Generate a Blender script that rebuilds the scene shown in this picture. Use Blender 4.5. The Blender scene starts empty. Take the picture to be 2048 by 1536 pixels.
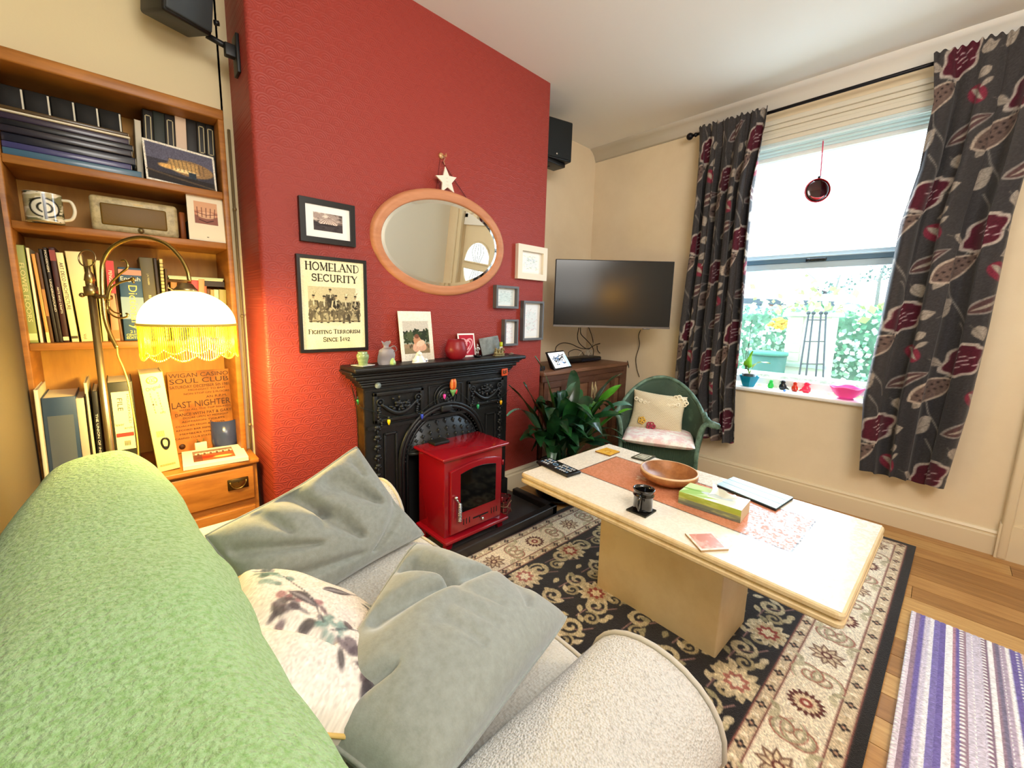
import bpy, bmesh, math, random
import numpy as np
from mathutils import Vector, Matrix
random.seed(7); RNG = np.random.default_rng(5)
COL = bpy.context.scene.collection
R = math.radians
# ------------------------------------------------------------------ camera model
H = 1.3
YAW, PITCH, ROLL, FPX, CX, CY = R(43.1357), R(8.487), R(1.3092), 821.264, 1002.36, 745.58
FW = Vector((math.sin(YAW)*math.cos(PITCH), math.cos(YAW)*math.cos(PITCH), -math.sin(PITCH)))
_r = Vector((math.cos(YAW), -math.sin(YAW), 0)); _u = _r.cross(FW)
RT = _r*math.cos(ROLL)+_u*math.sin(ROLL); UP = -_r*math.sin(ROLL)+_u*math.cos(ROLL)
def at(u, v, x=None, y=None, z=None, d=None):
    """measured photo point -> world point on a known plane"""
    r = FW+RT*((u-CX)/FPX)-UP*((v-CY)/FPX); o = Vector((0, 0, H))
    t = d if d is not None else (x/r.x if x is not None else (y/r.y if y is not None else (z-H)/r.z))
    return o+r*t
def pxr(w, p): return w/2*((Vector(p)-Vector((0, 0, H))).dot(FW))/FPX   # half width in metres of something w px wide at p
cam = bpy.data.cameras.new('camera'); co = bpy.data.objects.new('camera', cam); COL.objects.link(co)
co.matrix_world = Matrix(((RT.x, UP.x, -FW.x, 0), (RT.y, UP.y, -FW.y, 0), (RT.z, UP.z, -FW.z, H), (0, 0, 0, 1)))
cam.sensor_width = 36; cam.lens = FPX/2048*36; cam.clip_start = .02
cam.shift_x = (1024-CX)/2048; cam.shift_y = (CY-768)/2048
bpy.context.scene.camera = co
# ------------------------------------------------------------------ materials
def lin(c):
    if isinstance(c, str):
        c = tuple(int(c[i:i+2], 16)/255 for i in (0, 2, 4))
    return tuple(x/12.92 if x <= .04045 else ((x+.055)/1.055)**2.4 for x in c[:3])
MC = {}
def mat(name, col='808080', rough=.5, metal=0, spec=.5, bump=None, var=None, emit=None, trans=0, coat=0, sheen=0, ior=1.45, attr=False, alpha=1, wave=None, sss=0):
    if name in MC: return MC[name]
    m = bpy.data.materials.new(name); m.use_nodes = True; nt = m.node_tree; b = nt.nodes['Principled BSDF']; L = nt.links.new
    b.inputs['Base Color'].default_value = (*lin(col), 1); b.inputs['Roughness'].default_value = rough
    b.inputs['Metallic'].default_value = metal; b.inputs['Specular IOR Level'].default_value = spec
    b.inputs['Transmission Weight'].default_value = trans; b.inputs['Coat Weight'].default_value = coat; b.inputs['Coat Roughness'].default_value = .08
    b.inputs['Sheen Weight'].default_value = sheen; b.inputs['IOR'].default_value = ior; b.inputs['Alpha'].default_value = alpha
    if sss: b.inputs['Subsurface Weight'].default_value = sss
    if emit: b.inputs['Emission Color'].default_value = (*lin(emit[0]), 1); b.inputs['Emission Strength'].default_value = emit[1]
    tc = None
    def coord():
        nonlocal tc
        if tc is None: tc = nt.nodes.new('ShaderNodeTexCoord')
        return tc.outputs['Object']
    src = None
    if attr:
        a = nt.nodes.new('ShaderNodeAttribute'); a.attribute_name = 'Col'; src = a.outputs['Color']; L(src, b.inputs['Base Color'])
    if var:   # (colour2, scale, stretch xyz, contrast)
        c2, sc, st, lo, hi = var
        mp = nt.nodes.new('ShaderNodeMapping'); mp.inputs['Scale'].default_value = st; L(coord(), mp.inputs[0])
        n = nt.nodes.new('ShaderNodeTexNoise'); n.inputs['Scale'].default_value = sc; n.inputs['Detail'].default_value = 6; n.inputs['Roughness'].default_value = .65; L(mp.outputs[0], n.inputs[0])
        rp = nt.nodes.new('ShaderNodeMapRange'); rp.inputs[1].default_value = lo; rp.inputs[2].default_value = hi; L(n.outputs[0], rp.inputs[0])
        mx = nt.nodes.new('ShaderNodeMix'); mx.data_type = 'RGBA'; L(rp.outputs[0], mx.inputs[0])
        if src is not None: L(src, mx.inputs[6])
        else: mx.inputs[6].default_value = (*lin(col), 1)
        mx.inputs[7].default_value = (*lin(c2), 1); L(mx.outputs[2], b.inputs['Base Color'])
    if bump:  # (scale, strength, distance[, kind])
        bp = nt.nodes.new('ShaderNodeBump'); bp.inputs['Strength'].default_value = bump[1]; bp.inputs['Distance'].default_value = bump[2]
        if len(bump) > 3 and bump[3] == 'voronoi':
            n = nt.nodes.new('ShaderNodeTexVoronoi'); n.inputs['Scale'].default_value = bump[0]; L(coord(), n.inputs[0]); L(n.outputs[0], bp.inputs['Height'])
        elif len(bump) > 3 and bump[3] == 'wave':
            n = nt.nodes.new('ShaderNodeTexWave'); n.inputs['Scale'].default_value = bump[0]; n.bands_direction = bump[4]; L(coord(), n.inputs[0]); L(n.outputs[1], bp.inputs['Height'])
        else:
            n = nt.nodes.new('ShaderNodeTexNoise'); n.inputs['Scale'].default_value = bump[0]; n.inputs['Detail'].default_value = 4; L(coord(), n.inputs[0]); L(n.outputs[0], bp.inputs['Height'])
        L(bp.outputs[0], b.inputs['Normal'])
    MC[name] = m; return m
def glassy(name, col, rough=.03, alpha=.5):
    """thin coloured glass: tinted transparency plus gloss (keeps light coming through)"""
    if name in MC: return MC[name]
    m = bpy.data.materials.new(name); m.use_nodes = True; nt = m.node_tree; nt.nodes.clear(); L = nt.links.new
    o = nt.nodes.new('ShaderNodeOutputMaterial'); t = nt.nodes.new('ShaderNodeBsdfTransparent'); g = nt.nodes.new('ShaderNodeBsdfPrincipled'); mx = nt.nodes.new('ShaderNodeMixShader')
    t.inputs[0].default_value = (*lin(col), 1); g.inputs['Base Color'].default_value = (*lin(col), 1); g.inputs['Roughness'].default_value = rough
    mx.inputs[0].default_value = alpha; L(t.outputs[0], mx.inputs[1]); L(g.outputs[0], mx.inputs[2]); L(mx.outputs[0], o.inputs[0]); MC[name] = m; return m
# ------------------------------------------------------------------ mesh builder
def rot(ax, ang): return Matrix.Rotation(R(ang), 4, ax)
def tr(*a): return Matrix.Translation(Vector(a[0]) if len(a) == 1 else Vector(a))
def frame(o, ex, ey):
    ex = Vector(ex).normalized(); ez = ex.cross(Vector(ey)).normalized(); ey = ez.cross(ex)
    return Matrix(((ex.x, ey.x, ez.x, o[0]), (ex.y, ey.y, ez.y, o[1]), (ex.z, ey.z, ez.z, o[2]), (0, 0, 0, 1)))
FONTC = {}
def text_geo(s):
    if s not in FONTC:
        cu = bpy.data.curves.new('t', 'FONT'); cu.body = s; cu.size = 1; cu.resolution_u = 3; ob = bpy.data.objects.new('t', cu); COL.objects.link(ob)
        dg = bpy.context.evaluated_depsgraph_get(); me = bpy.data.meshes.new_from_object(ob.evaluated_get(dg))
        v = [tuple(p.co) for p in me.vertices]; f = [tuple(p.vertices) for p in me.polygons]
        bpy.data.objects.remove(ob); bpy.data.meshes.remove(me); bpy.data.curves.remove(cu)
        xs = [p[0] for p in v] or [0]; ys = [p[1] for p in v] or [0]
        FONTC[s] = (v, f, min(xs), max(xs), min(ys), max(ys))
    return FONTC[s]
class MB:
    def __init__(s, M=None): s.v = []; s.f = []; s.m = []; s.s = []; s.M = M
    def add(s, vs, fs, m=0, sm=False, M=None):
        n = len(s.v)
        for p in vs:
            p = Vector(p)
            if M is not None: p = M @ p
            if s.M is not None: p = s.M @ p
            s.v.append(tuple(p))
        for f in fs: s.f.append(tuple(i+n for i in f)); s.m.append(m); s.s.append(sm)
        return s
    def box(s, x0, x1, y0, y1, z0, z1, m=0, M=None, top=None):
        a = [(x0, y0), (x1, y0), (x1, y1), (x0, y1)]
        b = a if top is None else [(x+(x0+x1-2*x)/2*top, y+(y0+y1-2*y)/2*top) for x, y in a]
        return s.add([(x, y, z0) for x, y in a]+[(x, y, z1) for x, y in b], [(3, 2, 1, 0), (4, 5, 6, 7), (0, 1, 5, 4), (1, 2, 6, 5), (2, 3, 7, 6), (3, 0, 4, 7)], m, False, M)
    def rbox(s, x0, x1, y0, y1, z0, z1, r=.01, seg=3, m=0, M=None, sm=True):
        bm = bmesh.new(); bmesh.ops.create_cube(bm, size=1)
        for v in bm.verts: v.co = Vector(((x0+x1)/2+v.co.x*(x1-x0), (y0+y1)/2+v.co.y*(y1-y0), (z0+z1)/2+v.co.z*(z1-z0)))
        bmesh.ops.bevel(bm, geom=bm.edges[:], offset=min(r, .49*min(x1-x0, y1-y0, z1-z0)), segments=seg, affect='EDGES', profile=.5)
        bm.verts.index_update(); s.add([v.co[:] for v in bm.verts], [[v.index for v in f.verts] for f in bm.faces], m, sm, M); bm.free(); return s
    def tube(s, pts, r=.01, n=8, m=0, closed=False, M=None, flat=1):
        P = [Vector(p) for p in pts]; N = len(P); rr = r if isinstance(r, (list, tuple)) else [r]*N
        vs = []; nrm = None
        for i, p in enumerate(P):
            a = P[(i-1) % N] if (closed or i) else P[0]; b = P[(i+1) % N] if (closed or i < N-1) else P[-1]
            t = (b-a).normalized() if (b-a).length > 1e-9 else Vector((0, 0, 1))
            if nrm is None: nrm = t.orthogonal().normalized()
            else:
                nrm = (nrm-t*nrm.dot(t)); nrm = nrm.normalized() if nrm.length > 1e-6 else t.orthogonal().normalized()
            bn = t.cross(nrm)
            for k in range(n):
                q = 2*math.pi*k/n; vs.append(tuple(p+(nrm*math.cos(q)+bn*math.sin(q)*flat)*rr[i]))
        fs = [(i*n+k, i*n+(k+1) % n, ((i+1) % N)*n+(k+1) % n, ((i+1) % N)*n+k) for i in range(N if closed else N-1) for k in range(n)]
        if not closed: fs += [tuple(range(n))[::-1], tuple((N-1)*n+k for k in range(n))]
        return s.add(vs, fs, m, True, M)
    def lathe(s, prof, o=(0, 0, 0), n=24, m=0, M=None, sx=1, sy=1, sm=True, ph=0, cap=True):
        vs = []; fs = []
        for r, z in prof:
            for k in range(n):
                q = 2*math.pi*k/n+ph; vs.append((o[0]+r*math.cos(q)*sx, o[1]+r*math.sin(q)*sy, o[2]+z))
        K = len(prof)
        for i in range(K-1):
            for k in range(n): fs.append((i*n+k, i*n+(k+1) % n, (i+1)*n+(k+1) % n, (i+1)*n+k))
        if cap and prof[0][0] > 1e-5: fs.append(tuple(range(n))[::-1])
        if cap and prof[-1][0] > 1e-5: fs.append(tuple((K-1)*n+k for k in range(n)))
        return s.add(vs, fs, m, sm, M)
    def ball(s, o, r, m=0, n=14, M=None):
        rx, ry, rz = (r, r, r) if not isinstance(r, (list, tuple)) else r
        k = max(5, n//2); return s.lathe([(math.sin(math.pi*i/k) if 0 < i < k else 0, -math.cos(math.pi*i/k)*rz) for i in range(k+1)], o, n, m, M, rx, ry)
    def prism(s, poly, h0, h1, m=0, M=None, sm=False):
        n = len(poly); vs = [(x, y, h0) for x, y in poly]+[(x, y, h1) for x, y in poly]
        return s.add(vs, [tuple(range(n))[::-1], tuple(range(n, 2*n))]+[(i, (i+1) % n, (i+1) % n+n, i+n) for i in range(n)], m, sm, M)
    def sweep(s, prof, path, m=0, closed=False, sm=False):
        """prof: (out, z) offsets; path: list of (x,y) corner points with mitres"""
        P = [Vector((p[0], p[1])) for p in path]; N = len(P); K = len(prof); vs = []
        for i, p in enumerate(P):
            d0 = (p-P[i-1]).normalized() if (i or closed) else (P[1]-p).normalized(); d1 = (P[(i+1) % N]-p).normalized() if (i < N-1 or closed) else d0
            n0 = Vector((d0.y, -d0.x)); n1 = Vector((d1.y, -d1.x)); b = (n0+n1).normalized(); k = 1/max(.3, b.dot(n0))
            for o, z in prof: q = p+b*o*k; vs.append((q.x, q.y, z))
        fs = [(i*K+j, ((i+1) % N)*K+j, ((i+1) % N)*K+(j+1) % K, i*K+(j+1) % K) for i in range(N if closed else N-1) for j in range(K)]
        if not closed: fs += [tuple(range(K)), tuple((N-1)*K+j for j in range(K))[::-1]]
        return s.add(vs, fs, m, sm)
    def grid(s, F, nu, nv, m=0, sm=True, M=None, wrap=False):
        vs = [F(i/(nu-1 if not wrap else nu), j/(nv-1)) for j in range(nv) for i in range(nu)]
        fs = [(j*nu+i, j*nu+(i+1) % nu, (j+1)*nu+(i+1) % nu, (j+1)*nu+i) for j in range(nv-1) for i in range(nu if wrap else nu-1)]
        return s.add(vs, fs, m, sm, M)
    def text(s, t, M, w=None, h=None, m=0, al='C'):
        v, f, x0, x1, y0, y1 = text_geo(t); sy = (h/(y1-y0)) if h else None; sx = (w/(x1-x0)) if w else sy; sy = sy or sx
        ox = {'C': (x0+x1)/2, 'L': x0, 'R': x1}[al]
        return s.add([((p[0]-ox)*sx, (p[1]-(y0+y1)/2)*sy, 0) for p in v], f, m, False, M)
    def build(s, name, mats, parent=None, org=None, sub=0, bev=0, solid=0, fixn=False):
        mats = mats if isinstance(mats, (list, tuple)) else [mats]
        if org is None:
            if parent is not None: org = (0, 0, 0)
            else:
                a = np.array(s.v); org = ((a[:, 0].min()+a[:, 0].max())/2, (a[:, 1].min()+a[:, 1].max())/2, a[:, 2].min())
        off = Vector(org)
        if parent is not None:
            p = parent
            while p is not None: off = off+Vector(p.location); p = p.parent
        me = bpy.data.meshes.new(name); me.from_pydata([tuple(Vector(p)-off) for p in s.v], [], s.f)
        for q in mats: me.materials.append(q)
        me.polygons.foreach_set('material_index', s.m); me.polygons.foreach_set('use_smooth', s.s); me.update()
        if fixn:
            bm = bmesh.new(); bm.from_mesh(me); bmesh.ops.recalc_face_normals(bm, faces=bm.faces[:]); bm.to_mesh(me); bm.free()
        o = bpy.data.objects.new(name, me); COL.objects.link(o)
        if parent is not None: o.parent = parent
        else: o.location = org
        if bev:
            b = o.modifiers.new('bevel', 'BEVEL'); b.width = bev; b.segments = 2; b.limit_method = 'ANGLE'; b.harden_normals = False
        if solid: b = o.modifiers.new('solid', 'SOLIDIFY'); b.thickness = solid; b.offset = 0
        if sub: b = o.modifiers.new('sub', 'SUBSURF'); b.levels = sub; b.render_levels = sub
        return o
def tag(o, label=None, cat=None, group=None, kind=None):
    if label: o['label'] = label
    if cat: o['category'] = cat
    if group: o['group'] = group
    if kind: o['kind'] = kind
    return o
def thing(name, loc, label, cat, group=None):
    o = bpy.data.objects.new(name, None); COL.objects.link(o); o.location = loc; o.empty_display_size = .05
    return tag(o, label, cat, group)
def struct(mb, name, m, **k): return tag(mb.build(name, m, org=(0, 0, 0), **k), kind='structure')
def copy_tree(o, parent=None):
    c = o.copy(); COL.objects.link(c)
    if parent is not None: c.parent = parent
    for ch in list(o.children): copy_tree(ch, c)
    return c
# ------------------------------------------------------------------ painted grids (pattern = vertex colours of one mesh)
class Cv:
    def __init__(s, W, Hh, px, bg):
        s.W, s.H, s.k = W, Hh, px; s.w = int(W*px)+1; s.h = int(Hh*px)+1
        s.a = np.zeros((s.h, s.w, 3)); s.a[:] = s.c(bg)
    def c(s, c):
        if isinstance(c, str): c = [int(c[i:i+2], 16)/255 for i in (0, 2, 4)]
        return np.array(c)
    def reg(s, x0, x1, y0, y1):
        i0 = max(0, int(x0*s.k)-1); i1 = min(s.w, int(x1*s.k)+3); j0 = max(0, int(y0*s.k)-1); j1 = min(s.h, int(y1*s.k)+3)
        if i0 >= i1 or j0 >= j1: return None
        X, Y = np.meshgrid(np.arange(i0, i1)/s.k, np.arange(j0, j1)/s.k); return (slice(j0, j1), slice(i0, i1)), X, Y
    def put(s, sl, al, col):
        al = np.clip(al, 0, 1)[..., None]; s.a[sl] = s.a[sl]*(1-al)+s.c(col)*al
    def ell(s, cx, cy, rx, ry, col, rot=0, al=1, soft=1):
        q = max(rx, ry); g = s.reg(cx-q, cx+q, cy-q, cy+q)
        if not g: return
        sl, X, Y = g; c, n = math.cos(rot), math.sin(rot); u = (X-cx)*c+(Y-cy)*n; v = -(X-cx)*n+(Y-cy)*c
        d = (1-np.sqrt((u/rx)**2+(v/ry)**2))*min(rx, ry)*s.k/soft+.5; s.put(sl, np.clip(d, 0, 1)*al, col)
    def flower(s, cx, cy, r, n, amp, col, rot=0, sq=1, al=1):
        q = r*(1+amp); g = s.reg(cx-q, cx+q, cy-q, cy+q)
        if not g: return
        sl, X, Y = g; c, nn = math.cos(rot), math.sin(rot); u = (X-cx)*c+(Y-cy)*nn; v = (-(X-cx)*nn+(Y-cy)*c)/sq
        th = np.arctan2(v, u); rr = r*(1+amp*np.cos(n*th)); s.put(sl, np.clip((rr-np.hypot(u, v))*s.k+.5, 0, 1)*al, col)
    def leaf(s, x0, y0, x1, y1, w, col, al=1):
        L = math.hypot(x1-x0, y1-y0)
        g = s.reg(min(x0, x1)-w, max(x0, x1)+w, min(y0, y1)-w, max(y0, y1)+w)
        if not g or L < 1e-6: return
        sl, X, Y = g; ux, uy = (x1-x0)/L, (y1-y0)/L; t = ((X-x0)*ux+(Y-y0)*uy)/L; v = -(X-x0)*uy+(Y-y0)*ux
        ww = w*np.sin(np.pi*np.clip(t, 0, 1)**.8); s.put(sl, np.clip((ww-np.abs(v))*s.k+.5, 0, 1)*(t > 0)*(t < 1)*al, col)
    def line(s, pts, w, col, al=1):
        for (x0, y0), (x1, y1) in zip(pts, pts[1:]):
            g = s.reg(min(x0, x1)-w, max(x0, x1)+w, min(y0, y1)-w, max(y0, y1)+w)
            if not g: continue
            sl, X, Y = g; dx, dy = x1-x0, y1-y0; L2 = dx*dx+dy*dy+1e-12; t = np.clip(((X-x0)*dx+(Y-y0)*dy)/L2, 0, 1)
            s.put(sl, np.clip((w/2-np.hypot(X-x0-t*dx, Y-y0-t*dy))*s.k+.5, 0, 1)*al, col)
    def rect(s, x0, x1, y0, y1, col, al=1):
        g = s.reg(x0, x1, y0, y1)
        if g: sl, X, Y = g; s.put(sl, (X >= x0)*(X <= x1)*(Y >= y0)*(Y <= y1)*al, col)
    def noise(s, amt, cell=1):
        h, w = s.h//cell+2, s.w//cell+2; n = np.kron(RNG.normal(0, amt, (h, w)), np.ones((cell, cell)))[:s.h, :s.w]; s.a = np.clip(s.a*(1+n[..., None]), 0, 1)
    def cloud(s, col, thr=.5, scale=8, al=1, seed=0, soft=.2):
        """smooth value-noise blotches"""
        rg = np.random.default_rng(seed); acc = np.zeros((s.h, s.w)); tot = 0
        for o in range(4):
            n = scale*2**o; g = rg.random((n+2, n+2)); yy = np.linspace(0, n, s.h); xx = np.linspace(0, n*min(1, s.w/s.h) if s.w < s.h else n, s.w)
            j = yy.astype(int); i = xx.astype(int); fy = (yy-j)[:, None]; fx = (xx-i)[None]; fy = fy*fy*(3-2*fy); fx = fx*fx*(3-2*fx)
            a = g[np.ix_(j, i)]*(1-fx)+g[np.ix_(j, i+1)]*fx; b = g[np.ix_(j+1, i)]*(1-fx)+g[np.ix_(j+1, i+1)]*fx
            acc += (a*(1-fy)+b*fy)/2**o; tot += 1/2**o
        acc /= tot; s.put((slice(None), slice(None)), np.clip((acc-thr)/soft, 0, 1)*al, col)
def painted(cv, F, name, m, parent=None, solid=0, org=None):
    """F(S,T)->(x,y,z) arrays, S,T in 0..1 (T down the canvas)"""
    T, S = np.meshgrid(np.linspace(0, 1, cv.h), np.linspace(0, 1, cv.w), indexing='ij')
    P = np.stack(F(S, T), -1).reshape(-1, 3).astype(np.float64)
    w, h = cv.w, cv.h; i = np.arange(w-1)[None]+np.arange(h-1)[:, None]*w
    f = np.stack([i+w, i+w+1, i+1, i], -1).reshape(-1, 4)
    if org is None: org = (0, 0, 0) if parent is not None else (P[:, 0].mean(), P[:, 1].mean(), P[:, 2].min())
    off = np.array(org, float); p = parent
    while p is not None: off = off+np.array(p.location); p = p.parent
    me = bpy.data.meshes.new(name); me.vertices.add(len(P)); me.vertices.foreach_set('co', (P-off).ravel())
    me.loops.add(f.size); me.loops.foreach_set('vertex_index', f.ravel()); me.polygons.add(len(f)); me.polygons.foreach_set('loop_start', np.arange(0, f.size, 4))
    me.polygons.foreach_set('use_smooth', np.ones(len(f), bool)); me.materials.append(m); me.update(calc_edges=True)
    a = me.color_attributes.new('Col', 'FLOAT_COLOR', 'POINT'); c = cv.a.reshape(-1, 3); c = np.where(c <= .04045, c/12.92, ((c+.055)/1.055)**2.4)
    a.data.foreach_set('color', np.concatenate([c, np.ones((len(c), 1))], 1).ravel()); me.validate()
    o = bpy.data.objects.new(name, me); COL.objects.link(o)
    if parent is not None: o.parent = parent
    else: o.location = org
    if solid: b = o.modifiers.new('solid', 'SOLIDIFY'); b.thickness = solid; b.offset = -1
    return o
def quad(o, ex, ey):
    """flat canvas map: o = top-left corner, ex along width, ey down"""
    return lambda S, T: tuple(o[k]+ex[k]*S+ey[k]*T for k in range(3))
def bez(p0, p1, p2, p3, n=12):
    p0, p1, p2, p3 = map(Vector, (p0, p1, p2, p3))
    return [p0*(1-t)**3+p1*3*t*(1-t)**2+p2*3*t*t*(1-t)+p3*t**3 for t in (i/n for i in range(n+1))]
def spline(pts, n=6):
    P = [Vector(p) for p in pts]; P = [P[0]*2-P[1]]+P+[P[-1]*2-P[-2]]; out = []
    for i in range(1, len(P)-2):
        a, b, c, d = P[i-1:i+3]
        for k in range(n):
            t = k/n; out.append(.5*((2*b)+(c-a)*t+(2*a-5*b+4*c-d)*t*t+(3*b-a-3*c+d)*t**3))
    return out+[P[-2]]
PAPER = mat('painted_paper', rough=.6, attr=True, spec=.3)
GLOSSP = mat('painted_gloss', rough=.25, attr=True)
# ------------------------------------------------------------------ room constants
D = 2.035      # red chimney breast plane y
B = 2.503      # alcove back y
W = 3.539      # window wall x
CZ = 2.846     # ceiling
BX0, BX1 = .475, 2.317
LW = -.262     # left wall x
LY = 2.37      # wall plane round the bookcase
# ================================================================== the room
cream = mat('cream_wall', 'ead9bb', rough=.75, bump=(90, .06, .002), var=('dfccac', 2.2, (1, 1, 1), .3, .8))
cream2 = mat('cream_wall_left', 'dccda6', rough=.8, bump=(140, .12, .002))
olive = mat('olive_wall', '504532', rough=.85)
ceilm = mat('ceiling_white', 'eeece6', rough=.8, bump=(3, .12, .03))
paint = mat('cream_gloss_paint', 'e2d2b2', rough=.35)
white = mat('white_gloss_paint', 'eceae6', rough=.3)
def red_wallpaper():
    m = mat('red_embossed_wallpaper', '97382f', rough=.5, spec=.35); nt = m.node_tree; L = nt.links.new; b = nt.nodes['Principled BSDF']
    tc = nt.nodes.new('ShaderNodeTexCoord'); sp = nt.nodes.new('ShaderNodeSeparateXYZ'); L(tc.outputs['Object'], sp.inputs[0])
    def mt(op, a, c=None):
        n = nt.nodes.new('ShaderNodeMath'); n.operation = op
        for i, q in ((0, a), (1, c)):
            if q is None: continue
            if isinstance(q, (int, float)): n.inputs[i].default_value = q
            else: L(q, n.inputs[i])
        return n.outputs[0]
    U = mt('MULTIPLY', sp.outputs[0], 1/.075); V = mt('MULTIPLY', sp.outputs[2], 1/.075)
    best = None
    for k in (2, 1, 0):   # rows of overlapping fans, nearest row wins
        off = .5*k; vv = mt('ADD', mt('MULTIPLY', V, 2), -k*1.0)
        row = mt('FLOOR', mt('MULTIPLY', V, 2)); 
        par = mt('MULTIPLY', mt('FRACT', mt('MULTIPLY', mt('SUBTRACT', row, k), .5)), 1.0)
        du = mt('SUBTRACT', mt('FRACT', mt('ADD', U, par)), .5)
        dv = mt('MULTIPLY', mt('ADD', mt('FRACT', mt('MULTIPLY', V, 2)), k), .5)
        dist = mt('SQRT', mt('ADD', mt('MULTIPLY', du, du), mt('MULTIPLY', dv, dv)))
        ins = mt('LESS_THAN', dist, .5); hgt = mt('SINE', mt('MULTIPLY', dist, 44))
        if best is None: best = hgt
        else:
            best = mt('ADD', mt('MULTIPLY', hgt, ins), mt('MULTIPLY', best, mt('SUBTRACT', 1, ins)))
    bp = nt.nodes.new('ShaderNodeBump'); bp.inputs['Strength'].default_value = .35; bp.inputs['Distance'].default_value = .0016; L(best, bp.inputs['Height']); L(bp.outputs[0], b.inputs['Normal'])
    return m
redw = red_wallpaper()
# pine boards along Y
fl = mat('pine_boards', 'c09258', rough=.38, var=('9a6a38', 5, (9, .9, 1), .35, .75)); nt = fl.node_tree
def plank_floor():
    b = MB(); x = -.6; k = 0
    while x < 3.56:
        y0 = -2.1; off = (k*.83) % 1.9
        y = y0-off
        while y < 2.5:
            a, c = max(y, y0), min(y+1.9, 2.52)
            if c-a > .01: b.box(x+.0012, min(x+.128, 3.56), a+.001, c-.001, -.02, 0, m=random.choice((0, 0, 1, 2)))
            y += 1.9
        x += .13; k += 1
    b.box(-.6, 3.56, -2.1, 2.52, -.05, -.012, m=3)
    return b
f1 = mat('pine_boards_pale', 'cda468', rough=.36, var=('a87a44', 6, (9, .9, 1), .35, .75)); f2 = mat('pine_boards_dark', 'ab7c46', rough=.4, var=('845a30', 5, (9, .8, 1), .35, .7)); dk = mat('dark_gap', '1d120a', rough=.9)
struct(plank_floor(), 'floor', [fl, f1, f2, dk])
struct(MB().box(-1.6, 3.85, -2.1, 2.8, CZ, CZ+.1), 'ceiling', ceilm)
# soft coving where the ceiling meets the window wall
cv = [(0, CZ-.10), (.012, CZ-.085), (.03, CZ-.05), (.06, CZ-.022), (.1, CZ-.004), (.1, CZ+.01), (0, CZ+.01)]
struct(MB().sweep(cv, [(W, 2.51), (W, -2.0)], sm=True), 'trim_1', ceilm)
struct(MB().box(BX1-.02, W+.02, B, B+.08, 0, CZ), 'wall_back', cream)
# chimney breast
bb = MB(); bb.rbox(BX0, BX1, D, B+.05, -.02, CZ+.05, r=.018, seg=3); struct(bb, 'wall_fireplace', redw)
# red cheek (darker in the lee) has the same paper; left alcove wall with opening for the fitted bookcase
lw = MB(); lw.box(.432, BX0+.02, LY, LY+.06, 0, CZ); lw.box(LW-.05, .44, LY, LY+.06, 2.165, CZ); lw.box(LW-.3, LW, LY, LY+.06, 0, CZ)
struct(lw, 'wall_bookcase', cream2)
struct(MB().box(LW-.06, LW, -1.75, LY+.05, 0, 2.0), 'wall_left', olive)
struct(MB().box(LW-.065, LW-.002, -1.75, LY+.02, 2.0, CZ), 'wall_left', cream2)
# pipe in the corner
pp = MB(); pp.tube([(.455, LY-.012, .3), (.457, LY-.012, 1.2), (.455, LY-.012, 2.1)], .006, 8)
for z in (.7, 1.25, 1.75): pp.ball((.456, LY-.016, z), .009)
tag(pp.build('heating_pipe', mat('painted_pipe', '7d6a4a', rough=.4)), 'thin painted pipe running up the corner between bookcase and red wall', 'pipe')
# ---- window wall with window and door openings
WY0, WY1, WZ0, WZ1 = .09, 1.22, .765, 2.53     # opening
DY0, DY1, DZ1 = -1.28, -.46, 2.62
T = .2; ww = MB()
for y0, y1, z0, z1 in ((WY1, B+.05, 0, CZ), (WY0, WY1, 0, WZ0-.026), (WY0, WY1, WZ1, CZ), (DY1, WY0, 0, CZ), (DY0, DY1, DZ1, CZ), (-2.1, DY0, 0, CZ)):
    ww.box(W, W+T, y0, y1, z0, z1)
struct(ww, 'wall_window', cream)
sk = [(0, 0), (.022, 0), (.022, .108), (.016, .114), (.016, .122), (.02, .128), (.012, .142), (0, .145)]
struct(MB().sweep(sk, [(W, B-.02), (W, -.36)]), 'baseboard_window', paint)
struct(MB().sweep([(o, z*1.1) for o, z in sk], [(1.93, D), (BX1, D), (BX1, D+.01)][:2]), 'baseboard_fireplace', paint)
# door surround: fluted architrave and the front door (seen in the mirror)
da = MB()
for y0, y1 in ((-.48, -.352), (-1.40, -1.27)):
    da.box(W-.03, W+.005, y0, y1, 0, DZ1+.1); da.rbox(W-.05, W-.02, y0+(.0 if y0 < -1 else .09), y0+.038+(.0 if y0 < -1 else .09), 0, DZ1+.1, r=.01)
da.box(W-.03, W+.005, -1.4, -.352, DZ1, DZ1+.12); da.box(W-.045, W-.0, -.49, -.345, 0, .2)
struct(da, 'trim_2', paint)
dr = MB(); dr.box(W+.06, W+.1, DY0, DY1, 0, 1.98)
dm = mat('door_frost_glass', 'eef4f6', rough=.35, emit=('e8f0f4', 1.0)); lead = mat('door_leading', '9aa0a2', rough=.4)  # glass glows by emission, standing in for daylight behind the door
door = tag(dr.build('door_1', paint, org=(0, 0, 0)), kind='structure')
yc = (DY0+DY1)/2
def half(sgn, z0, z1, r, n=16):
    return [(yc+r*math.cos(math.pi*i/n), (z0+(z1-z0)*math.sin(math.pi*i/n))) for i in range(n+1)]
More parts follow.
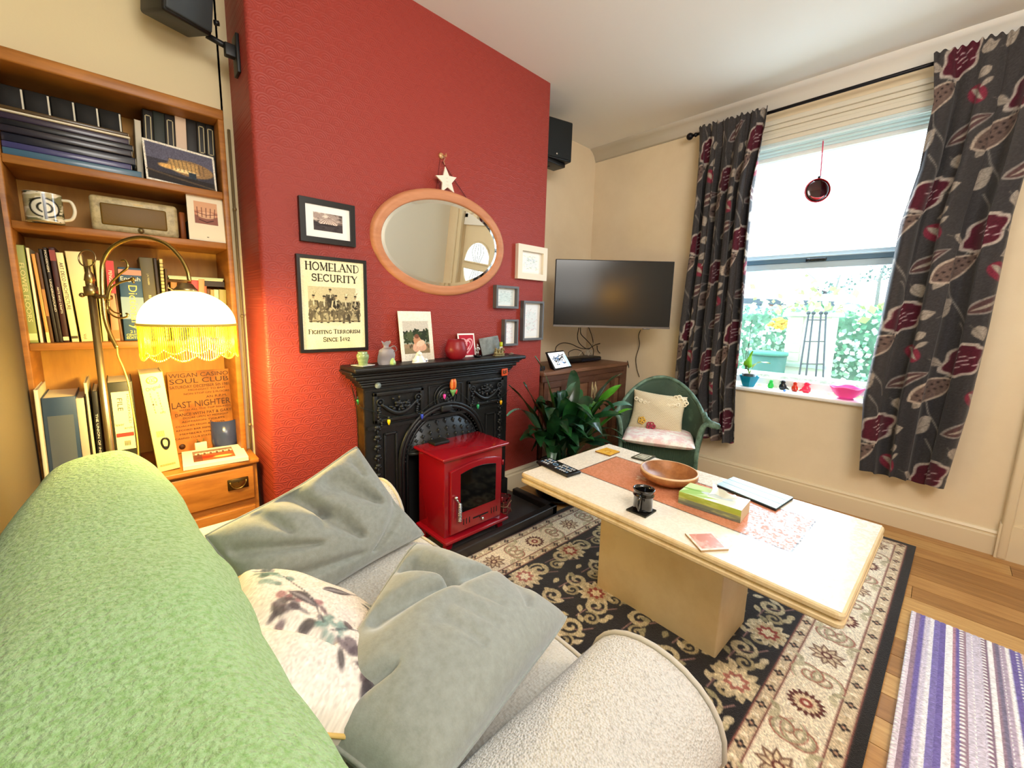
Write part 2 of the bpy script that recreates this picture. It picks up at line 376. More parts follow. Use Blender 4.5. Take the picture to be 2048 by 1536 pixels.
for z0, z1 in ((1.47, 1.76), (1.38, 1.09)):
    MB().prism(half(1, z0, z1, .33), 0, .012, M=Matrix(((0, 0, -1, W+.06), (1, 0, 0, 0), (0, 1, 0, 0), (0, 0, 0, 1)))).build('glass_pane', dm, door)
    q = MB(); pts = [(W+.045, a, b) for a, b in half(1, z0, z1, .33)]; q.tube(pts+[pts[0]], .012, 6)
    for j in range(-2, 3):
        q.tube([(W+.047, yc+j*.03, z0), (W+.047, yc+j*.075, z0+(z1-z0)*.5), (W+.047, yc+j*.05*(1 if j else 1), z0+(z1-z0)*.9)], .004, 5, m=1)
    q.build('glazing_bead', [paint, lead], door)
MB().box(W+.02, W+.1, DY0, DY1, 1.98, 2.08).build('transom_rail', white, door)
MB().box(W+.075, W+.085, DY0+.06, DY1-.06, 2.1, DZ1-.05).build('fanlight', dm, door)
q = MB(); 
for y0, y1, z0, z1 in ((DY0, DY0+.07, 2.08, DZ1), (DY1-.07, DY1, 2.08, DZ1), (DY0, DY1, DZ1-.07, DZ1), (DY0, DY1, 2.08, 2.13)): q.box(W+.03, W+.1, y0, y1, z0, z1)
q.build('fanlight_frame', white, door)
# wall behind the camera on the right, only the mirror sees it
struct(MB().box(LW-.07, W+.1, -1.75, -1.68, 0, CZ), 'wall_rear', mat('rear_wall_paint', 'ecebe2', rough=.8))
# ---- window
win = MB(); GX = W+.135
revm = mat('reveal_white', 'e9f0f2', rough=.4)
win.box(W, GX+.05, WY0-.001, WY0+.02, WZ0, WZ1); win.box(W, GX+.05, WY1-.02, WY1+.001, WZ0, WZ1)
win.box(W-.002, GX+.05, WY0, WY1, WZ1-.03, WZ1+.0)
win = tag(win.build('window_1', revm, org=(0, 0, 0)), kind='structure')
h = MB()   # moulded head casing above the opening and stepped soffit
for i, (a, b_, c, d) in enumerate(((W-.045, W, 2.64, 2.67), (W-.03, W, 2.61, 2.64), (W-.02, W, 2.585, 2.61), (W-.03, W, 2.555, 2.585), (W-.018, W, 2.525, 2.555))): h.box(a, b_, WY0-.05, WY1+.05, c, d)
h.build('head_casing', mat('head_casing_paint', 'ddd6c4', rough=.4), win, bev=.004)
h = MB()
for i in range(4): h.box(W-.014+i*.036, W+.024+i*.036, WY0+.001, WY1-.001, WZ1-.022-i*.011, WZ1-.001)
h.build('soffit_board', mat('soffit_paint', 'cfe0e2', rough=.35), win, bev=.003)
fr = mat('window_frame_blue_white', 'bcd3e0', rough=.25); frd = mat('window_gasket', '1b2a38', rough=.4)
q = MB()
for y0, y1, z0, z1 in ((WY0+.02, WY0+.07, WZ0+.03, WZ1-.04), (WY1-.07, WY1-.02, WZ0+.03, WZ1-.05), (WY0+.02, WY1-.02, WZ1-.08, WZ1-.04), (WY0+.02, WY1-.02, WZ0+.02, WZ0+.07)): q.box(GX, GX+.05, y0, y1, z0, z1)
q.box(GX-.004, GX+.05, WY0, WY1, WZ1-.075, WZ1)
q.build('window_frame', white, win, bev=.004)
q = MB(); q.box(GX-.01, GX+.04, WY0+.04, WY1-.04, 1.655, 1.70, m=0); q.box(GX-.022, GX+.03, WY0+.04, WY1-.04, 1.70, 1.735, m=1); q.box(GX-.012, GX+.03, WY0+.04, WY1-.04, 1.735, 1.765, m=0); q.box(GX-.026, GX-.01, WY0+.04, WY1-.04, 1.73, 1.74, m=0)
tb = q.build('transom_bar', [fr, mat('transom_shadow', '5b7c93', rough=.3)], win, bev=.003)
hp = at(1632, 519, x=GX-.03); q = MB(); q.rbox(GX-.035, GX-.02, hp.y-.06, hp.y+.06, hp.z-.012, hp.z+.012, r=.006); q.rbox(GX-.05, GX-.034, hp.y-.055, hp.y+.03, hp.z-.006, hp.z+.006, r=.004); q.ball((GX-.042, hp.y+.04, hp.z), .011)
q.build('window_catch', mat('catch_black', '0c1116', rough=.25), win)
gl = glassy('window_glass', 'f4fbff', .0, .06)
MB().box(GX+.022, GX+.026, WY0+.06, WY1-.06, WZ0+.05, 1.67).build('pane', gl, win)
MB().box(GX+.022, GX+.026, WY0+.06, WY1-.06, 1.75, WZ1-.05).build('pane', gl, win)
sl = MB(); sl.rbox(W-.035, W+.145, WY0-.06, WY1+.06, WZ0-.028, WZ0, r=.01, seg=3); sl.build('window_sill', white, win)
# ---- curtain rail
t = thing('curtain_pole', (3.43, .8, 2.69), 'black metal curtain pole with ball finial above the window', 'curtain pole')
RZ = 2.70; iron = mat('black_iron', '1c1a1e', rough=.4, metal=.6)
MB().tube([(3.44, 1.53, RZ), (3.44, -.35, RZ+.02)], .0105, 10).build('pole', iron, t)
q = MB(); q.ball((3.44, 1.555, RZ), .026, n=18); q.tube([(3.44, 1.535, RZ), (3.44, 1.50, RZ)], [.008, .014], 10); q.tube([(3.44, 1.515, RZ), (3.44, 1.508, RZ)], .016, 10); q.build('finial', iron, t)
for y in (1.47, -.3): q = MB(); q.tube([(3.44, y, RZ), (W-.0, y, RZ)], .008, 8); q.tube([(W-.012, y, RZ), (W, y, RZ)], .025, 12); q.build('bracket', iron, t)
# ---- curtains
def curtain_canvas(Wd, Hd, ox, oy):
    Wd, Hd = Wd/1.22, Hd/1.22; c = Cv(Wd, Hd, 240, '3d3a3b'); c.cloud('302f33', .4, 3, .8, 3)
    G, WN, TP, LT = '857e7a', '4c1726', '66544e', '968c82'
    for i in range(-1, int(Wd/.30)+2):
        for j in range(-1, int(Hd/.56)+2):
            x = i*.30+ox+(.0 if j % 2 else .02); y = j*.56+oy+(i % 2)*.19
            # meandering stem
            st = [(x+.045*math.sin(k*.8)+.02, y-.12+k*.062) for k in range(10)]
            c.line(st, .005, '7b7671')
            # large pomegranate with grey ribbon edge
            c.flower(x+.07, y+.05, .066, 6, .10, 'a59a92', .6, 1.5); c.flower(x+.07, y+.05, .055, 6, .1, WN, .6, 1.5)
            for k in range(9): a = k*2.4; r = .008+.0045*k; c.line([(x+.07+r*math.cos(a), y+.05+r*math.sin(a)), (x+.085+r*math.cos(a), y+.044+r*math.sin(a))], .0045, 'b9a9ab')
            # seed pod
            c.leaf(x-.11, y+.26, x+.06, y+.13, .052, 'a8998c'); c.leaf(x-.10, y+.253, x+.052, y+.138, .043, TP)
            for k in range(8):
                for s_ in (-1, 1): c.ell(x-.08+k*.017+s_*.006, y+.238-k*.0135+s_*.010, .005, .005, '2f2526')
            # wine bud with pale slash
            c.ell(x+.155, y+.22, .05, .036, '76283a', .7); c.leaf(x+.12, y+.19, x+.19, y+.25, .012, LT); c.leaf(x+.21, y+.16, x+.165, y+.20, .01, LT)
            # grey outlined pod
            c.leaf(x+.07, y+.40, x+.24, y+.30, .034, G); c.leaf(x+.08, y+.395, x+.23, y+.305, .026, '50393a'); c.leaf(x+.09, y+.39, x+.22, y+.312, .007, LT)
            # pale leaves
            for a, b_, r_, w_ in ((.0, .33, 2.2, .021), (.15, .05, -.4, .024), (.2, .12, 2.6, .02), (-.06, .05, .5, .02), (.12, .45, 1.2, .024), (-.04, .42, -.9, .02), (.24, .42, 2.0, .018)):
                c.leaf(x+a, y+b_, x+a+.07*math.cos(r_), y+b_+.07*math.sin(r_), w_, LT); c.line([(x+a-.02, y+b_), (x+a+.06*math.cos(r_), y+b_+.06*math.sin(r_))], .0025, '6f6861')
    c.noise(.06); return c
curtm = mat('curtain_fabric', rough=.8, attr=True, sheen=.15, spec=.2)
def curtain(name, label, table, nf, amp, Wd, ox, oy, seed):
    zs = [r[0] for r in table]; cvs = curtain_canvas(Wd, 2.4, ox, oy); z0, z1 = zs[0], zs[-1]
    def F(S, T):
        z = z0+(z1-z0)*T; L_ = np.interp(-z, [-q for q in zs], [r[1] for r in table]); R_ = np.interp(-z, [-q for q in zs], [r[2] for r in table])
        a = amp*(.25+.75*np.clip(T*5, 0, 1)); s2 = S+.012*np.sin(S*nf*2*np.pi*1.7+seed+T*2)
        x = 3.418-.012*np.exp(-T*25)+a*np.cos(2*np.pi*nf*s2+seed+.8*np.sin(3*T+seed))+.3*a*np.sin(2*np.pi*nf*2.3*S+T*3)
        x = x+.004*np.sin(S*2*np.pi*nf*5)*np.exp(-T*30)
        y = L_+(R_-L_)*S+.25*a*np.sin(4*np.pi*nf*s2)
        dz = .012*np.sin(S*2*np.pi*nf)*np.clip(T*8-7, 0, 1)+.008*np.sin(S*90)*np.clip(1-T*30, 0, 1)
        return x, y, z+dz
    c = painted(cvs, F, name, curtm, solid=.003); tag(c, label, 'curtain', 'leafy curtains at the window'); return c
curtain('curtain', 'dark leaf-patterned curtain at the left of the window, behind the green armchair',
        [(2.735, 1.475, 1.012), (2.6, 1.465, 1.02), (2.2, 1.45, 1.055), (1.8, 1.455, 1.05), (1.26, 1.485, 1.035), (.78, 1.50, 1.03), (.33, 1.46, 1.00)], 5.2, .046, 1.0, .03, .1, .4)
curtain('curtain', 'dark leaf-patterned curtain at the right of the window, the wide nearer one',
        [(2.75, .222, -.24), (2.5, .19, -.22), (2.15, .205, -.20), (1.86, .25, -.18), (1.27, .275, -.175), (.8, .30, -.16), (.345, .265, -.125)], 2.6, .045, .62, .02, .0, 2.2)
# ---- glass hanging in the window
t = thing('suncatcher', at(1635, 380, x=3.6), 'round dark red glass disc hanging on a pink ribbon in the window', 'suncatcher')
a0 = at(1652, 234, x=3.6); a1 = at(1641, 352, x=3.6); c0 = at(1635, 381, x=3.6)
MB().tube([a0, a0+Vector((0, .004, -.03)), a1], .0035, 6).build('ribbon', mat('pink_ribbon', 'd8325a', rough=.5), t)
MB().tube([a0+Vector((0, .02, .0)), a0, a0+Vector((0, -.006, -.04)), a0+Vector((0, -.02, -.05))], .003, 6).build('bow', MC['pink_ribbon'], t)
q = MB(M=tr(c0)@rot('Z', 35)@rot('Y', 90)); q.lathe([(.0, -.006), (.06, -.006), (.075, 0), (.06, .006), (0, .006)], n=36); q.build('glass_disc', mat('dark_red_glass', '240104', rough=.08, coat=.6), t)
q = MB(M=tr(c0)@rot('Z', 35)@rot('Y', 90)); q.tube([(.076*math.cos(k*math.pi/18), .076*math.sin(k*math.pi/18), 0) for k in range(36)], .004, 6, closed=True); q.tube([(.055*math.cos(a), .055*math.sin(a), -.006) for a in np.linspace(-.9, .9, 14)], [.001+.007*math.sin(math.pi*k/13) for k in range(14)], 6); q.build('rim', mat('red_glass_rim', '9c0a10', rough=.1), t)
MB().tube([c0+Vector((0, 0, .078)), c0+Vector((0, 0, .092))], .008, 8).build('hanger', iron, t)
FT = Matrix(((1, 0, 0, 0), (0, 0, -1, 0), (0, 1, 0, 0), (0, 0, 0, 1)))
VT = Matrix(((0, 1, 0, 0), (0, 0, -1, 0), (-1, 0, 0, 0), (0, 0, 0, 1)))
# ================================================================== fitted bookcase and what is on it
wood = mat('bookcase_wood', 'ba7a34', rough=.42, var=('86501c', 4, (1, 1, 7), .3, .75)); woodb = mat('bookcase_back_wood', 'd29a3e', rough=.55, var=('b47c30', 3, (5, 1, .8), .3, .75))
FY = 2.33
bc = thing('bookcase', (.08, 2.4, 0), 'fitted wooden bookcase built into the alcove beside the red wall', 'bookcase')
MB().box(LW-.02, .432, 2.62, 2.64, .3, 2.165).build('back_panel', woodb, bc)
for x0, x1 in ((LW-.02, -.246), (.408, .432)):
    MB().rbox(x0, x1, FY-.004, 2.62, .56, 2.165, r=.004, seg=2).build('side_panel', wood, bc)
MB().rbox(LW-.02, .432, FY-.008, 2.62, 2.12, 2.165, r=.006, seg=2).build('top_panel', wood, bc)
ZA, ZB, ZC, ZD = 1.812, 1.586, 1.14, .572
for z, th in ((ZA, .03), (ZB, .028), (ZC, .028)):
    MB().rbox(-.246, .408, FY, 2.62, z-th, z, r=.003, seg=2).build('shelf', wood, bc)
MB().rbox(LW, .452, 2.185, 2.62, ZD-.022, ZD, r=.004, seg=2).build('base_top', wood, bc)
q = MB(); q.box(LW, .445, 2.21, 2.62, 0, ZD-.022); q.build('base_carcass', wood, bc)
hm = mat('aged_brass', '8f7440', rough=.35, metal=.9)
for k in range(2):
    z1 = ZD-.034-k*.2; z0 = z1-.165
    dr_ = MB().rbox(-.2, .428, 2.193, 2.212, z0, z1, r=.006, seg=3).build('drawer', wood, bc)
    for cx in (.36, -.1):
        q = MB(); cz = (z0+z1)/2+.01
        q.rbox(cx-.042, cx+.042, 2.186, 2.194, cz-.026, cz+.026, r=.002, seg=1)
        q.grid(lambda u, v: (cx+.032*math.cos(math.pi*(1+u))*math.cos(v*1.45), 2.187-.012*math.sin(v*1.5), cz+.014-.034*math.sin(math.pi*u)*math.cos(v*1.45)), 17, 6, m=1)
        q.tube([(cx+.033*math.cos(math.pi*k_/10), 2.184, cz+.014-.036*math.sin(math.pi*k_/10)) for k_ in range(11)], .003, 6, m=1)
        q.build('cup_handle', [mat('brass_dark', '4c3a1c', rough=.4, metal=.8), hm], dr_)
# -------- books
def bk(uTL, vTL, uTR, uBL, uBR, zs, yf, dep, col, label, page='d9cba6', name='book', text=None, rough=.5, group=None, bands=(), lettercol='f2e8cc', bind=True, extra=None):
    """upright volume: front (spine) face given by measured corners on plane y=yf standing at height zs"""
    tl = at(uTL, vTL, y=yf); xr = at(uTR, vTL, y=yf).x
    def bx(u):   # bottom corner of the spine on the shelf
        lo, hi = 300, 1200
        for _ in range(40):
            m_ = (lo+hi)/2
            if at(u, m_, y=yf).z > zs: lo = m_
            else: hi = m_
        return at(u, lo, y=yf).x
    b0 = bx(uBL); b1 = bx(uBR); w = max(.006, min(b1-b0, xr-tl.x+.02)); hgt = tl.z-zs; lean = math.atan2(tl.x-b0, hgt)
    hh = hgt/math.cos(lean) if True else hgt
    M = tr(b0, yf, zs+max(0, -math.sin(lean))*0+(w*math.sin(lean) if lean > 0 else 0)*1.0)@rot('Y', math.degrees(lean))
    t = thing(name, (b0+w/2, yf+dep/2, zs), label, 'file' if 'file' in name or 'binder' in name else 'book', group)
    q = MB(M=M); c = mat('cover_'+col, col, rough=rough); pg = mat('pages', page, rough=.8)
    e = min(.003, w*.2)
    q.rbox(0, w, 0, .006, 0, hh, r=min(.003, w*.25), seg=2); q.box(0, e, .003, dep, 0, hh); q.box(w-e, w, .003, dep, 0, hh)
    for z0, z1, bc_ in bands: q.box(.0005, w-.0005, -.0008, 0, z0*hh, z1*hh, m=1+[b[2] for b in bands].index(bc_))
    q.build('cover', [c]+[mat('cover_'+b[2], b[2], rough=rough) for b in bands], t)
    MB(M=M).box(e, w-e, .005, dep-.004, .003, hh-.004).build('pages', pg, t)
    if text:
        for s_, z_, len_, ht_, cc in text: # vertical text reading down
            MB(M=M).text(s_, tr(w*cc, -.0012, z_*hh)@VT, w=len_*hh, h=ht_*w).build('lettering', mat('letter_'+lettercol, lettercol, rough=.5), t)
    if extra: extra(t, M, w, hh)
    return t
def bxs(X, Y, k=.1432, ox=20, oy=480): return ox+X*k, oy+Y*k
def B1(TL, TR, BL, BR, col, label, **k):
    a = bxs(*TL); return bk(a[0], a[1], 20+TR*.1432, 20+BL*.1432, 20+BR*.1432, ZC, k.pop('yf', 2.37), k.pop('dep', .2), col, label, **k)
B1((50, 60), 190, 270, 400, '8d9650', 'tall olive green hardback, leftmost book on the middle shelf', text=[('FLOWER FLOORS', .52, .6, .5, .5)], bands=[(.03, .1, 'd8cf8a')], lettercol='d8cf8a')
B1((215, 105), 268, 425, 465, 'efe3b8', 'very thin cream booklet next to the olive green hardback')
B1((290, 190), 345, 520, 570, 'd79a4c', 'thin orange booklet with pale bottom edge', bands=[(.0, .12, 'f2d684')])
B1((345, 170), 385, 570, 618, '5b3a1c', 'thin brown book beside the orange booklet', bands=[(.3, .6, 'b07a3a')])
B1((390, 120), 445, 640, 690, '241c16', 'black book with plain spine, first of the dark books')
B1((450, 100), 525, 690, 745, '2b211a', 'black book with two blocks of cream spine lettering', text=[('MODERNISM', .86, .22, .5, .5), ('UNDERGROUND', .5, .34, .5, .5)])
B1((530, 95), 630, 750, 835, '3a1712', 'dark maroon book with reddish band at the top of its spine', text=[('ARTS AND CRAFTS', .45, .28, .3, .5)], bands=[(.86, .97, '8a3a30'), (.02, .06, 'e0d0a0')])
B1((630, 170), 745, 865, 965, 'efe2a8', 'cream book titled ART DECO ARCHITECTURE', text=[('ART DECO ARCHITECTURE', .63, .52, .5, .5)], lettercol='35280f', bands=[(.04, .07, '4a3a18')])
B1((760, 150), 1045, 1000, 1215, 'ead9a0', 'thick pale cream volume with a small dark drawing at the top of its spine', dep=.22, lettercol='4a3a20', text=[('Vol', .06, .06, .2, .3)])
B1((1075, 265), 1165, 1225, 1290, 'b0a054', 'khaki book right of the thick cream volume')
B1((1180, 280), 1255, 1300, 1370, 'e8dc9c', 'pale book tucked behind the lamp arm', text=[('PARAGUAY', .4, .3, .45, .5)], lettercol='7c7440')
B1((1325, 285), 1375, 1430, 1545, 'd98a64', 'pinkish orange paperback with a red top', bands=[(.6, 1, 'c43a3e'), (.03, .14, 'cf6a28')], text=[('PENGUIN', .78, .2, .4, .5)])
B1((1390, 370), 1430, 1550, 1590, '6e4a2c', 'slim brown paperback left of the dictionary')
def dict_extra(t, M, w, h):
    q = MB(M=M); F_ = FT
    q.text('English', tr(w*.5, -.0014, h*.84)@F_, w=w*.85, h=h*.07, m=0); q.build('title_lettering', mat('letter_f2e8cc', 'f2e8cc'), t); q = MB(M=M)
    q.text('21st', tr(w*.5, -.0014, h*.125)@F_, w=w*.45, h=h*.035, m=1); q.text('CENTURY', tr(w*.5, -.0014, h*.08)@F_, w=w*.8, h=h*.03, m=1); q.text('EDITION', tr(w*.5, -.0014, h*.04)@F_, w=w*.8, h=h*.03, m=1)
    q.build('lettering', [mat('letter_f2e8cc', 'f2e8cc'), mat('letter_yellow', 'e8d84c', rough=.5)], t)
B1((1500, 375), 1775, 1605, 1920, '33506a', 'thick blue English dictionary with large yellow lettering', bands=[(.9, .97, 'd98a78'), (.3, .6, '8aa0a8')], text=[('Dictionary', .46, .6, .5, .5)], lettercol='dcc860', extra=dict_extra)
def B2(TL, TR, BL, BR, col, label, **k): return bk(270+TL[0]*.1432, 480+TL[1]*.1432, 270+TR*.1432, 270+BL*.1432, 270+BR*.1432, ZC, k.pop('yf', 2.38), k.pop('dep', .2), col, label, **k)
B2((50, 235), 240, 185, 372, '5a5236', 'thick drab green hardback right of the dictionary', text=[('J. R. TOLKIEN', .74, .13, .16, .5), ('RINGS', .5, .1, .2, .5)], lettercol='e8dc90')
B2((250, 250), 318, 375, 425, '33261a', 'dark brown book behind the lampshade edge')
def spiral(t, M, w, h):
    q = MB(M=M)
    for k in range(22): q.tube([(w*.5+.007*math.cos(a), -.002+.006*math.sin(a), h*(.04+.043*k)) for a in np.linspace(-2.6, 2.6, 7)], .0013, 5)
    q.build('spiral_binding', mat('black_plastic', '141414', rough=.4), t)
B2((335, 262), 385, 430, 478, 'e0cf84', 'spiral-bound cream notebook above the lampshade', extra=spiral)
ND = [((415, 400), 445, 470, 500, '5a4326', 'thin dull brown booklet right of the spiral notebook'), ((495, 585), 570, 520, 610, 'b07a34', 'small golden brown book behind the top of the lampshade'), ((600, 640), 690, 620, 740, '4a4640', 'small dark grey book behind the lampshade collar'),
      ((785, 560), 880, 800, 900, 'c8504a', 'small red book under the pale green book lying flat'), ((885, 540), 955, 900, 985, 'd79a62', 'small peach coloured book behind the lampshade'), ((962, 640), 998, 985, 1025, 'a8603a', 'thin rust red book beside the peach one'),
      ((1000, 680), 1050, 1025, 1075, '6a4a2a', 'small dark tan paperback over the right of the lampshade'), ((1052, 690), 1098, 1075, 1125, 'bb9a5a', 'small fawn paperback over the right of the lampshade'), ((1102, 690), 1165, 1130, 1195, 'c9d2a8', 'small pale paperback with green edge'), ((1172, 690), 1275, 1200, 1300, 'a89a56', 'small olive yellow paperback at the right end of the middle shelf')]
for a in ND: B2(*a, yf=2.42, dep=.14)
t = thing('book', (.33, 2.45, 1.36), 'pale green book lying flat on the small paperbacks', 'book')
p0 = at(336, 549, y=2.42); p1 = at(447, 559, y=2.42); zt = .5*(p0.z+p1.z)
MB().box(p0.x, p1.x, 2.42, 2.56, zt-.008, zt).build('cover', mat('cover_pale_green', 'a9bd94', rough=.5), t); MB().box(p0.x+.003, p1.x-.003, 2.422, 2.558, zt-.0145, zt-.0082).build('pages', MC['pages'], t)
t = thing('book', (.38, 2.45, 1.3), 'dark brown book lying under the pale green one', 'book')
p2 = at(405, 560, y=2.425); MB().box(p2.x-.03, .404, 2.425, 2.56, zt-.04, zt-.016).build('cover', mat('cover_33261a', '33261a', rough=.5), t)
# -------- top shelf: flat stack
lay = [('44697f', .026, 'light blue album at the bottom of the flat stack on the top shelf', .13), ('403f6e', .022, 'violet album second from the bottom of the flat stack', .10), ('1d1f2c', .030, 'thick black ring binder low in the flat stack', .115), ('2a2630', .024, 'charcoal folder in the middle of the flat stack', .105),
       ('15161c', .022, 'glossy black album just above the charcoal folder', .11), ('352a3c', .022, 'dark plum album high in the flat stack', .10), ('e8dfc6', .008, 'thin white folder near the top of the flat stack', .105), ('4d3a1e', .014, 'brown and gold album on top of the flat stack', .10)]
z = ZA
for i, (c, th, lb, xr) in enumerate(lay):
    t = thing('album', (-.07, 2.42, z), lb, 'album', None); M = tr(0, 0, 0)
    q = MB(); m_ = mat('album_'+c, c, rough=.3, coat=.3); q.rbox(-.243, xr, FY+.012+.004*(i % 3), 2.55, z, z+th-.0006, r=.003, seg=2); q.build('cover', m_, t)
    MB().box(xr-.012, xr+.0012, FY+.016+.004*(i % 3), 2.545, z+.003, z+th-.0036).build('pages', mat('album_pages', 'cfc6ae', rough=.7), t); z += th
zt = z
for i in range(5):
    x0 = -.243+i*.066
    t = thing('storage_case', (x0+.033, 2.45, zt), ['black case leftmost on the album stack, under the bookcase top', 'black case second from the left on the album stack', 'black case in the middle of the row on the album stack', 'black case second from the right on the album stack', 'black case rightmost on the album stack'][i], 'case', 'black cases on the album stack')
    MB().rbox(x0, x0+.0655, 2.40, 2.55, zt, zt+.085, r=.003, seg=1).build('case_body', mat('case_black', '12110e', rough=.7), t); MB().box(x0+.058, x0+.063, 2.3985, 2.40, zt+.01, zt+.08).build('white_stripe', mat('stripe_white', 'd8d2bc', rough=.5), t)
def frames(t, M, w, h):
    q = MB(M=M)
    for z0, z1 in ((.56, .93), (.1, .5)):
        for a, b_, c_, d_ in ((.2, .8, z1-.012, z1), (.2, .8, z0, z0+.012), (.2, .3, z0, z1), (.7, .8, z0, z1)): q.box(a*w, b_*w, -.001, 0, c_*h, d_*h)
    q.build('gilt_border', mat('gilt', 'b0a070', rough=.4), t)
us = [(268, 281, 'cfc6b0', 'tall cream booklet at the left of the upright books on the top shelf', 238, None), (284, 305, '181410', 'black volume with pale spine frames behind the building photograph, leftmost', 217, frames), (305, 328, '222a22', 'dark green volume second in the row behind the building photograph', 221, None), (328, 349, '191410', 'black volume with pale spine frames next to the cream one', 227, frames),
      (349, 371, 'e3c8ac', 'cream-pink volume standing behind the building photograph', 231, None), (371, 392, '1a1712', 'black volume just right of the cream-pink one', 235, None), (392, 410, '1c1a14', 'slim black volume with a long pale spine frame', 240, frames), (410, 428, '171510', 'last black volume at the right end of the top shelf', 246, frames)]
for a, b_, c_, lb, v, ex in us: bk(a, v, b_, a+8, b_+8, ZA, 2.42, .16, c_, lb, extra=ex)
# photograph card of a building
def card(name, tl, trr, bl, y, cvs, label, cat, thick=.0015, m=PAPER, dy=0):
    a = at(*tl, y=y+dy); b_ = at(*trr, y=y+dy); c_ = at(*bl, y=y)
    o = painted(cvs, quad(a, b_-a, c_-a), name, m, solid=thick); return tag(o, label, cat)
c = Cv(1.5, .85, 60, 'f2ead8'); c.rect(.04, 1.46, .04, .81, '3c3a44'); c.rect(.04, 1.46, .04, .35, '6b6a80', .7); c.ell(.95, .42, .5, .17, '9c7a50'); c.rect(.5, 1.1, .3, .48, 'c9a060', .8); c.ell(.8, .5, .3, .04, 'ffe0a0'); c.ell(.45, .47, .18, .05, 'e8b468')
for k in range(9): c.line([(.5+k*.09, .28), (.55+k*.085, .5)], .012, '4a4036')
c.rect(.04, 1.46, .62, .81, '241f1c', .8); c.line([(.04, .62), (.6, .68), (1.46, .75)], .03, '5a4a38'); c.rect(.9, 1.05, .5, .62, '2c3844'); c.noise(.08)
card('photo_card', (283, 274), (427, 315), (293, 357), FY+.012, c, 'landscape photograph of a modern building at dusk propped on the top shelf', 'photo', dy=.02)
# -------- second shelf: mug, radio, sunset card
mc = at(92, 445, z=ZB); mg = thing('mug', mc, 'camouflage patterned mug with round black emblem on the second shelf', 'mug')
pL, pR = at(54, 412, y=mc.y), at(135, 412, y=mc.y); r_ = pxr(54, mc); hm_ = at(60, 382, y=mc.y-.03).z-ZB
cvm = Cv(2, .85, 60, 'e6dcc0'); cvm.cloud('6e6a44', .52, 5, .9, 11, .03); cvm.cloud('b9ad84', .56, 5, .9, 4, .03); cvm.cloud('3c3c28', .62, 6, .9, 8, .03)
# emblem: ring with a vertical bar
ex_, ey_ = 1.50, .46; cvm.ell(ex_, ey_, .27, .30, '1c1c18'); cvm.ell(ex_, ey_, .23, .26, 'e8e2cc'); cvm.ell(ex_, ey_, .14, .16, '1c1c18'); cvm.ell(ex_, ey_, .1, .12, 'e8e2cc'); cvm.rect(ex_-.02, ex_+.02, .05, .8, '1c1c18'); cvm.rect(ex_-.045, ex_-.03, .05, .8, 'e8e2cc')
ang = -math.pi/2+.3
painted(cvm, lambda S, T: (mc.x+r_*np.cos(ang+(S-.78)*2*np.pi), mc.y+r_*np.sin(ang+(S-.78)*2*np.pi), mc.z+hm_*(1-T)), 'mug_body', mat('glazed_pattern', rough=.2, attr=True, coat=.5), mg)
q = MB(); q.lathe([(0, .002), (r_*.97, .002), (r_*.93, .006), (r_*.93, hm_), (r_, hm_+.001)], mc, 32); q.build('mug_interior', mat('mug_glaze', 'e9dfc2', rough=.2), mg)
MB().tube(spline([mc+Vector((r_*.97+.0, -.01, hm_*.85)), mc+Vector((r_+.022, -.018, hm_*.82)), mc+Vector((r_+.03, -.02, hm_*.5)), mc+Vector((r_+.02, -.018, hm_*.2)), mc+Vector((r_*.97, -.01, hm_*.12))], 5), .0055, 8).build('handle', MC['mug_glaze'], mg)
ra, rb, rc = at(174, 374, y=2.36), at(360, 470, y=2.36), at(352, 392, y=2.36)
rad = thing('radio', (.5*(ra.x+rb.x), 2.42, ZB), 'vintage speckled cream radio with brown grille on the second shelf', 'radio')
x0, x1, z1 = ra.x, rc.x, ZB+.138
q = MB(); q.rbox(x0, x1, 2.36, 2.47, ZB, z1, r=.014, seg=4); q.build('radio_case', mat('speckled_cream', 'bfae80', rough=.4, var=('7a6c48', 45, (1, 1, 1), .45, .8)), rad)
q = MB(); q.rbox(x0+.03, x1-.04, 2.354, 2.366, ZB+.026, z1-.028, r=.012, seg=3); q.build('grille', mat('brown_grille', '6b4f12', rough=.5, bump=(400, .4, .001)), rad)
q = MB(); cxr = (x0+x1)/2+.01; q.lathe([(0, .012), (.008, .011), (.011, 0)], (0, 0, 0), 16, M=tr(cxr, 2.36, ZB+.016)@rot('X', 90)); q.build('tuning_knob', mat('knob_metal', 'a09468', rough=.3, metal=.8), rad)
MB().text('ROBERTS', tr(cxr, 2.3585, z1-.02)@rot('X', 90), w=.03, h=.006).build('badge', hm, rad)
c = Cv(1, 1.3, 90, 'f3e9cc'); c.rect(.18, .8, .2, .82, 'c98a6a'); c.rect(.18, .8, .2, .45, 'e6b48a', .8); c.rect(.18, .8, .58, .82, '7a4a44', .7); c.ell(.5, .56, .26, .1, 'f0c49a', al=.8)
for k in range(5): c.line([(.26+k*.12, .36), (.27+k*.11, .62)], .018, '5a2c28')
c.line([(.2, .5), (.5, .56), (.8, .5)], .015, '6a3028'); c.line([(.3, .7), (.5, .76), (.68, .7)], .02, '3a2022'); c.rect(.47, .53, 1.17, 1.19, '6a5a40')
card('photo_card', (371, 384), (446, 398), (379, 478), FY+.010, c, 'cream card with a small sunset photograph at the right of the second shelf', 'card', dy=.018)
q = MB(); a = at(356, 400, y=2.44); q.rbox(a.x, a.x+.02, 2.44, 2.54, ZB, ZB+.13, r=.002, seg=1); tag(q.build('book', mat('cover_orange', 'b0602a', rough=.5)), 'orange paperback between the radio and the sunset card', 'book')
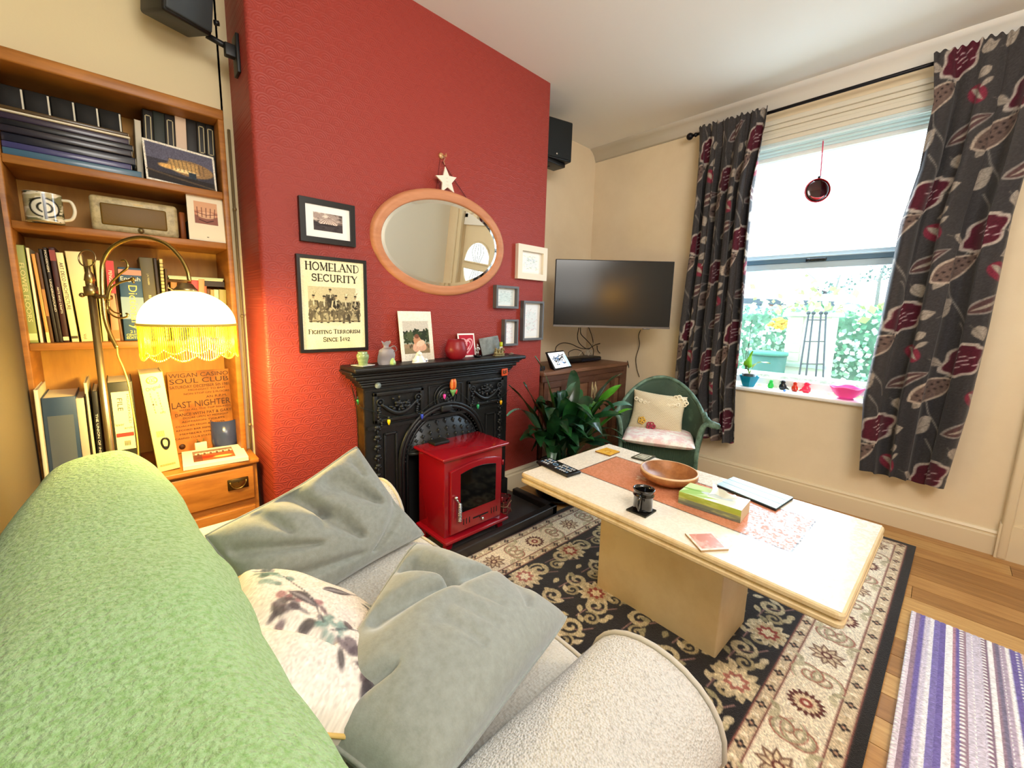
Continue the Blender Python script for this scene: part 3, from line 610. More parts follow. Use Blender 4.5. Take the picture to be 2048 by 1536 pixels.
q = MB(); q.rbox(a.x+.024, a.x+.055, 2.45, 2.54, ZB, ZB+.095, r=.004, seg=2); q.ball((a.x+.04, 2.455, ZB+.098), .009); tag(q.build('small_camera', mat('case_black', '14130f')), 'small black camera in the gap behind the sunset card', 'camera')
# -------- bottom shelf
def B3(TL, TR, BL, BR, col, label, **k): return bk(60+TL[0]*.1432, 720+TL[1]*.1432, 60+TR*.1432, 60+BL*.1432, 60+BR*.1432, ZD, k.pop('yf', 2.3), k.pop('dep', .24), col, label, **k)
B3((42, 425), 92, 225, 285, 'eadfb4', 'narrow cream slipcase at the far left of the bottom shelf', yf=2.27)
def panel(col, z0, z1, a=.12, b_=.88):
    def f(t, M, w, h): MB(M=M).box(w*a, w*b_, -.001, 0, h*z0, h*z1).build('label_panel', mat('panel_'+col, col, rough=.4), t)
    return f
B3((150, 545), 620, 300, 765, '2b4058', 'blue box binder with a grey spine label behind the throw', name='box_binder', extra=panel('565d62', .22, .8))
B3((630, 540), 745, 775, 890, 'b7ab90', 'thick grey cream book right of the blue binder', dep=.2)
B3((760, 470), 800, 900, 925, '2d2418', 'dark book between the grey one and the white folder')
B3((745, 325), 792, 925, 968, 'd9cda4', 'tall thin white folder left of the lamp pole')
B3((855, 440), 960, 985, 1065, '191715', 'black book with white spine lettering behind the lamp pole', text=[('THE UNION OF INSTRUMENTS', .4, .7, .4, .5)], lettercol='e8e2d0')
def lever(t, M, w, h):
    F_ = FT
    MB(M=M).box(w*.12, w*.86, -.0012, 0, h*.30, h*.90).build('spine_label', mat('label_cream', 'f0e6a8', rough=.5), t)
    q = MB(M=M); q.box(w*.14, w*.84, -.0018, -.0013, h*.435, h*.475); q.build('red_band', mat('label_red', 'c03a2c', rough=.5), t)
    q = MB(M=M); q.text('FILE', tr(w*.42, -.002, h*.77)@VT, w=h*.13, h=w*.2)
    q.text('HOUSEHOLD', tr(w*.75, -.002, h*.72)@VT, w=h*.3, h=w*.1)
    q.text('lever', tr(w*.33, -.002, h*.565)@F_, w=w*.34, h=h*.03); q.text('arch', tr(w*.65, -.002, h*.525)@F_, w=w*.34, h=h*.025)
    for k in range(9): q.box(w*(.42+.03*k), w*(.42+.03*k+.012+.008*(k % 2)), -.002, -.0013, h*.34, h*.39)
    q.build('lettering', mat('label_ink', '4a4226', rough=.5), t)
    MB(M=M).tube([(w*.52+.017*math.cos(a), -.002, h*.17+.017*math.sin(a)) for a in np.linspace(0, 2*math.pi, 25)[:-1]], .002, 6, closed=True).build('finger_ring', mat('chrome', 'd0d0d0', rough=.15, metal=1), t)
B3((1065, 320), 1440, 1230, 1575, '2c2b1c', 'black lever arch file with a cream label reading FILE', name='lever_arch_file', yf=2.27, extra=lever)
def boxf(t, M, w, h):
    F_ = FT
    q = MB(M=M); q.text('DXD', tr(w*.48, -.0014, h*.93)@F_, w=w*.42, h=h*.045); q.text('Original', tr(w*.48, -.0014, h*.85)@F_@rot('Z', 12), w=w*.65, h=h*.045)
    q.tube([(w*.48+w*.24*math.cos(a), -.001, h*.93+h*.035*math.sin(a)) for a in np.linspace(0, 2*math.pi, 25)[:-1]], .0012, 5, closed=True)
    for k in range(14): q.box(w*(.14+.05*k), w*(.14+.05*k+.025), -.0012, 0, h*.055, h*.075)
    q.build('brand_lettering', mat('orange_ink', 'c88a2c', rough=.5), t)
    q = MB(M=M)
    for s_, cx_, z0 in (('ARCHIVES', .3, .80), ('NOUVEAUX', .62, .80), ('FOR', .46, .74)):
        for k, ch in enumerate(s_): q.text(ch, tr(w*(cx_+.012*k), -.0014, h*(z0-.027*k))@F_, w=w*.065, h=h*.017)
    q.text('AM3', tr(w*.68, -.0014, h*.60)@F_, w=w*.24, h=h*.02)
    for k in range(8): q.box(w*(.24+.045*k), w*(.24+.045*k+.02), -.0012, 0, h*.36, h*.42, m=1)
    q.build('handwriting', [mat('label_ink', '4a4226'), mat('orange_ink', 'c88a2c')], t)
    q = MB(M=M); q.tube([(w*.55+w*.16*math.cos(a)*(1+.25*math.sin(a)), -.002, h*.285+h*.055*math.sin(a)) for a in np.linspace(0, 2*math.pi, 29)[:-1]], .004, 6, closed=True); q.lathe([(0, .002), (.006, .002), (.006, 0)], (0, 0, 0), 14, M=tr(w*.53, -.001, h*.245)@rot('X', 90)); q.build('finger_pull', mat('black_plastic', '141414', rough=.4), t)
bk(278, 749, 330, 317, 361, ZD, 2.25, .20, 'efe39a', 'tall pale yellow box file with black finger pull and handwriting', name='box_file', extra=boxf, page='6c5418')
# printed brown poster
c = Cv(1.25, 1.6, 110, 'a5692c'); c.cloud('7c4717', .45, 4, .7, 2)
PB = thing('club_poster', (.33, 2.56, ZD), 'brown card poster printed WIGAN CASINO SOUL CLUB at the back of the bottom shelf', 'poster')
a, b_, d_ = at(333, 745, y=2.52), at(457, 737, y=2.52), at(350, 898, y=2.50); d_ = Vector((a.x, d_.y-.015, ZD+.002)); ex = Vector((b_.x-a.x, 0, 0)); ey = d_-a
painted(c, quad(a, ex, ey), 'card_sheet', PAPER, PB, solid=.003)
q = MB(); hgt = ey.length; Mx = frame((0, 0, 0), ex, -ey); wx = ex.length
def tx(s_, u, v, w_, h_): p = a+ex*u+ey*v; q.text(s_, Matrix.Translation(p+Mx.col[2].xyz*.004)@Mx, w=w_*wx, h=h_*hgt)
for s_, u, v, w_, h_ in (('WIGAN CASINO', .5, .05, .96, .05), ('SOUL CLUB', .5, .12, .95, .06), ('SATURDAY DECEMBER 5th 1981', .5, .19, .96, .035), ('MIDNIGHT TO 8AM', .6, .235, .6, .022), ('NON STOP ON 2 FLOORS', .6, .28, .75, .022), ('AN R.P.M.', .75, .335, .35, .028), ('LAST NIGHTER', .5, .41, .95, .075), ('WITH ALL THE TOP SOUNDS', .55, .475, .85, .02),
    ('DANCE WITH PAT & GARY', .52, .53, .92, .035), ('DOORS OPEN AT MIDNIGHT', .55, .575, .75, .022), ('ADMISSION TICKETS', .5, .62, .7, .02), ('COACHES FROM ALL OVER', .45, .67, .8, .02), ('RECORD BAR REFRESHMENTS', .48, .72, .85, .02), ('MEMBERS ONLY', .4, .77, .6, .02), ('CASINO CLUB STATION ROAD', .45, .82, .85, .02)): tx(s_, u, v, w_, h_)
q.build('printing', mat('brown_ink', '3c1c06', rough=.6), PB)
for u in (.12, .38, .85): q = MB(); p = a+ex*u+ey*.92; q.lathe([(0, 0), (.013, 0), (.013, .001)], (0, 0, 0), 14, M=Matrix.Translation(p+Mx.col[2].xyz*.003)@Mx); q.build('record_motif', MC['brown_ink'], PB)
# blue glass holder, plug, white book
g0 = at(452, 893, z=ZD); wdt = pxr(46, g0); hg = at(450, 838, y=g0.y).z-ZD
t = thing('candle_holder', g0, 'frosted blue glass candle holder in front of the brown poster', 'candle holder')
MB().lathe([(0, .003), (wdt*.8, .003), (wdt*.95, .015), (wdt, .04), (wdt*.97, hg), (wdt*.9, hg), (wdt*.92, .04), (wdt*.8, .012), (0, .012)], g0, 28).build('glass_cup', mat('blue_frost_glass', '42507c', rough=.2, trans=.35), t)
MB().lathe([(0, .012), (wdt*.84, .014), (wdt*.85, hg*.55), (0, hg*.55)], g0, 20).build('wax', mat('blue_wax', '6a7a94', rough=.5), t)
a = at(402, 899, z=ZD); t = thing('plug_adaptor', a, 'white mains plug adaptor standing with three pins up', 'plug')
MB().rbox(a.x-.025, a.x+.025, a.y-.02, a.y+.02, ZD, ZD+.042, r=.004).build('adaptor_body', mat('white_plastic', 'f0e8c8', rough=.3), t)
q = MB(); q.box(a.x-.003, a.x+.003, a.y+.005, a.y+.011, ZD+.04, ZD+.064); q.box(a.x-.016, a.x-.009, a.y-.009, a.y-.005, ZD+.04, ZD+.058); q.box(a.x+.009, a.x+.016, a.y-.009, a.y-.005, ZD+.04, ZD+.058); q.build('pins', hm, t)
t = thing('photo_book', (.37, 2.24, ZD), 'white photo book with a street scene cover lying at the front edge of the base', 'book')
A_, B_, C_, D_ = at(363, 904, z=ZD+.02), at(482, 887, z=ZD+.02), at(497, 913, z=ZD+.02), at(366, 934, z=ZD+.02)
q = MB(); q.add([tuple(p-Vector((0, 0, .018))) for p in (A_, B_, C_, D_)]+[tuple(p-Vector((0, 0, .002))) for p in (A_, B_, C_, D_)], [(0, 1, 2, 3), (4, 7, 6, 5), (0, 4, 5, 1), (1, 5, 6, 2), (2, 6, 7, 3), (3, 7, 4, 0)]); q.build('pages', mat('pages_white', 'e8dfc4', rough=.7), t, fixn=True)
c = Cv(2, 1, 60, 'f4ecd8'); c.rect(.32, 1.62, .12, .82, 'b05a34'); c.rect(.32, 1.62, .12, .4, '8a7c6a', .8); c.cloud('e8d0a0', .62, 8, 0, 1)
for k in range(6): c.flower(.5+k*.2, .32, .08, 2, .3, 'e8dcc8'); c.ell(.5+k*.2, .36, .04, .07, '6a4a3a')
c.ell(.7, .6, .3, .09, 'a03020'); c.ell(1.25, .66, .3, .06, 'f0c070'); c.rect(.32, .6, .4, .8, '4a3430', .6)
painted(c, lambda S, T: tuple((A_[k]*(1-S)*(1-T)+B_[k]*S*(1-T)+C_[k]*S*T+D_[k]*(1-S)*T) for k in range(3)), 'cover', PAPER, t, solid=.002)
# ================================================================== arched floor lamp
LD = 1.48; LP = lambda u, v, dd=0: at(u, v, d=LD+dd)
brass = mat('antique_brass', 'a8946a', rough=.3, metal=.9); brass2 = mat('bright_brass', 'c0a860', rough=.22, metal=.95)
pt = LP(183, 588); lamp = thing('floor_lamp', (pt.x-.0, pt.y, 0), 'brass arched floor lamp with glowing beaded shade beside the bookcase', 'floor lamp')
MB().lathe([(0, 0), (.12, 0), (.12, .012), (.09, .022), (.03, .035), (.014, .06), (.0115, .09)], (pt.x, pt.y, 0), 32).build('base', brass, lamp)
MB().tube([(pt.x, pt.y, .06), (pt.x, pt.y, pt.z+.0)], .0115, 14).build('pole', brass, lamp)
MB().lathe([(.012, 0), (.02, .0), (.02, .03), (.013, .032), (.013, .05), (.016, .052), (.012, .075), (.006, .085), (.006, .1), (0, .101)], (pt.x, pt.y, pt.z-.005), 20).build('collar', brass, lamp)
rc_ = LP(177, 546); ctr = Vector((pt.x, pt.y, pt.z+.125)); q = MB(); q.tube([ctr+RT*(.030*math.cos(a))+UP*(.030*math.sin(a)) for a in np.linspace(0, 2*math.pi, 33)[:-1]], .0024, 8, closed=True); q.build('ring_finial', brass, lamp)
k1 = LP(164, 590); q = MB(); q.tube([Vector((pt.x, pt.y, k1.z)), k1+RT*.004], .004, 8); q.ball(k1, .0085); q.build('thumb_screw', brass, lamp)
q = MB(); q.tube([Vector((pt.x, pt.y, LP(200, 592).z)), LP(222, 595)], .0085, 10); q.build('clamp', brass, lamp)
arm = spline([LP(234, 696), LP(222, 672), LP(211, 640), LP(206, 600), LP(204, 560), LP(206, 525), LP(222, 497), LP(252, 480), LP(290, 475), (LP(330, 487)), LP(358, 512), LP(374, 540), LP(379, 562)], 8)
MB().tube(arm, .0068, 12).build('arm', brass2, lamp)
q = MB()
for pts, r_ in ((((215, 598), (220, 570), (240, 548), (255, 535), (252, 522), (243, 521)), .004), (((217, 600), (222, 578), (238, 566), (262, 560), (268, 566)), .0038), (((217, 600), (215, 618), (224, 630), (238, 636), (252, 634), (256, 629), (252, 627)), .0032), (((219, 600), (219, 614), (228, 624), (242, 628)), .0026), (((262, 560), (268, 556)), .006)):
    P_ = spline([LP(*p, -.006) for p in pts], 6); q.tube(P_, r_, 8)
q.build('scroll', brass2, lamp)
cd = spline([LP(234, 696), LP(236, 712), LP(246, 735), LP(256, 765), LP(264, 810), LP(272, 860), LP(276, 900), LP(277, 960)], 6); MB().tube(cd, .0028, 7).build('cord', mat('gold_cord', 'b08c3c', rough=.5), lamp)
sc = LP(378, 647); Rr = (LP(457, 647)-LP(298, 647)).length/2; ht = (LP(378, 580)-LP(378, 647)).length
q = MB(); q.lathe([(.012, .022), (.02, .02), (.03, .004), (.034, .002), (.034, -.010), (.0, -.012)], sc+Vector((0, 0, ht)), 24); q.tube([sc+Vector((-.034, 0, ht-.004)), sc+Vector((-.05, -.01, ht+.004)), sc+Vector((-.05, -.01, ht+.014))], .003, 6); q.build('shade_collar', brass, lamp)
shm = mat('glowing_silk_shade', 'fff0b0', rough=.7, emit=('ffe9a0', 2.6))
MB().lathe([(Rr*math.sin(a), ht*(math.cos(a))*.98) for a in np.linspace(.3, math.pi/2, 14)]+[(Rr*.985, -.004), (Rr*.97, -.004)]+[(Rr*.97*math.sin(a), ht*.95*math.cos(a)) for a in np.linspace(math.pi/2, .3, 10)], sc, 56).build('lamp_shade', shm, lamp)
MB().tube([sc+Vector((Rr*1.0*math.cos(a), Rr*1.0*math.sin(a), -.003)) for a in np.linspace(0, 2*math.pi, 61)[:-1]], .005, 6, closed=True).build('trim_band', mat('gold_braid', 'a88c30', rough=.5, emit=('d8b040', .35)), lamp)
q = MB(); n = 132; fh = (LP(378, 647)-LP(378, 716)).length
for k in range(n):
    a = 2*math.pi*k/n; L_ = fh*(.84+.14*abs(math.sin(k*math.pi/11))); x, y = sc.x+Rr*.99*math.cos(a), sc.y+Rr*.99*math.sin(a)
    q.tube([(x, y, sc.z-.006), (x+.001*math.sin(k*5), y, sc.z-L_)], .0016, 4); q.ball((x, y, sc.z-L_), .0032, n=5, m=1)
tag(q.build('bead_fringe', [mat('yellow_beads', 'e0bc20', rough=.3, emit=('ecc81c', .6)), mat('yellow_beads_end', 'f4d84a', rough=.2, emit=('ffe040', .5))], lamp), kind='stuff')
MB().ball(sc+Vector((0, 0, .03)), .028).build('bulb', mat('bulb_glow', 'ffffff', emit=('fff0c0', 12)), lamp)
pl = bpy.data.lights.new('lamp_bulb_light', 'POINT'); pl.energy = 34; pl.color = (1, .74, .26); pl.shadow_soft_size = .06; po = bpy.data.objects.new('lamp_bulb_light', pl); po.location = sc+Vector((0, 0, -.10)); COL.objects.link(po)
# ================================================================== loudspeaker beside the bookcase
spk = mat('speaker_black', '0d0e10', rough=.45); spg = mat('speaker_grey', '2a3034', rough=.5)
def P22(u, v): return at(u, v, y=2.2)
t = thing('loudspeaker', (.29, 2.2, 2.4), 'black loudspeaker on a wall arm above the bookcase, cut off at the top', 'loudspeaker')
M_ = tr(.275, 2.2, 2.385)@rot('Z', 20)@rot('X', 12)
MB(M=M_).rbox(-.085, .085, -.08, .09, 0, .3, r=.012).build('cabinet', spk, t)
MB(M=M_).rbox(-.08, .08, -.09, -.078, .01, .29, r=.006).build('grille', spg, t)
q = MB(); a = P22(412, 70); q.tube([a, P22(440, 86), P22(466, 100)], .012, 8); q.tube([P22(428, 45), P22(438, 47)], .01, 8); q.rbox(.425, .47, 2.17, 2.20, 2.33, 2.38, r=.005); q.rbox(.462, .476, 2.15, 2.22, 2.27, 2.42, r=.003); q.build('wall_arm', spk, t)
MIRX, MIRZ = 5.2, -2.6
# ================================================================== pictures and mirror on the red wall
blackf = mat('black_frame', '15110f', rough=.35); greyf = mat('grey_frame', '5b5a5c', rough=.45); creamf = mat('cream_frame', 'e9dcc6', rough=.5); woodf = mat('pale_pink_wood', 'c98a62', rough=.5, var=('b4744e', 3, (1, 8, 8), .3, .7))
def wall_frame(tl, trr, bl, br, fw, fm, dep, label, cat, inner, mount=0, mcol='f3eee4', name='picture_frame'):
    P = [at(*p, y=D-dep) for p in (tl, trr, br, bl)]
    x0 = (P[0].x+P[3].x)/2; x1 = (P[1].x+P[2].x)/2; z1 = (P[0].z+P[1].z)/2; z0 = (P[3].z+P[2].z)/2
    t = thing(name, ((x0+x1)/2, D-dep/2, z0), label, cat)
    q = MB(); a = D-dep; prof = [(0, D), (0, a), (fw, a), (fw, a+min(.012, dep*.8)), (fw*.9, D)]
    pts = [(x0, z0), (x1, z0), (x1, z1), (x0, z1)]; vs = []
    for i, (x, z) in enumerate(pts):
        sx = 1 if x == x0 else -1; sz = 1 if z == z0 else -1
        for o, y in prof: vs.append((x+sx*o, y, z+sz*o))
    K = len(prof); q.add(vs, [(i*K+j, i*K+(j+1) % K, ((i+1) % 4)*K+(j+1) % K, ((i+1) % 4)*K+j) for i in range(4) for j in range(K)])
    q.build('frame', fm, t, fixn=True, bev=.0012)
    back = a+min(.008, dep*.6) if dep < .03 else D-.006
    MB().box(x0+fw*.8, x1-fw*.8, back, back+.003, z0+fw*.8, z1-fw*.8).build('mount', mat('mount_'+mcol, mcol, rough=.7), t)
    ix0, ix1, iz0, iz1 = x0+fw+mount, x1-fw-mount, z0+fw+mount*.9, z1-fw-mount*.9
    inner((ix0, back-.001, iz1), (ix1-ix0, 0, 0), (0, 0, iz0-iz1), t, inner)
    return t
def inner_canvas(c, name='print'):
    def f(o, ex, ey, t, _): painted(c, quad(o, ex, ey), name, PAPER, t)
    return f
# circus tent print
c = Cv(3, 2.1, 50, '6b5a55'); c.rect(0, 3, 0, .9, 'a79389'); c.cloud('e6d8c8', .55, 5, .9, 5); c.rect(0, 3, 1.15, 2.1, '3e3638', .92); c.cloud('2a2222', .6, 6, .7, 9)
for s_ in (-1, 1): c.line([(1.6+s_*1.5, .95), (1.6+s_*.9, .8), (1.6, .5)], .02, 'd8c0b0')
c.ell(1.5, 1.12, 1.0, .32, 'c9b4a6'); 
for k in range(15): c.line([(1.55, .42), (.62+k*.135, 1.15+.2*math.sin(math.pi*k/14))], .035 if k % 2 else .06, 'f0e0d2' if k % 2 else '8a6e66')
c.ell(1.5, 1.38, .95, .12, '2c2426'); c.noise(.1)
wall_frame((597, 391), (712, 411), (602, 483), (710, 493), .026, blackf, .022, 'small landscape black framed print of a pale tent, above the large poster', 'picture', inner_canvas(c), .035, 'f6f1ea')
# serif stroke letters
def arc(cx, cy, rx, ry, a0, a1, n=12): return [(cx+rx*math.cos(R(a0+(a1-a0)*k/n)), cy+ry*math.sin(R(a0+(a1-a0)*k/n))) for k in range(n+1)]
TK, TN = .2, .09
def vst(x, y0=0, y1=1, w=TK): return [([(x, y0), (x, y1)], w), ([(x-.12, y0), (x+.12, y0)], TN), ([(x-.12, y1), (x+.12, y1)], TN)]
LET = {'H': (.9, vst(.18)+vst(.72)+[([(.18, .62), (.72, .62)], TN)]), 'O': (.95, [(arc(.47, .5, .38, .5, 0, 360, 28), .15)]), 'M': (1.1, vst(.18, w=.08)+vst(.92)+[([(.18, 1), (.52, .1)], TK), ([(.52, .1), (.92, 1)], TN)]),
 'E': (.75, vst(.18)+[([(.18, 1), (.65, 1)], TN), ([(.18, .38), (.62, .38)], TN), ([(.18, 0), (.68, 0)], TN), ([(.68, 0), (.68, .12)], TN), ([(.65, 1), (.65, .88)], TN)]), 'L': (.72, vst(.18)+[([(.18, 0), (.66, 0)], TN), ([(.66, 0), (.66, .16)], TN)]),
 'A': (.95, [([(.1, 0), (.45, 1.03)], TN), ([(.45, 1.03), (.82, 0)], TK), ([(.0, 0), (.25, 0)], TN), ([(.68, 0), (.95, 0)], TN), ([(.22, .36), (.72, .36)], TN)]), 'N': (.95, vst(.18, w=.08)+[([(.18, 1), (.74, .05)], TK), ([(.74, 1), (.74, 0)], .08), ([(.62, 1), (.86, 1)], TN)]),
 'D': (.92, vst(.18)+[([(.18, 1), (.42, 1)]+arc(.42, .5, .38, .5, 90, -90)+[(.18, 0)], .09)]), 'S': (.72, [(arc(.36, .74, .24, .26, 20, 250, 10)+arc(.36, .26, .27, .26, 70, -160, 10), .15), ([(.6, .98), (.6, .78)], TN), ([(.1, .02), (.1, .25)], TN)]),
 'C': (.85, [(arc(.46, .5, .38, .5, 45, 315, 20), .15), ([(.74, .98), (.74, .75)], TN)]), 'U': (.9, [([(.18, 1), (.18, .35)]+arc(.45, .35, .27, .36, 180, 360, 10)+[(.72, 1)], .15), ([(.05, 1), (.31, 1)], TN), ([(.6, 1), (.84, 1)], TN)]),
 'R': (.88, vst(.18)+[([(.18, 1), (.42, 1)]+arc(.42, .74, .24, .26, 90, -90)+[(.18, .48)] , .12), ([(.38, .48), (.78, 0)], .13), ([(.7, 0), (.9, 0)], TN)]), 'I': (.4, vst(.2)), 'T': (.82, vst(.4)+[([(.06, 1), (.76, 1)], TN), ([(.06, 1), (.06, .86)], TN), ([(.76, 1), (.76, .86)], TN)]),
 'Y': (.88, [([(.1, 1), (.42, .45)], TK), ([(.42, .45), (.78, 1.05)], TN), ([(.42, .48), (.42, 0)], TK), ([(.3, 0), (.55, 0)], TN), ([(-.02, 1), (.24, 1)], TN)]), 'F': (.7, vst(.18)+[([(.18, 1), (.64, 1)], TN), ([(.18, .5), (.52, .5)], TN), ([(.64, 1), (.64, .86)], TN)]),
 'G': (.92, [(arc(.46, .5, .38, .5, 45, 320, 20), .15), ([(.76, .4), (.76, .05)], .12), ([(.62, .4), (.88, .4)], TN)]), '1': (.45, vst(.25)+[([(.08, .85), (.25, 1)], TN)]), '4': (.75, [([(.52, 0), (.52, 1), (.08, .3), (.7, .3)], .1)]), '9': (.72, [(arc(.36, .72, .22, .27, 0, 360, 16), .11), ([(.6, .68), (.56, .4), (.36, .0)], .12)]), '2': (.72, [(arc(.34, .74, .24, .26, 160, -30, 10)+[(.1, .03), (.64, .03)], .15)]), ' ': (.4, [])}
def word(c, s_, x, y, hh, w, col='2b2416', small=None):
    """x centre, y baseline (down canvas); small-caps after first letter of each word when small given"""
    def k_(i): return small if (small and i and s_[i-1] != ' ') else 1
    tot = sum(LET[ch][0]*k_(i) for i, ch in enumerate(s_)); sx = w/tot; px_ = x-w/2
    for i, ch in enumerate(s_):
        k = k_(i)
        for pts, tw in LET[ch][1]: c.line([(px_+p[0]*sx*k, y-p[1]*hh*k) for p in pts], max(tw*sx*.95, 1.15/c.k), col)
        px_ += LET[ch][0]*sx*k
c = Cv(1, 1.42, 330, 'efe6bd'); c.cloud('e6daa4', .5, 3, .5, 2)
word(c, 'HOMELAND', .5, .165, .115, .86); word(c, 'SECURITY', .53, .335, .105, .74)
word(c, 'FIGHTING TERRORISM', .5, 1.17, .065, .84, small=.78); word(c, 'SINCE 1492', .52, 1.30, .07, .44, small=.8)
c.rect(.10, .93, .42, .985, 'b7ab86'); c.rect(.10, .93, .42, .66, 'c6bb96', .8); c.rect(.86, .93, .42, .62, 'e4dcc0'); c.rect(.10, .93, .95, .985, '8a7f60'); c.line([(.3, 1.01), (.75, 1.01)], .004, 'a89c78'); c.line([(.36, 1.03), (.66, 1.03)], .003, 'a89c78')
rgs = random.Random(77)
def sitter(x, y, dark, shirt, feather=False, stand=False):
    tones = ['5a5140', '80765a', 'a59a78', '463e2e', '6e644c', 'c2b792']
    if not stand:
        c.flower(x, y+.29, .088, 5, .1, '665c46', rgs.random()*3); 
        for k in range(16): c.ell(x+rgs.uniform(-.075, .075), y+rgs.uniform(.21, .38), rgs.uniform(.012, .03), rgs.uniform(.012, .04), rgs.choice(tones), rgs.uniform(0, 3), .8)
        for s_ in (-1, 1): c.leaf(x+s_*.035, y+.27, x+s_*.05, y+.44, .022, rgs.choice(tones)); c.ell(x+s_*.052, y+.43, .022, .009, '2a2318')
    c.flower(x, y+.155, .068, 3, .12, dark, math.pi/2, 1.2)
    for k in range(10): c.ell(x+rgs.uniform(-.055, .055), y+rgs.uniform(.09, .22), rgs.uniform(.008, .018), rgs.uniform(.012, .03), rgs.choice(tones), rgs.uniform(0, 3), .7)
    c.leaf(x+rgs.uniform(-.01, .01), y+.075, x, y+.19, .012, shirt, .8)
    for s_ in (-1, 1): c.line([(x+s_*.055, y+.10), (x+s_*.07, y+.19), (x+s_*.02, y+.24)], .024, rgs.choice(tones)); c.ell(x+s_*.02, y+.24, .011, .009, 'b8a684')
    c.ell(x, y+.035, .020, .028, 'b8a684'); c.ell(x, y+.012, .022, .015, '2e271b'); c.ell(x-.006, y+.042, .010, .014, '8a7a5c')
    if feather:
        for s_ in (-.03, 0, .025, .05): c.leaf(x, y+.005, x+s_, y-.055, .007, rgs.choice(['e8dfc2', 'a89c78', 'd0c49e']))
sitter(.44, .45, '3a3326', 'd8cfae', stand=True); c.rect(.39, .49, .6, .75, '3a3326')
for x, dk_, sh, fe in ((.18, '8c8060', 'e2d8b8', True), (.34, '6a6048', 'e8dfc0', False), (.53, '2c261a', 'ece4c8', False), (.695, '4c4432', 'e2d8b8', True), (.85, '241e16', 'dcd2b2', True)): sitter(x, .555+.01*math.sin(x*20), dk_, sh, fe)
c.noise(.05, 2)
wall_frame((589, 509), (733, 519), (605, 710), (737, 697), .0155, blackf, .022, 'black framed cream poster reading HOMELAND SECURITY with an old group photograph', 'poster', inner_canvas(c, 'poster_sheet'), .0, 'efe6bd')
def scrib(w, h, bg, cols, seed, img=None):
    c = Cv(w, h, 60, bg)
    if img: c.rect(w*.2, w*.8, h*.22, h*.78, img, .6)
    rg = random.Random(seed)
    for k in range(60): x, y = rg.uniform(.15, .85)*w, rg.uniform(.15, .85)*h; c.line([(x, y), (x+rg.uniform(-.12, .12)*w, y+rg.uniform(-.05, .05)*h)], .02, rg.choice(cols), .6)
    return c
wall_frame((1038, 486), (1096, 497), (1035, 556), (1093, 563), .042, creamf, .03, 'square cream framed watercolour at the top right edge of the red wall', 'picture', inner_canvas(scrib(1, 1, 'f4f3ee', ['9ab0c4', 'b8c890', '8aa070', 'c8d8e0'], 1, 'dfe8ee')), .012)
wall_frame((993, 570), (1038, 573), (993, 616), (1038, 618), .016, greyf, .035, 'small square grey box frame below the mirror, left of the portrait ones', 'picture', inner_canvas(scrib(1, 1, 'dfe9e8', ['8aa0a4', 'b8c4c0', '9ab0b4'], 2, 'c8dcdc')), .008)
wall_frame((1048, 602), (1089, 602), (1046, 681), (1086, 680), .016, greyf, .035, 'tall grey box frame with a pale print, the largest of the grey ones', 'picture', inner_canvas(scrib(1, 1.6, 'eceeee', ['b8c8cc', 'd8a0a8', 'a8c0b8'], 3, 'dce6e8')), .012)
wall_frame((1010, 638), (1038, 640), (1009, 690), (1036, 693), .014, greyf, .035, 'small upright grey box frame touching the end of the mantelpiece', 'picture', inner_canvas(scrib(1, 1.6, 'f0f0f2', ['b0b8cc', 'd87888', 'c8c8d0'], 4)), .008)
# oval mirror, leaning a little off the wall
mc_ = .5*(at(744, 475, y=D-.03)+at(1004, 497, y=D-.03)); mzt, mzb = at(856, 373, y=D-.03).z, at(925, 594, y=D-.03).z; mcx, mcz = mc_.x, (mzt+mzb)/2
ra_, rb_ = abs(at(1004, 497, y=D-.03).x-mcx), (mzt-mzb)/2
MM = tr(mcx, D-.028, mcz)@rot('Z', MIRZ)@rot('X', MIRX)@FT
t = thing('wall_mirror', (mcx, D-.02, mcz-rb_), 'oval mirror with pale pinkish wooden frame hanging over the mantelpiece', 'mirror')
q = MB(M=MM); prof = [(0, -.014), (.004, .004), (.014, .012), (.028, .014), (.042, .009), (.05, .013), (.058, .004), (.056, -.006), (.04, -.014)]
q.grid(lambda u, v: (lambda a, p: ((ra_-p[0])*math.cos(a), (rb_-p[0])*math.sin(a), p[1]))(2*math.pi*u, prof[int(round(v*(len(prof)-1)))]), 72, len(prof), wrap=True); q.build('frame', woodf, t)
ia, ib = ra_-.054, rb_-.054; mir = mat('mirror_silver', 'eef2ee', rough=.0, metal=1)
q = MB(M=MM); n = 72; vs = [(0, 0, .003)]+[((ia-.022)*math.cos(2*math.pi*k/n), (ib-.022)*math.sin(2*math.pi*k/n), .003) for k in range(n)]; q.add(vs, [(0, k+1, (k+1) % n+1) for k in range(n)]); q.build('mirror_glass', mir, t)
q = MB(M=MM); q.grid(lambda u, v: ((ia-.022*(1-v))*math.cos(2*math.pi*u), (ib-.022*(1-v))*math.sin(2*math.pi*u), .003-.0022*v), 72, 2, wrap=True, sm=False); q.build('bevelled_edge', mat('mirror_bevel', 'f4f8f6', rough=.03, metal=1), t)
hk = at(884, 311, y=D-.01); q = MB(); q.tube([(hk.x-.01, D-.006, hk.z-.02), (mcx-.05, D-.015, mcz+rb_*.97)], .0012, 5); q.tube([(hk.x+.005, D-.006, hk.z-.03), (mcx+.22, D-.015, mcz+rb_*.80)], .0022, 5); q.build('hanging_cord', mat('dark_red_cord', '5a1a1c', rough=.7), t)
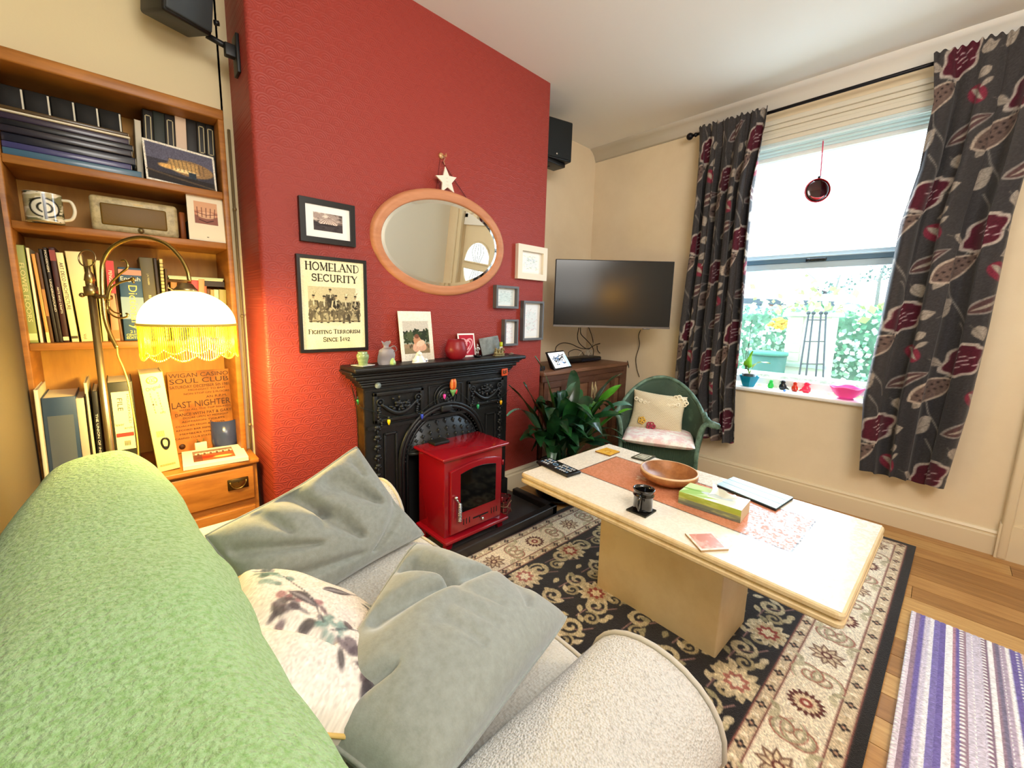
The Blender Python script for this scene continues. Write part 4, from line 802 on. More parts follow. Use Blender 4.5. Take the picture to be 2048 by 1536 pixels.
q = MB(); q.lathe([(0, .01), (.014, .008), (.018, 0)], (0, 0, 0), 16, M=tr(hk.x, D, hk.z+.0)@rot('X', 90)); q.tube([hk+Vector((0, -.01, 0)), hk+Vector((.012, -.025, -.008)), hk+Vector((.012, -.02, .008))], .004, 6); tag(q.build('wall_hook', mat('hook_pink_brass', 'c99a6a', rough=.3, metal=.3)), 'small brass wall hook above the white wooden star', 'hook')
st = at(893, 362, y=D-.045); t = thing('star_ornament', st, 'white wooden star hanging on a twisted string over the mirror top', 'ornament')
q = MB(M=tr(st)@FT@rot('Z', 8)); q.prism([((.075 if k % 2 == 0 else .034)*math.sin(k*math.pi/5), (.075 if k % 2 == 0 else .034)*math.cos(k*math.pi/5)) for k in range(10)], -.005, .005); q.build('star', mat('white_wood', 'e9dccb', rough=.7), t, bev=.002)
q = MB(M=tr(st)@FT@rot('Z', 8))
for s_, y_ in (('with', .018), ('love', 0), ('from', -.018), ('us', -.03)): q.text(s_, tr(0, y_-.004, .0056), h=.006)
q.build('faint_lettering', mat('faint_grey_ink', 'b9a898', rough=.8), t)
q = MB(); tp = st+Vector((-.008, 0, .073)); q.tube([tp, tp+Vector((-.004, .01, .03)), hk+Vector((.008, -.016, -.02)), hk+Vector((.006, -.014, 0))], .0022, 6); q.ball(tp+Vector((0, 0, .004)), .006, m=1, n=8); q.build('string', [mat('jute_string', 'b48a6c', rough=.8), mat('red_bead', '7a1418', rough=.3)], t)
# ================================================================== cast iron fireplace
ci = mat('black_cast_iron', '191b1d', rough=.42, metal=.25, spec=.6, bump=(30, .25, .004)); cih = mat('black_cast_iron_worn', '2a2d30', rough=.35, metal=.4)
gd = mat('worn_gold_edge', '5a4218', rough=.5, metal=.3, var=('20160c', 8, (1, 1, 1), .4, .6))
BFY = 1.955; FX0, FX1 = .885, 1.888; FCX = (FX0+FX1)/2; MZ = 1.018
fp = thing('fireplace', (FCX, 1.99, 0), 'black cast iron fireplace surround with garland panels and arched opening', 'fireplace')
q = MB()   # mantel shelf with mouldings
q.sweep([(0, MZ-.022), (-.0, MZ), (.2, MZ), (.2, MZ-.022)][::-1], [(FX0-.11, 2.04), (FX0-.11, 1.862), (FX1+.075, 1.862), (FX1+.075, 2.04)]) if False else None
q.rbox(FX0-.085, FX1+.075, 1.855, 2.04, MZ-.024, MZ, r=.009, seg=3)
for dx, dy, z0, z1 in ((.09, .065, MZ-.036, MZ-.022), (.078, .055, MZ-.05, MZ-.036), (.058, .04, MZ-.072, MZ-.05), (.036, .026, MZ-.088, MZ-.072), (.026, .02, MZ-.1, MZ-.088), (.014, .01, MZ-.118, MZ-.1)):
    q.rbox(FX0-dx, FX1+dx*.8, BFY-dy, 2.04, z0, z1, r=.006, seg=2)
q.build('mantel_shelf', ci, fp)
ax, ar, az = at(884, 900, y=BFY).x, .285, .46
ax = FCX-.005
q = MB()   # body plate with arched opening as stacked panels
def plate(m):
    n = 20; pts = [(ax+ar*math.cos(math.pi*(1-k/n)), az+ar*.98*math.sin(math.pi*(1-k/n))) for k in range(n+1)]
    out = [(FX0, 0), (FX0, MZ-.118), (FX1, MZ-.118), (FX1, 0)]
    poly = [(FX0, 0), (ax-ar, 0)]+pts+[(ax+ar, 0), (FX1, 0), (FX1, MZ-.118), (FX0, MZ-.118)]
    m.prism(poly, 0, .05, M=tr(0, BFY+.05, 0)@FT)
plate(q); q.box(FX0, FX0+.03, BFY+.03, 2.03, 0, MZ-.118, m=0); q.box(FX1-.03, FX1, BFY+.03, 2.03, 0, MZ-.118)
q.build('surround_plate', ci, fp, fixn=True)
MB().box(FX0-.004, FX0+.004, BFY+.0, 2.034, .02, MZ-.12).build('worn_side', gd, fp)
def rim(x0, x1, z0, z1, w, dep, m): 
    for a in ((x0, x1, z1-w, z1), (x0, x1, z0, z0+w), (x0, x0+w, z0, z1), (x1-w, x1, z0, z1)): m.rbox(a[0], a[1], BFY-dep, BFY+.01, a[2], a[3], r=.004, seg=2)
q = MB(); zt_, zb_ = MZ-.145, MZ-.31
for x0, x1 in ((FX0+.045, FX0+.345), (FX1-.345, FX1-.045)): rim(x0, x1, zb_, zt_, .022, .014, q)
rim(FX0+.38, FX1-.38, zb_, zt_, .008, .006, q)
q.box(FX0+.01, FX1-.01, BFY-.012, BFY, zb_-.03, zb_-.012); q.box(FX0+.0, FX1-.0, BFY-.01, BFY, zt_+.008, zt_+.018)
for x0, x1 in ((FX0+.10, ax-ar-.03), (ax+ar+.03, FX1-.10)): rim(x0, x1, .12, zb_-.06, .014, .01, q)
q.rbox(FX0-.012, FX0+.12, BFY-.02, BFY+.03, 0, .16, r=.006); q.rbox(FX1-.12, FX1+.012, BFY-.02, BFY+.03, 0, .16, r=.006)
q.build('panel_mouldings', ci, fp)
rg = random.Random(4)
def garland(cx, w, zc):   # swag with rings, fruit and leaves
    q = MB(); y = BFY-.006
    for s_ in (-1, 1):
        x = cx+s_*w*.42; q.tube([(x+.018*math.cos(a), y-.008, zc+.03+.018*math.sin(a)) for a in np.linspace(0, 2*math.pi, 17)[:-1]], .0055, 6, closed=True); q.ball((x, y-.006, zc+.03), .009, n=8)
        for k in range(9): q.ball((x+rg.uniform(-.012, .012), y-.006, zc-.0-.012*k), (.011-.0006*k, .008, .009), n=7)
    n = 15; P_ = [(cx+w*.40*(2*k/n-1), y-.010, zc+.02-.06*math.sin(math.pi*k/n)) for k in range(n+1)]; q.tube(P_, [.007+.005*math.sin(math.pi*k/n) for k in range(n+1)], 8)
    for k in range(34): a = rg.uniform(0, 2*math.pi); r_ = rg.uniform(0, 1)**.7; q.ball((cx+math.cos(a)*r_*w*.26, y-.008-rg.random()*.008, zc+.012+math.sin(a)*r_*.036), (rg.uniform(.007, .014), .009, rg.uniform(.006, .012)), n=7)
    q.build('garland_relief', cih, fp)
zc_ = (zt_+zb_)/2
garland(FX0+.195, .27, zc_); garland(FX1-.195, .27, zc_)
q = MB(); q.tube([(FCX+.082*math.cos(a), BFY-.004, zc_+.082*math.sin(a)) for a in np.linspace(0, 2*math.pi, 41)[:-1]], .005, 6, closed=True); q.tube([(FCX+.062*math.cos(a), BFY-.006, zc_+.062*math.sin(a)) for a in np.linspace(0, 2*math.pi, 41)[:-1]], .009, 6, closed=True); q.lathe([(0, .002), (.06, .002), (.06, 0)], (0, 0, 0), 32, M=tr(FCX, BFY-.001, zc_)@rot('X', 90))
for k in range(22): a = rg.uniform(0, 6.28); r_ = rg.uniform(0, .042); q.ball((FCX+r_*math.cos(a), BFY-.008, zc_+r_*math.sin(a)-.004), (.011, .009, .010), n=7)
q.build('medallion', cih, fp)
for x in (FX0+.066, FX1-.066):   # bellflower drops down the jambs
    q = MB(); z = zb_-.02
    for k in range(12):
        s_ = 1-.03*k; q.ball((x, BFY-.008, z), (.020*s_, .012, .013*s_), n=8); q.ball((x-.013*s_, BFY-.006, z-.012), (.010, .009, .010), n=7); q.ball((x+.013*s_, BFY-.006, z-.012), (.010, .009, .010), n=7); q.ball((x, BFY-.008, z-.026), (.007, .007, .014), n=7); z -= .052
    q.build('bellflower_drop', cih, fp)
q = MB()   # arch: beaded hoops and hood
for r_, t_, y_ in ((ar+.02, .012, -.008), (ar, .014, -.004), (ar-.035, .010, .01)):
    q.tube([(ax+r_, BFY+y_, .02)]+[(ax+r_*math.cos(math.pi*k/24), BFY+y_, az+r_*.98*math.sin(math.pi*k/24)) for k in range(25)]+[(ax-r_, BFY+y_, .02)], t_, 8)
for k in range(36): a = math.pi*k/35; q.ball((ax+(ar-.018)*math.cos(a), BFY+.0, az+(ar-.018)*.98*math.sin(a)), .006, n=6)
q.build('arch_moulding', ci, fp)
q = MB()   # hood: bulging half dome with leaf relief
def hood(u, v):
    a = math.pi*u; r_ = (ar-.03)*(1-v*.0); zz = az+.03+(ar-.05)*(1-v)*math.sin(a)
    return (ax-(ar-.04)*math.cos(a)*(1-.0*v), BFY+.03-.07*math.sin(v*math.pi/2)*math.sin(a)**.5, az+.06+((ar-.09)*math.sin(a))*(1-v)+(-.02)*v)
q.grid(hood, 25, 8)
for k in range(11):
    a = math.pi*(.12+.76*k/10); 
    for v in (.22, .42, .6): p = Vector(hood(a/math.pi, v)); p2 = Vector(hood(a/math.pi, v+.13)); q.tube([p+Vector((0, -.002, 0)), p.lerp(p2, .4)+Vector((0, -.005, 0)), p2+Vector((0, -.002, 0))], [.003, .009, .002], 6); q.tube([p.lerp(p2, .3)+Vector((-.014, -.002, 0)), p2+Vector((0, -.004, 0)), p.lerp(p2, .3)+Vector((.014, -.002, 0))], .0025, 5)
q.tube([hood(k/24, 1) for k in range(25)], .011, 8); q.tube([Vector(hood(k/24, .85))+Vector((0, -.003, 0)) for k in range(25)], .004, 6)
q.rbox(ax-.04, ax+.04, BFY-.03, BFY+.03, az+ar*.98-.028, az+ar*.98+.012, r=.01)
q.build('hood', cih, fp)
MB().box(FX0+.04, FX1-.04, 2.012, 2.03, 0, .86).build('firebox_back', mat('soot_black', '060606', rough=.9), fp)
# ---- hearth and fender
hs = mat('slate_hearth', '35302e', rough=.5, var=('4c4846', 3, (1, 1, 1), .4, .7)); HX0, HX1, HY = .80, 2.005, 1.575
tag(MB().rbox(HX0+.02, HX1-.02, HY+.02, D, .0, .022, r=.004, seg=2).build('hearth', hs), 'dark stone hearth slab under the red stove', 'hearth')
t = thing('fender', ((HX0+HX1)/2, HY+.03, 0), 'low black wooden fender kerb round the hearth', 'fender'); kb = mat('fender_black', '2b2624', rough=.38)
for a in ((HX0, HX1, HY, HY+.05), (HX1-.05, HX1, HY, D-.09), (HX0, HX0+.05, HY, D-.02)): q = MB(); q.rbox(a[0], a[1], a[2], a[3], .0, .062, r=.007, seg=2); q.build('rail', kb, t)
# ---- red electric stove
rd = mat('red_enamel', '8e0d1b', rough=.22, coat=.6, bump=(6, .05, .01)); SX0, SX1, SY0, SY1 = 1.175, 1.585, 1.665, 1.915
sv = thing('electric_stove', ((SX0+SX1)/2, 1.79, .022), 'glossy red enamel stove with black glass door on the hearth', 'stove')
MB().rbox(SX0, SX1, SY0, SY1, .10, .535, r=.006, seg=2).build('body', rd, sv)
q = MB(); q.rbox(SX0-.028, SX1+.028, SY0-.03, SY1+.01, .535, .553, r=.008, seg=3)
q.build('top_plate', rd, sv)
q = MB(); q.rbox(SX0-.022, SX1+.022, SY0-.045, SY1, .083, .103, r=.007, seg=3); q.build('ash_lip', rd, sv)
for x in (SX0+.03, SX1-.03):
    for y in (SY0+.005, SY1-.04): q = MB(); s_ = -1 if x < 1.3 else 1; q.add([(x-.025, y-.02, .085), (x+.025, y-.02, .085), (x+.025, y+.02, .085), (x-.025, y+.02, .085), (x-.014+s_*.016, y-.024, .022), (x+.014+s_*.016, y-.024, .022), (x+.014+s_*.016, y+.008, .022), (x-.014+s_*.016, y+.008, .022)], [(0, 1, 2, 3), (7, 6, 5, 4), (0, 4, 5, 1), (1, 5, 6, 2), (2, 6, 7, 3), (3, 7, 4, 0)]); q.build('leg', rd, sv, bev=.003, fixn=True)
dx0, dx1, dz0, dz1 = SX0+.028, SX1-.022, .118, .50
def archp(x0, x1, z0, z1, rise, n=10): return [(x0, z0), (x1, z0)]+[(x1+(x0-x1)*k/n, z1+rise*math.sin(math.pi*k/n)) for k in range(n+1)]
q = MB(); q.prism(archp(dx0, dx1, dz0, dz1-.03, .025), 0, .02, M=tr(0, SY0, 0)@FT); dr_ = q.build('door', rd, sv, bev=.004)
gx0, gx1, gz0, gz1 = dx0+.062, dx1-.045, .225, .445
q = MB(); q.prism(archp(gx0, gx1, gz0, gz1, .018), .0, .0215, M=tr(0, SY0, 0)@FT); q.build('glass', mat('black_stove_glass', '050607', rough=.08, spec=.6), dr_, bev=.002)
q = MB()
for x in (dx0+.085, dx0+.105, dx0+.125, dx1-.075, dx1-.055, dx1-.035): q.rbox(x-.0035, x+.0035, SY0-.0212, SY0-.018, .15, .185, r=.003, seg=1)
q.box(dx0+.15, dx1-.1, SY0-.0212, SY0-.018, .163, .171); q.build('air_vents', mat('soot_black', '060606'), dr_)
ch = mat('chrome', 'd0d0d0', rough=.15, metal=1)
q = MB(); kx = (dx0+dx1)/2+.02; q.tube([(kx, SY0-.02, .158), (kx, SY0-.038, .158)], .005, 8); q.ball((kx, SY0-.042, .158), .010, n=10); q.build('vent_knob', ch, dr_)
q = MB(); hx = dx0+.03; q.ball((hx-.004, SY0-.03, .325), .011, n=12); q.tube([(hx-.004, SY0-.02, .325), (hx+.002, SY0-.035, .31), (hx+.012, SY0-.04, .292)], .0045, 8)
for k in range(12): z = .292-k*.0085; q.tube([(hx+.012+.009*math.cos(a), SY0-.042+.009*math.sin(a), z) for a in np.linspace(0, 2*math.pi, 13)[:-1]], .003, 5, closed=True)
q.tube([(hx+.012, SY0-.042, .296), (hx+.012, SY0-.042, .19)], .006, 8); q.build('spiral_handle', ch, dr_)
for z in (.42, .19): q = MB(); q.tube([(SX1-.008, SY0-.012, z), (SX1-.008, SY0-.012, z+.03)], .007, 8); q.build('hinge', rd, dr_)
q = MB(); q.rbox(SX0+.06, SX0+.16, SY1-.075, SY1-.005, .553, .57, r=.004); tag(q.build('thermometer_pad', mat('matt_black', '111212', rough=.6)), 'small black pad lying on the back of the red stove top', 'pad')
# tartan gift box
gc = at(1019, 1050, z=.022); t = thing('gift_box', (1.71, 1.79, .022), 'small red tartan cloth covered box tied with string beside the stove', 'box')
cvt = Cv(1.6, .5, 80, '8a1420')
for k in range(12): cvt.rect(.07+k*.14, .1+k*.14, 0, .5, '1f2a1c', .55); cvt.rect(.12+k*.14, .127+k*.14, 0, .5, 'd8c890', .7)
for k in range(4): cvt.rect(0, 1.6, .05+k*.13, .08+k*.13, '1f2a1c', .5); cvt.rect(0, 1.6, .1+k*.13, .106+k*.13, 'd8c890', .6)
gx, gy, gr = 1.70, 1.80, .062
def gb(S, T):
    a = S*2*np.pi; k = np.maximum(np.abs(np.cos(a)), np.abs(np.sin(a))); r_ = gr/np.maximum(k, .8)*(1-.12*np.exp(-((T-.32)/.08)**2)+.02*np.sin(a*9)*np.exp(-((T-.4)/.2)**2))
    return gx+r_*np.cos(a+.5), gy+r_*np.sin(a+.5), .022+.108*(1-T)
painted(cvt, gb, 'wrapped_sides', mat('tartan_cloth', rough=.8, attr=True), t)
q = MB(); q.lathe([(0, .110), (gr*1.02, .108), (gr*1.05, .100)], (gx, gy, .022), 4, ph=.5+math.pi/4, sm=False); q.build('top_cloth', mat('tartan_red', '7c1a20', rough=.7, var=('3c2420', 25, (1, 1, 1), .4, .6)), t)
q = MB(); q.tube([(gx+gr*1.02*math.cos(a)/max(.8, abs(math.cos(a-.5)), abs(math.sin(a-.5))), gy+gr*1.02*math.sin(a)/max(.8, abs(math.cos(a-.5)), abs(math.sin(a-.5))), .022+.074+.003*math.sin(a*5)) for a in np.linspace(0, 2*math.pi, 33)[:-1]], .003, 5, closed=True); q.tube([(gx-.01, gy-gr-.008, .094), (gx+.02, gy-gr-.018, .075), (gx+.03, gy-gr-.016, .05)], .002, 5); q.build('string', mat('jute_string', 'b48a6c'), t)
# ================================================================== things on the mantelpiece
def onm(u, v=None, y=1.93): return at(u, 700, y=y).x
def MT(u, v, y=1.93):
    p = at(u, v, y=y)
    for _ in range(30):
        v += (p.z-MZ)*400; p = at(u, v, y=y)
    p.z = MZ; return p
vz = MT(726, 723); t_ = MB(); q = t_
t = thing('saucer', vz, 'small white square dish under the green vase', 'dish'); MB(M=tr(vz.x, vz.y, MZ)@rot('Z', 20)).add([(-.028, -.028, .001), (.028, -.028, .001), (.028, .028, .001), (-.028, .028, .001), (-.040, -.040, .006), (.040, -.040, .006), (.040, .040, .006), (-.040, .040, .006)], [(3, 2, 1, 0), (0, 1, 5, 4), (1, 2, 6, 5), (2, 3, 7, 6), (3, 0, 4, 7), ]).add([(-.026, -.026, .0035), (.026, -.026, .0035), (.026, .026, .0035), (-.026, .026, .0035)], [(0, 1, 2, 3)]).build('dish', mat('white_china', 'efe9dc', rough=.2), t, solid=.0015)
q = MB(); q.lathe([(0, 0), (.021, 0), (.021, .004), (.024, .02), (.029, .04), (.030, .048), (.027, .056), (.022, .06), (.024, .066), (.023, .067), (.020, .06), (.0, .05)], (vz.x, vz.y, MZ+.0045), 28); tag(q.build('vase', mat('lime_glaze', '7a8f60', rough=.22, coat=.4, var=('97aa80', 25, (1, 1, 3), .4, .6))), 'little lime green glazed vase at the left end of the mantelpiece', 'vase')
a, b_ = MT(757, 722), MT(790, 722); pc = (a+b_)/2; pt_z = at(772, 684, y=pc.y).z-MZ
t = thing('organza_pouch', pc, 'grey organza gift pouch tied with ribbon on the mantelpiece', 'pouch'); q = MB()
w_ = (b_.x-a.x)/2; prof = [(.0, .9), (.10, 1.02), (.4, 1.02), (.66, .86), (.76, .3), (.82, .28), (1, .55)]
q.grid(lambda u, v: (lambda f, an: (pc.x+w_*f*math.cos(an)*(1+.06*math.sin(an*5)), pc.y+.018*f*math.sin(an)+.004*math.sin(v*9), MZ+pt_z*v+(.006*math.sin(an*3) if v > .9 else 0)))(np.interp(v, [p[0] for p in prof], [p[1] for p in prof]), 2*math.pi*u), 32, 20, wrap=True)
q.build('pouch', mat('grey_organza', '9b9395', rough=.35, alpha=.93, sheen=.3), t)
q = MB(); zz = MZ+pt_z*.72; q.tube([(pc.x+w_*.4*math.cos(k), pc.y+.01*math.sin(k), zz) for k in np.linspace(0, 6.28, 13)[:-1]], .0025, 6, closed=True); q.tube(spline([(pc.x+.005, pc.y-.012, zz), (pc.x+.035, pc.y-.015, zz+.012), (pc.x+.05, pc.y-.015, zz-.008), (pc.x+.03, pc.y-.015, zz-.02)], 6), .004, 6, flat=.3); q.build('ribbon', mat('grey_ribbon', '7c7276', rough=.3), t)
a = MT(783, 722); q = MB(); q.lathe([(0, 0), (.017, .0), (.019, .008), (.015, .02), (.008, .03), (0, .036)], (a.x, a.y-.01, MZ), 7, sm=False); tag(q.build('green_crystal', mat('lime_crystal', 'b4cf86', rough=.15)), 'small pale green crystal pebble in front of the organza pouch', 'crystal')
def std_card(tl, trr, bl, y, cvs, label, back=.03, name='photo_card', cat='card', thick=.002):
    a = at(*tl, y=y+back); b_ = at(*trr, y=y+back); c_ = at(*bl, y=y); x0 = (a.x+c_.x)/2; c_ = Vector((c_.x, y, MZ+.001)); a.x = c_.x+(a.x-c_.x)*.6
    o = painted(cvs, quad(a, Vector((b_.x-a.x, 0, (b_.z-a.z)*.5)), c_-a), name, PAPER, solid=thick); return tag(o, label, cat)
c = Cv(1, 1.5, 130, 'f3ead9'); c.rect(.1, .88, .3, 1.28, '9aa08e'); c.rect(.1, .88, .3, .75, 'c9c2b4'); c.cloud('d9d0c0', .55, 3, .3, 3)
for k in range(26): c.flower(.12+rg.random()*.74, .62+rg.random()*.28, .09, 5, .3, rg.choice(['2f3a20', '3f4a2c', '26301c', '4c5636']), rg.random()*3)
c.rect(.1, .88, 1.0, 1.28, '8a7a5c'); 
for k in range(16): c.ell(.14+k*.047, 1.06+.03*math.sin(k*3), .018, .055, rg.choice(['7a6448', '4a3a2c', 'a08468', '5a4a3a'])); c.ell(.14+k*.047, 1.0+.03*math.sin(k*3), .013, .016, 'b08a68')
c.flower(.56, 1.05, .2, 3, .15, 'd8a88c', .4); c.ell(.5, .88, .11, .14, 'c08a66'); c.ell(.5, .76, .07, .07, '7a4a34'); c.ell(.6, .98, .14, .09, 'e8c0a4', -.4); c.rect(0, 1, 1.28, 1.5, 'e6dcc8'); c.rect(0, .1, .25, 1.5, 'efe6d4'); c.rect(.88, 1, .25, 1.5, 'efe6d4'); c.noise(.07)
std_card((794, 622), (861, 623), (804, 722), 1.975, c, 'tall white-bordered photograph of a person before trees on the mantelpiece', .035)
a = MT(838, 720); q = MB(); sg = a+Vector((0, -.012, 0))
t = thing('china_figurine', sg, 'small white and blue floral china figurine in front of the photograph', 'figurine')
q.grid(lambda u, v: (lambda an: (sg.x+.042*math.cos(an)*(1-v)**.5*(1+.25*math.cos(2*an)*(1-v)), sg.y+.024*math.sin(an)*(1-v)**.5, MZ+.052*v*(1-.25*math.cos(an))))(2*math.pi*u), 28, 12, wrap=True); q.ball((sg.x-.008, sg.y-.004, MZ+.045), (.018, .014, .014)); q.ball((sg.x-.03, sg.y, MZ+.012), (.02, .016, .013)); q.ball((sg.x+.03, sg.y, MZ+.010), (.02, .016, .011))
q.build('china_body', mat('floral_china', 'f4efe2', rough=.2, coat=.5, var=('3c4a8c', 45, (1, 1, 1), .6, .63)), t)
a = MT(912, 711); t = thing('candle_bowl', a, 'round frosted red glass candle bowl on the mantelpiece', 'candle bowl'); rr_ = pxr(45, a); hz_ = rr_*1.75
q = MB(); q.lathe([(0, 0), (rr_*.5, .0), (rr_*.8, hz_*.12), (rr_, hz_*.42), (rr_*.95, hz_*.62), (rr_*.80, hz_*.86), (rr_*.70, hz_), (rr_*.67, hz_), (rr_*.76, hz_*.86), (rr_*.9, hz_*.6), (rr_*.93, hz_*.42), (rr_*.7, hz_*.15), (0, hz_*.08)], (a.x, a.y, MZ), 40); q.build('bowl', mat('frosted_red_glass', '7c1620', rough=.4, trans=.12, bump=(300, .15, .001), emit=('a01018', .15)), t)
MB().lathe([(0, .012), (rr_*.4, .012), (rr_*.4, .03), (0, .03)], (a.x, a.y, MZ), 16).build('tealight', mat('wax_cream', 'e0d0b0', rough=.6), t)
c = Cv(1, 1.05, 110, 'f4ece6'); c.rect(.07, .93, .07, .98, 'b3152c')
hp_ = lambda s_: [(.5+s_*.024*16*math.sin(k/24*2*math.pi)**3, .5-s_*.024*(13*math.cos(k/24*2*math.pi)-5*math.cos(k/12*2*math.pi)-2*math.cos(k/8*2*math.pi))) for k in range(25)]
c.line(hp_(.95), .07, 'e0a0a4'); c.line(hp_(.6), .03, 'e8b8b8'); 
for k in range(12): c.flower(.3+rg.random()*.4, .3+rg.random()*.4, .035, 5, .4, 'e8b0b0')
std_card((914, 667), (948, 667), (919, 710), 1.985, c, 'small red card with pink heart behind the candle bowl', .02)
kn = MT(957, 707)+Vector((0, .012, 0)); q = MB(M=tr(kn)); s_ = .065
t = thing('knight_figurine', kn, 'tiny silver standing knight figurine in a dark dish on the mantelpiece', 'figurine')
pw = mat('pewter', 'b9b4ae', rough=.3, metal=.8); z0 = .014
for sx in (-1, 1): q.tube([(sx*.006, 0, z0), (sx*.006, 0, z0+.025)], [.004, .0045], 7); q.tube([(sx*.010, 0, z0+.047), (sx*.016, -.002, z0+.038), (sx*.012, -.006, z0+.03)], .0032, 6)
q.lathe([(.008, .024), (.0095, .03), (.008, .038), (.011, .047), (.004, .051)], (0, 0, z0), 12); q.ball((0, 0, z0+.058), (.0065, .0065, .008), n=10); q.tube([(0, 0, z0+.064), (0, .002, z0+.07)], .002, 5); q.build('knight', pw, t)
MB(M=tr(kn)).lathe([(.0, .001), (.02, .001), (.026, .012), (.024, .013), (.018, .005), (0, .004)], (0, -.0, 0), 20).build('dish', mat('dark_resin', '101114', rough=.2), t)
sl0, sl1, sl2 = at(958, 660, y=2.005), at(996, 660, y=2.005), at(967, 709, y=1.97); q = MB(); w_ = sl1.x-sl0.x
q.M = tr(sl0.x+.008, 1.972, MZ+.001)@rot('Y', -6)@rot('X', -14); q.rbox(0, w_, 0, .008, 0, .112, r=.002, seg=1); tag(q.build('slate_tile', mat('grey_slate', '8b9290', rough=.7, var=('686e6c', 12, (1, 1, 1), .4, .6))), 'square grey slate tile leaning on the red wall over the mantelpiece', 'tile')
mk = MT(996, 706)+Vector((0, -.006, 0)); t = thing('carved_figures', mk, 'carving of three seated figures in dull brass stone on the mantelpiece', 'figurine'); sm_ = mat('brass_stone', '94865a', rough=.45, metal=.3)
q = MB(M=tr(mk)); q.rbox(-.042, .042, -.014, .014, 0, .008, r=.003)
q.build('plinth', sm_, t)
for i, x in enumerate((-.026, 0, .026)):
    q = MB(M=tr(mk)@tr(x, 0, .008)@rot('Z', 10)); hh_ = (.044, .036, .044)[i]; q.lathe([(.012, 0), (.0135, hh_*.25), (.011, hh_*.6), (.006, hh_*.72), (.0, hh_*.75)], (0, 0, 0), 12, sy=.9); q.ball((0, -.002, hh_*.84), .0085, n=10)
    for sx in (-1, 1): q.tube([(sx*.011, -.002, hh_*.58), (sx*.013, -.012, hh_*.5), (sx*.004, -.011, hh_*(.86, .7, .95)[i])], .0032, 6); q.ball((sx*.008, -.01, .006), (.006, .008, .006), n=7)
    q.build('seated_figure', sm_, t)
bt = MT(1006, 704)+Vector((.004, .025, 0)); t = thing('small_bottle', bt, 'small clear bottle with a lime green cap at the right of the mantelpiece', 'bottle'); MB(M=tr(bt)).lathe([(0, 0), (.011, 0), (.012, .003), (.012, .05), (.008, .058)], (0, 0, 0), 18).build('bottle_body', mat('label_white', 'e8e6d8', rough=.3), t); MB(M=tr(bt)).lathe([(.0095, .056), (.0105, .057), (.0105, .085), (0, .086)], (0, 0, 0), 18).build('cap', mat('lime_plastic', 'b9c21a', rough=.3), t)
pb = MT(1023, 704); q = MB(M=tr(pb)); q.ball((0, 0, .008), (.013, .01, .008)); q.ball((.012, .004, .006), (.01, .009, .006)); q.ball((-.014, 0, .004), (.012, .007, .004)); tag(q.build('driftwood_pebble', mat('pebble_brown', '7c6656', rough=.7)), 'little brown pebble cluster at the right end of the mantelpiece', 'pebble')
# things stuck on / hung from the fireplace
gb_ = at(756, 771, y=BFY-.025); tag(MB().ball(gb_, .0165, n=18).build('glass_ball', mat('clear_glass_knob', 'b8c8c8', rough=.05, trans=.6)), 'clear glass ball stuck on the upper left corner of the fireplace', 'glass ball')
tg = at(1009, 744, y=BFY-.02); t = thing('magnet_tile', tg, 'small orange square tile with dark scribble at the right of the fireplace frieze', 'tile'); q = MB(M=tr(tg)@FT@rot('Z', 2)); q.rbox(-.026, .026, -.024, .024, -.006, .006, r=.003); q.build('tile', mat('orange_tile', 'd8542a', rough=.4), t)
q = MB(M=tr(tg)@FT@rot('Z', 2)); q.tube(spline([(-.016, -.01, .007), (-.016, .012, .007), (-.006, .004, .007), (-.014, 0, .007), (-.004, -.012, .007)], 4), .0022, 5); q.tube(spline([(.0, -.01, .007), (.004, .012, .007), (.012, .006, .007), (.004, 0, .007), (.014, -.008, .007)], 4), .0022, 5); q.build('scribble', mat('label_ink', '4a4226'), t)
tu = at(906, 770, y=BFY-.03); t = thing('tulip_ornament', tu, 'painted wooden tulip head in orange with a green calyx over the medallion', 'ornament')
q = MB(M=tr(tu)@tr(0, 0, -.03))
q.lathe([(0, 0), (.016, .004), (.022, .02), (.022, .045), (.015, .062), (0, .066)], (0, 0, .0), 18, sy=.6)
for k in (-1, 0, 1): q.ball((k*.011, -.008+.003*abs(k), .036), (.010, .008, .032), m=1 if k else 0, n=12)
q.build('petals', [mat('tulip_orange', 'd85a20', rough=.3), mat('tulip_yellow_orange', 'e8924a', rough=.3)], t)
q = MB(M=tr(tu)@tr(0, 0, -.03)); q.lathe([(0, -.04), (.004, -.036), (.016, -.012), (.02, -.002), (.012, .004), (0, .004)], (0, 0, 0), 14, sy=.7)
for sx in (-1, 1): q.tube([(0, 0, -.02), (sx*.012, -.003, -.008), (sx*.022, -.004, .006)], [.008, .007, .002], 7)
q.build('calyx', mat('calyx_green', '6fa45e', rough=.4), t)
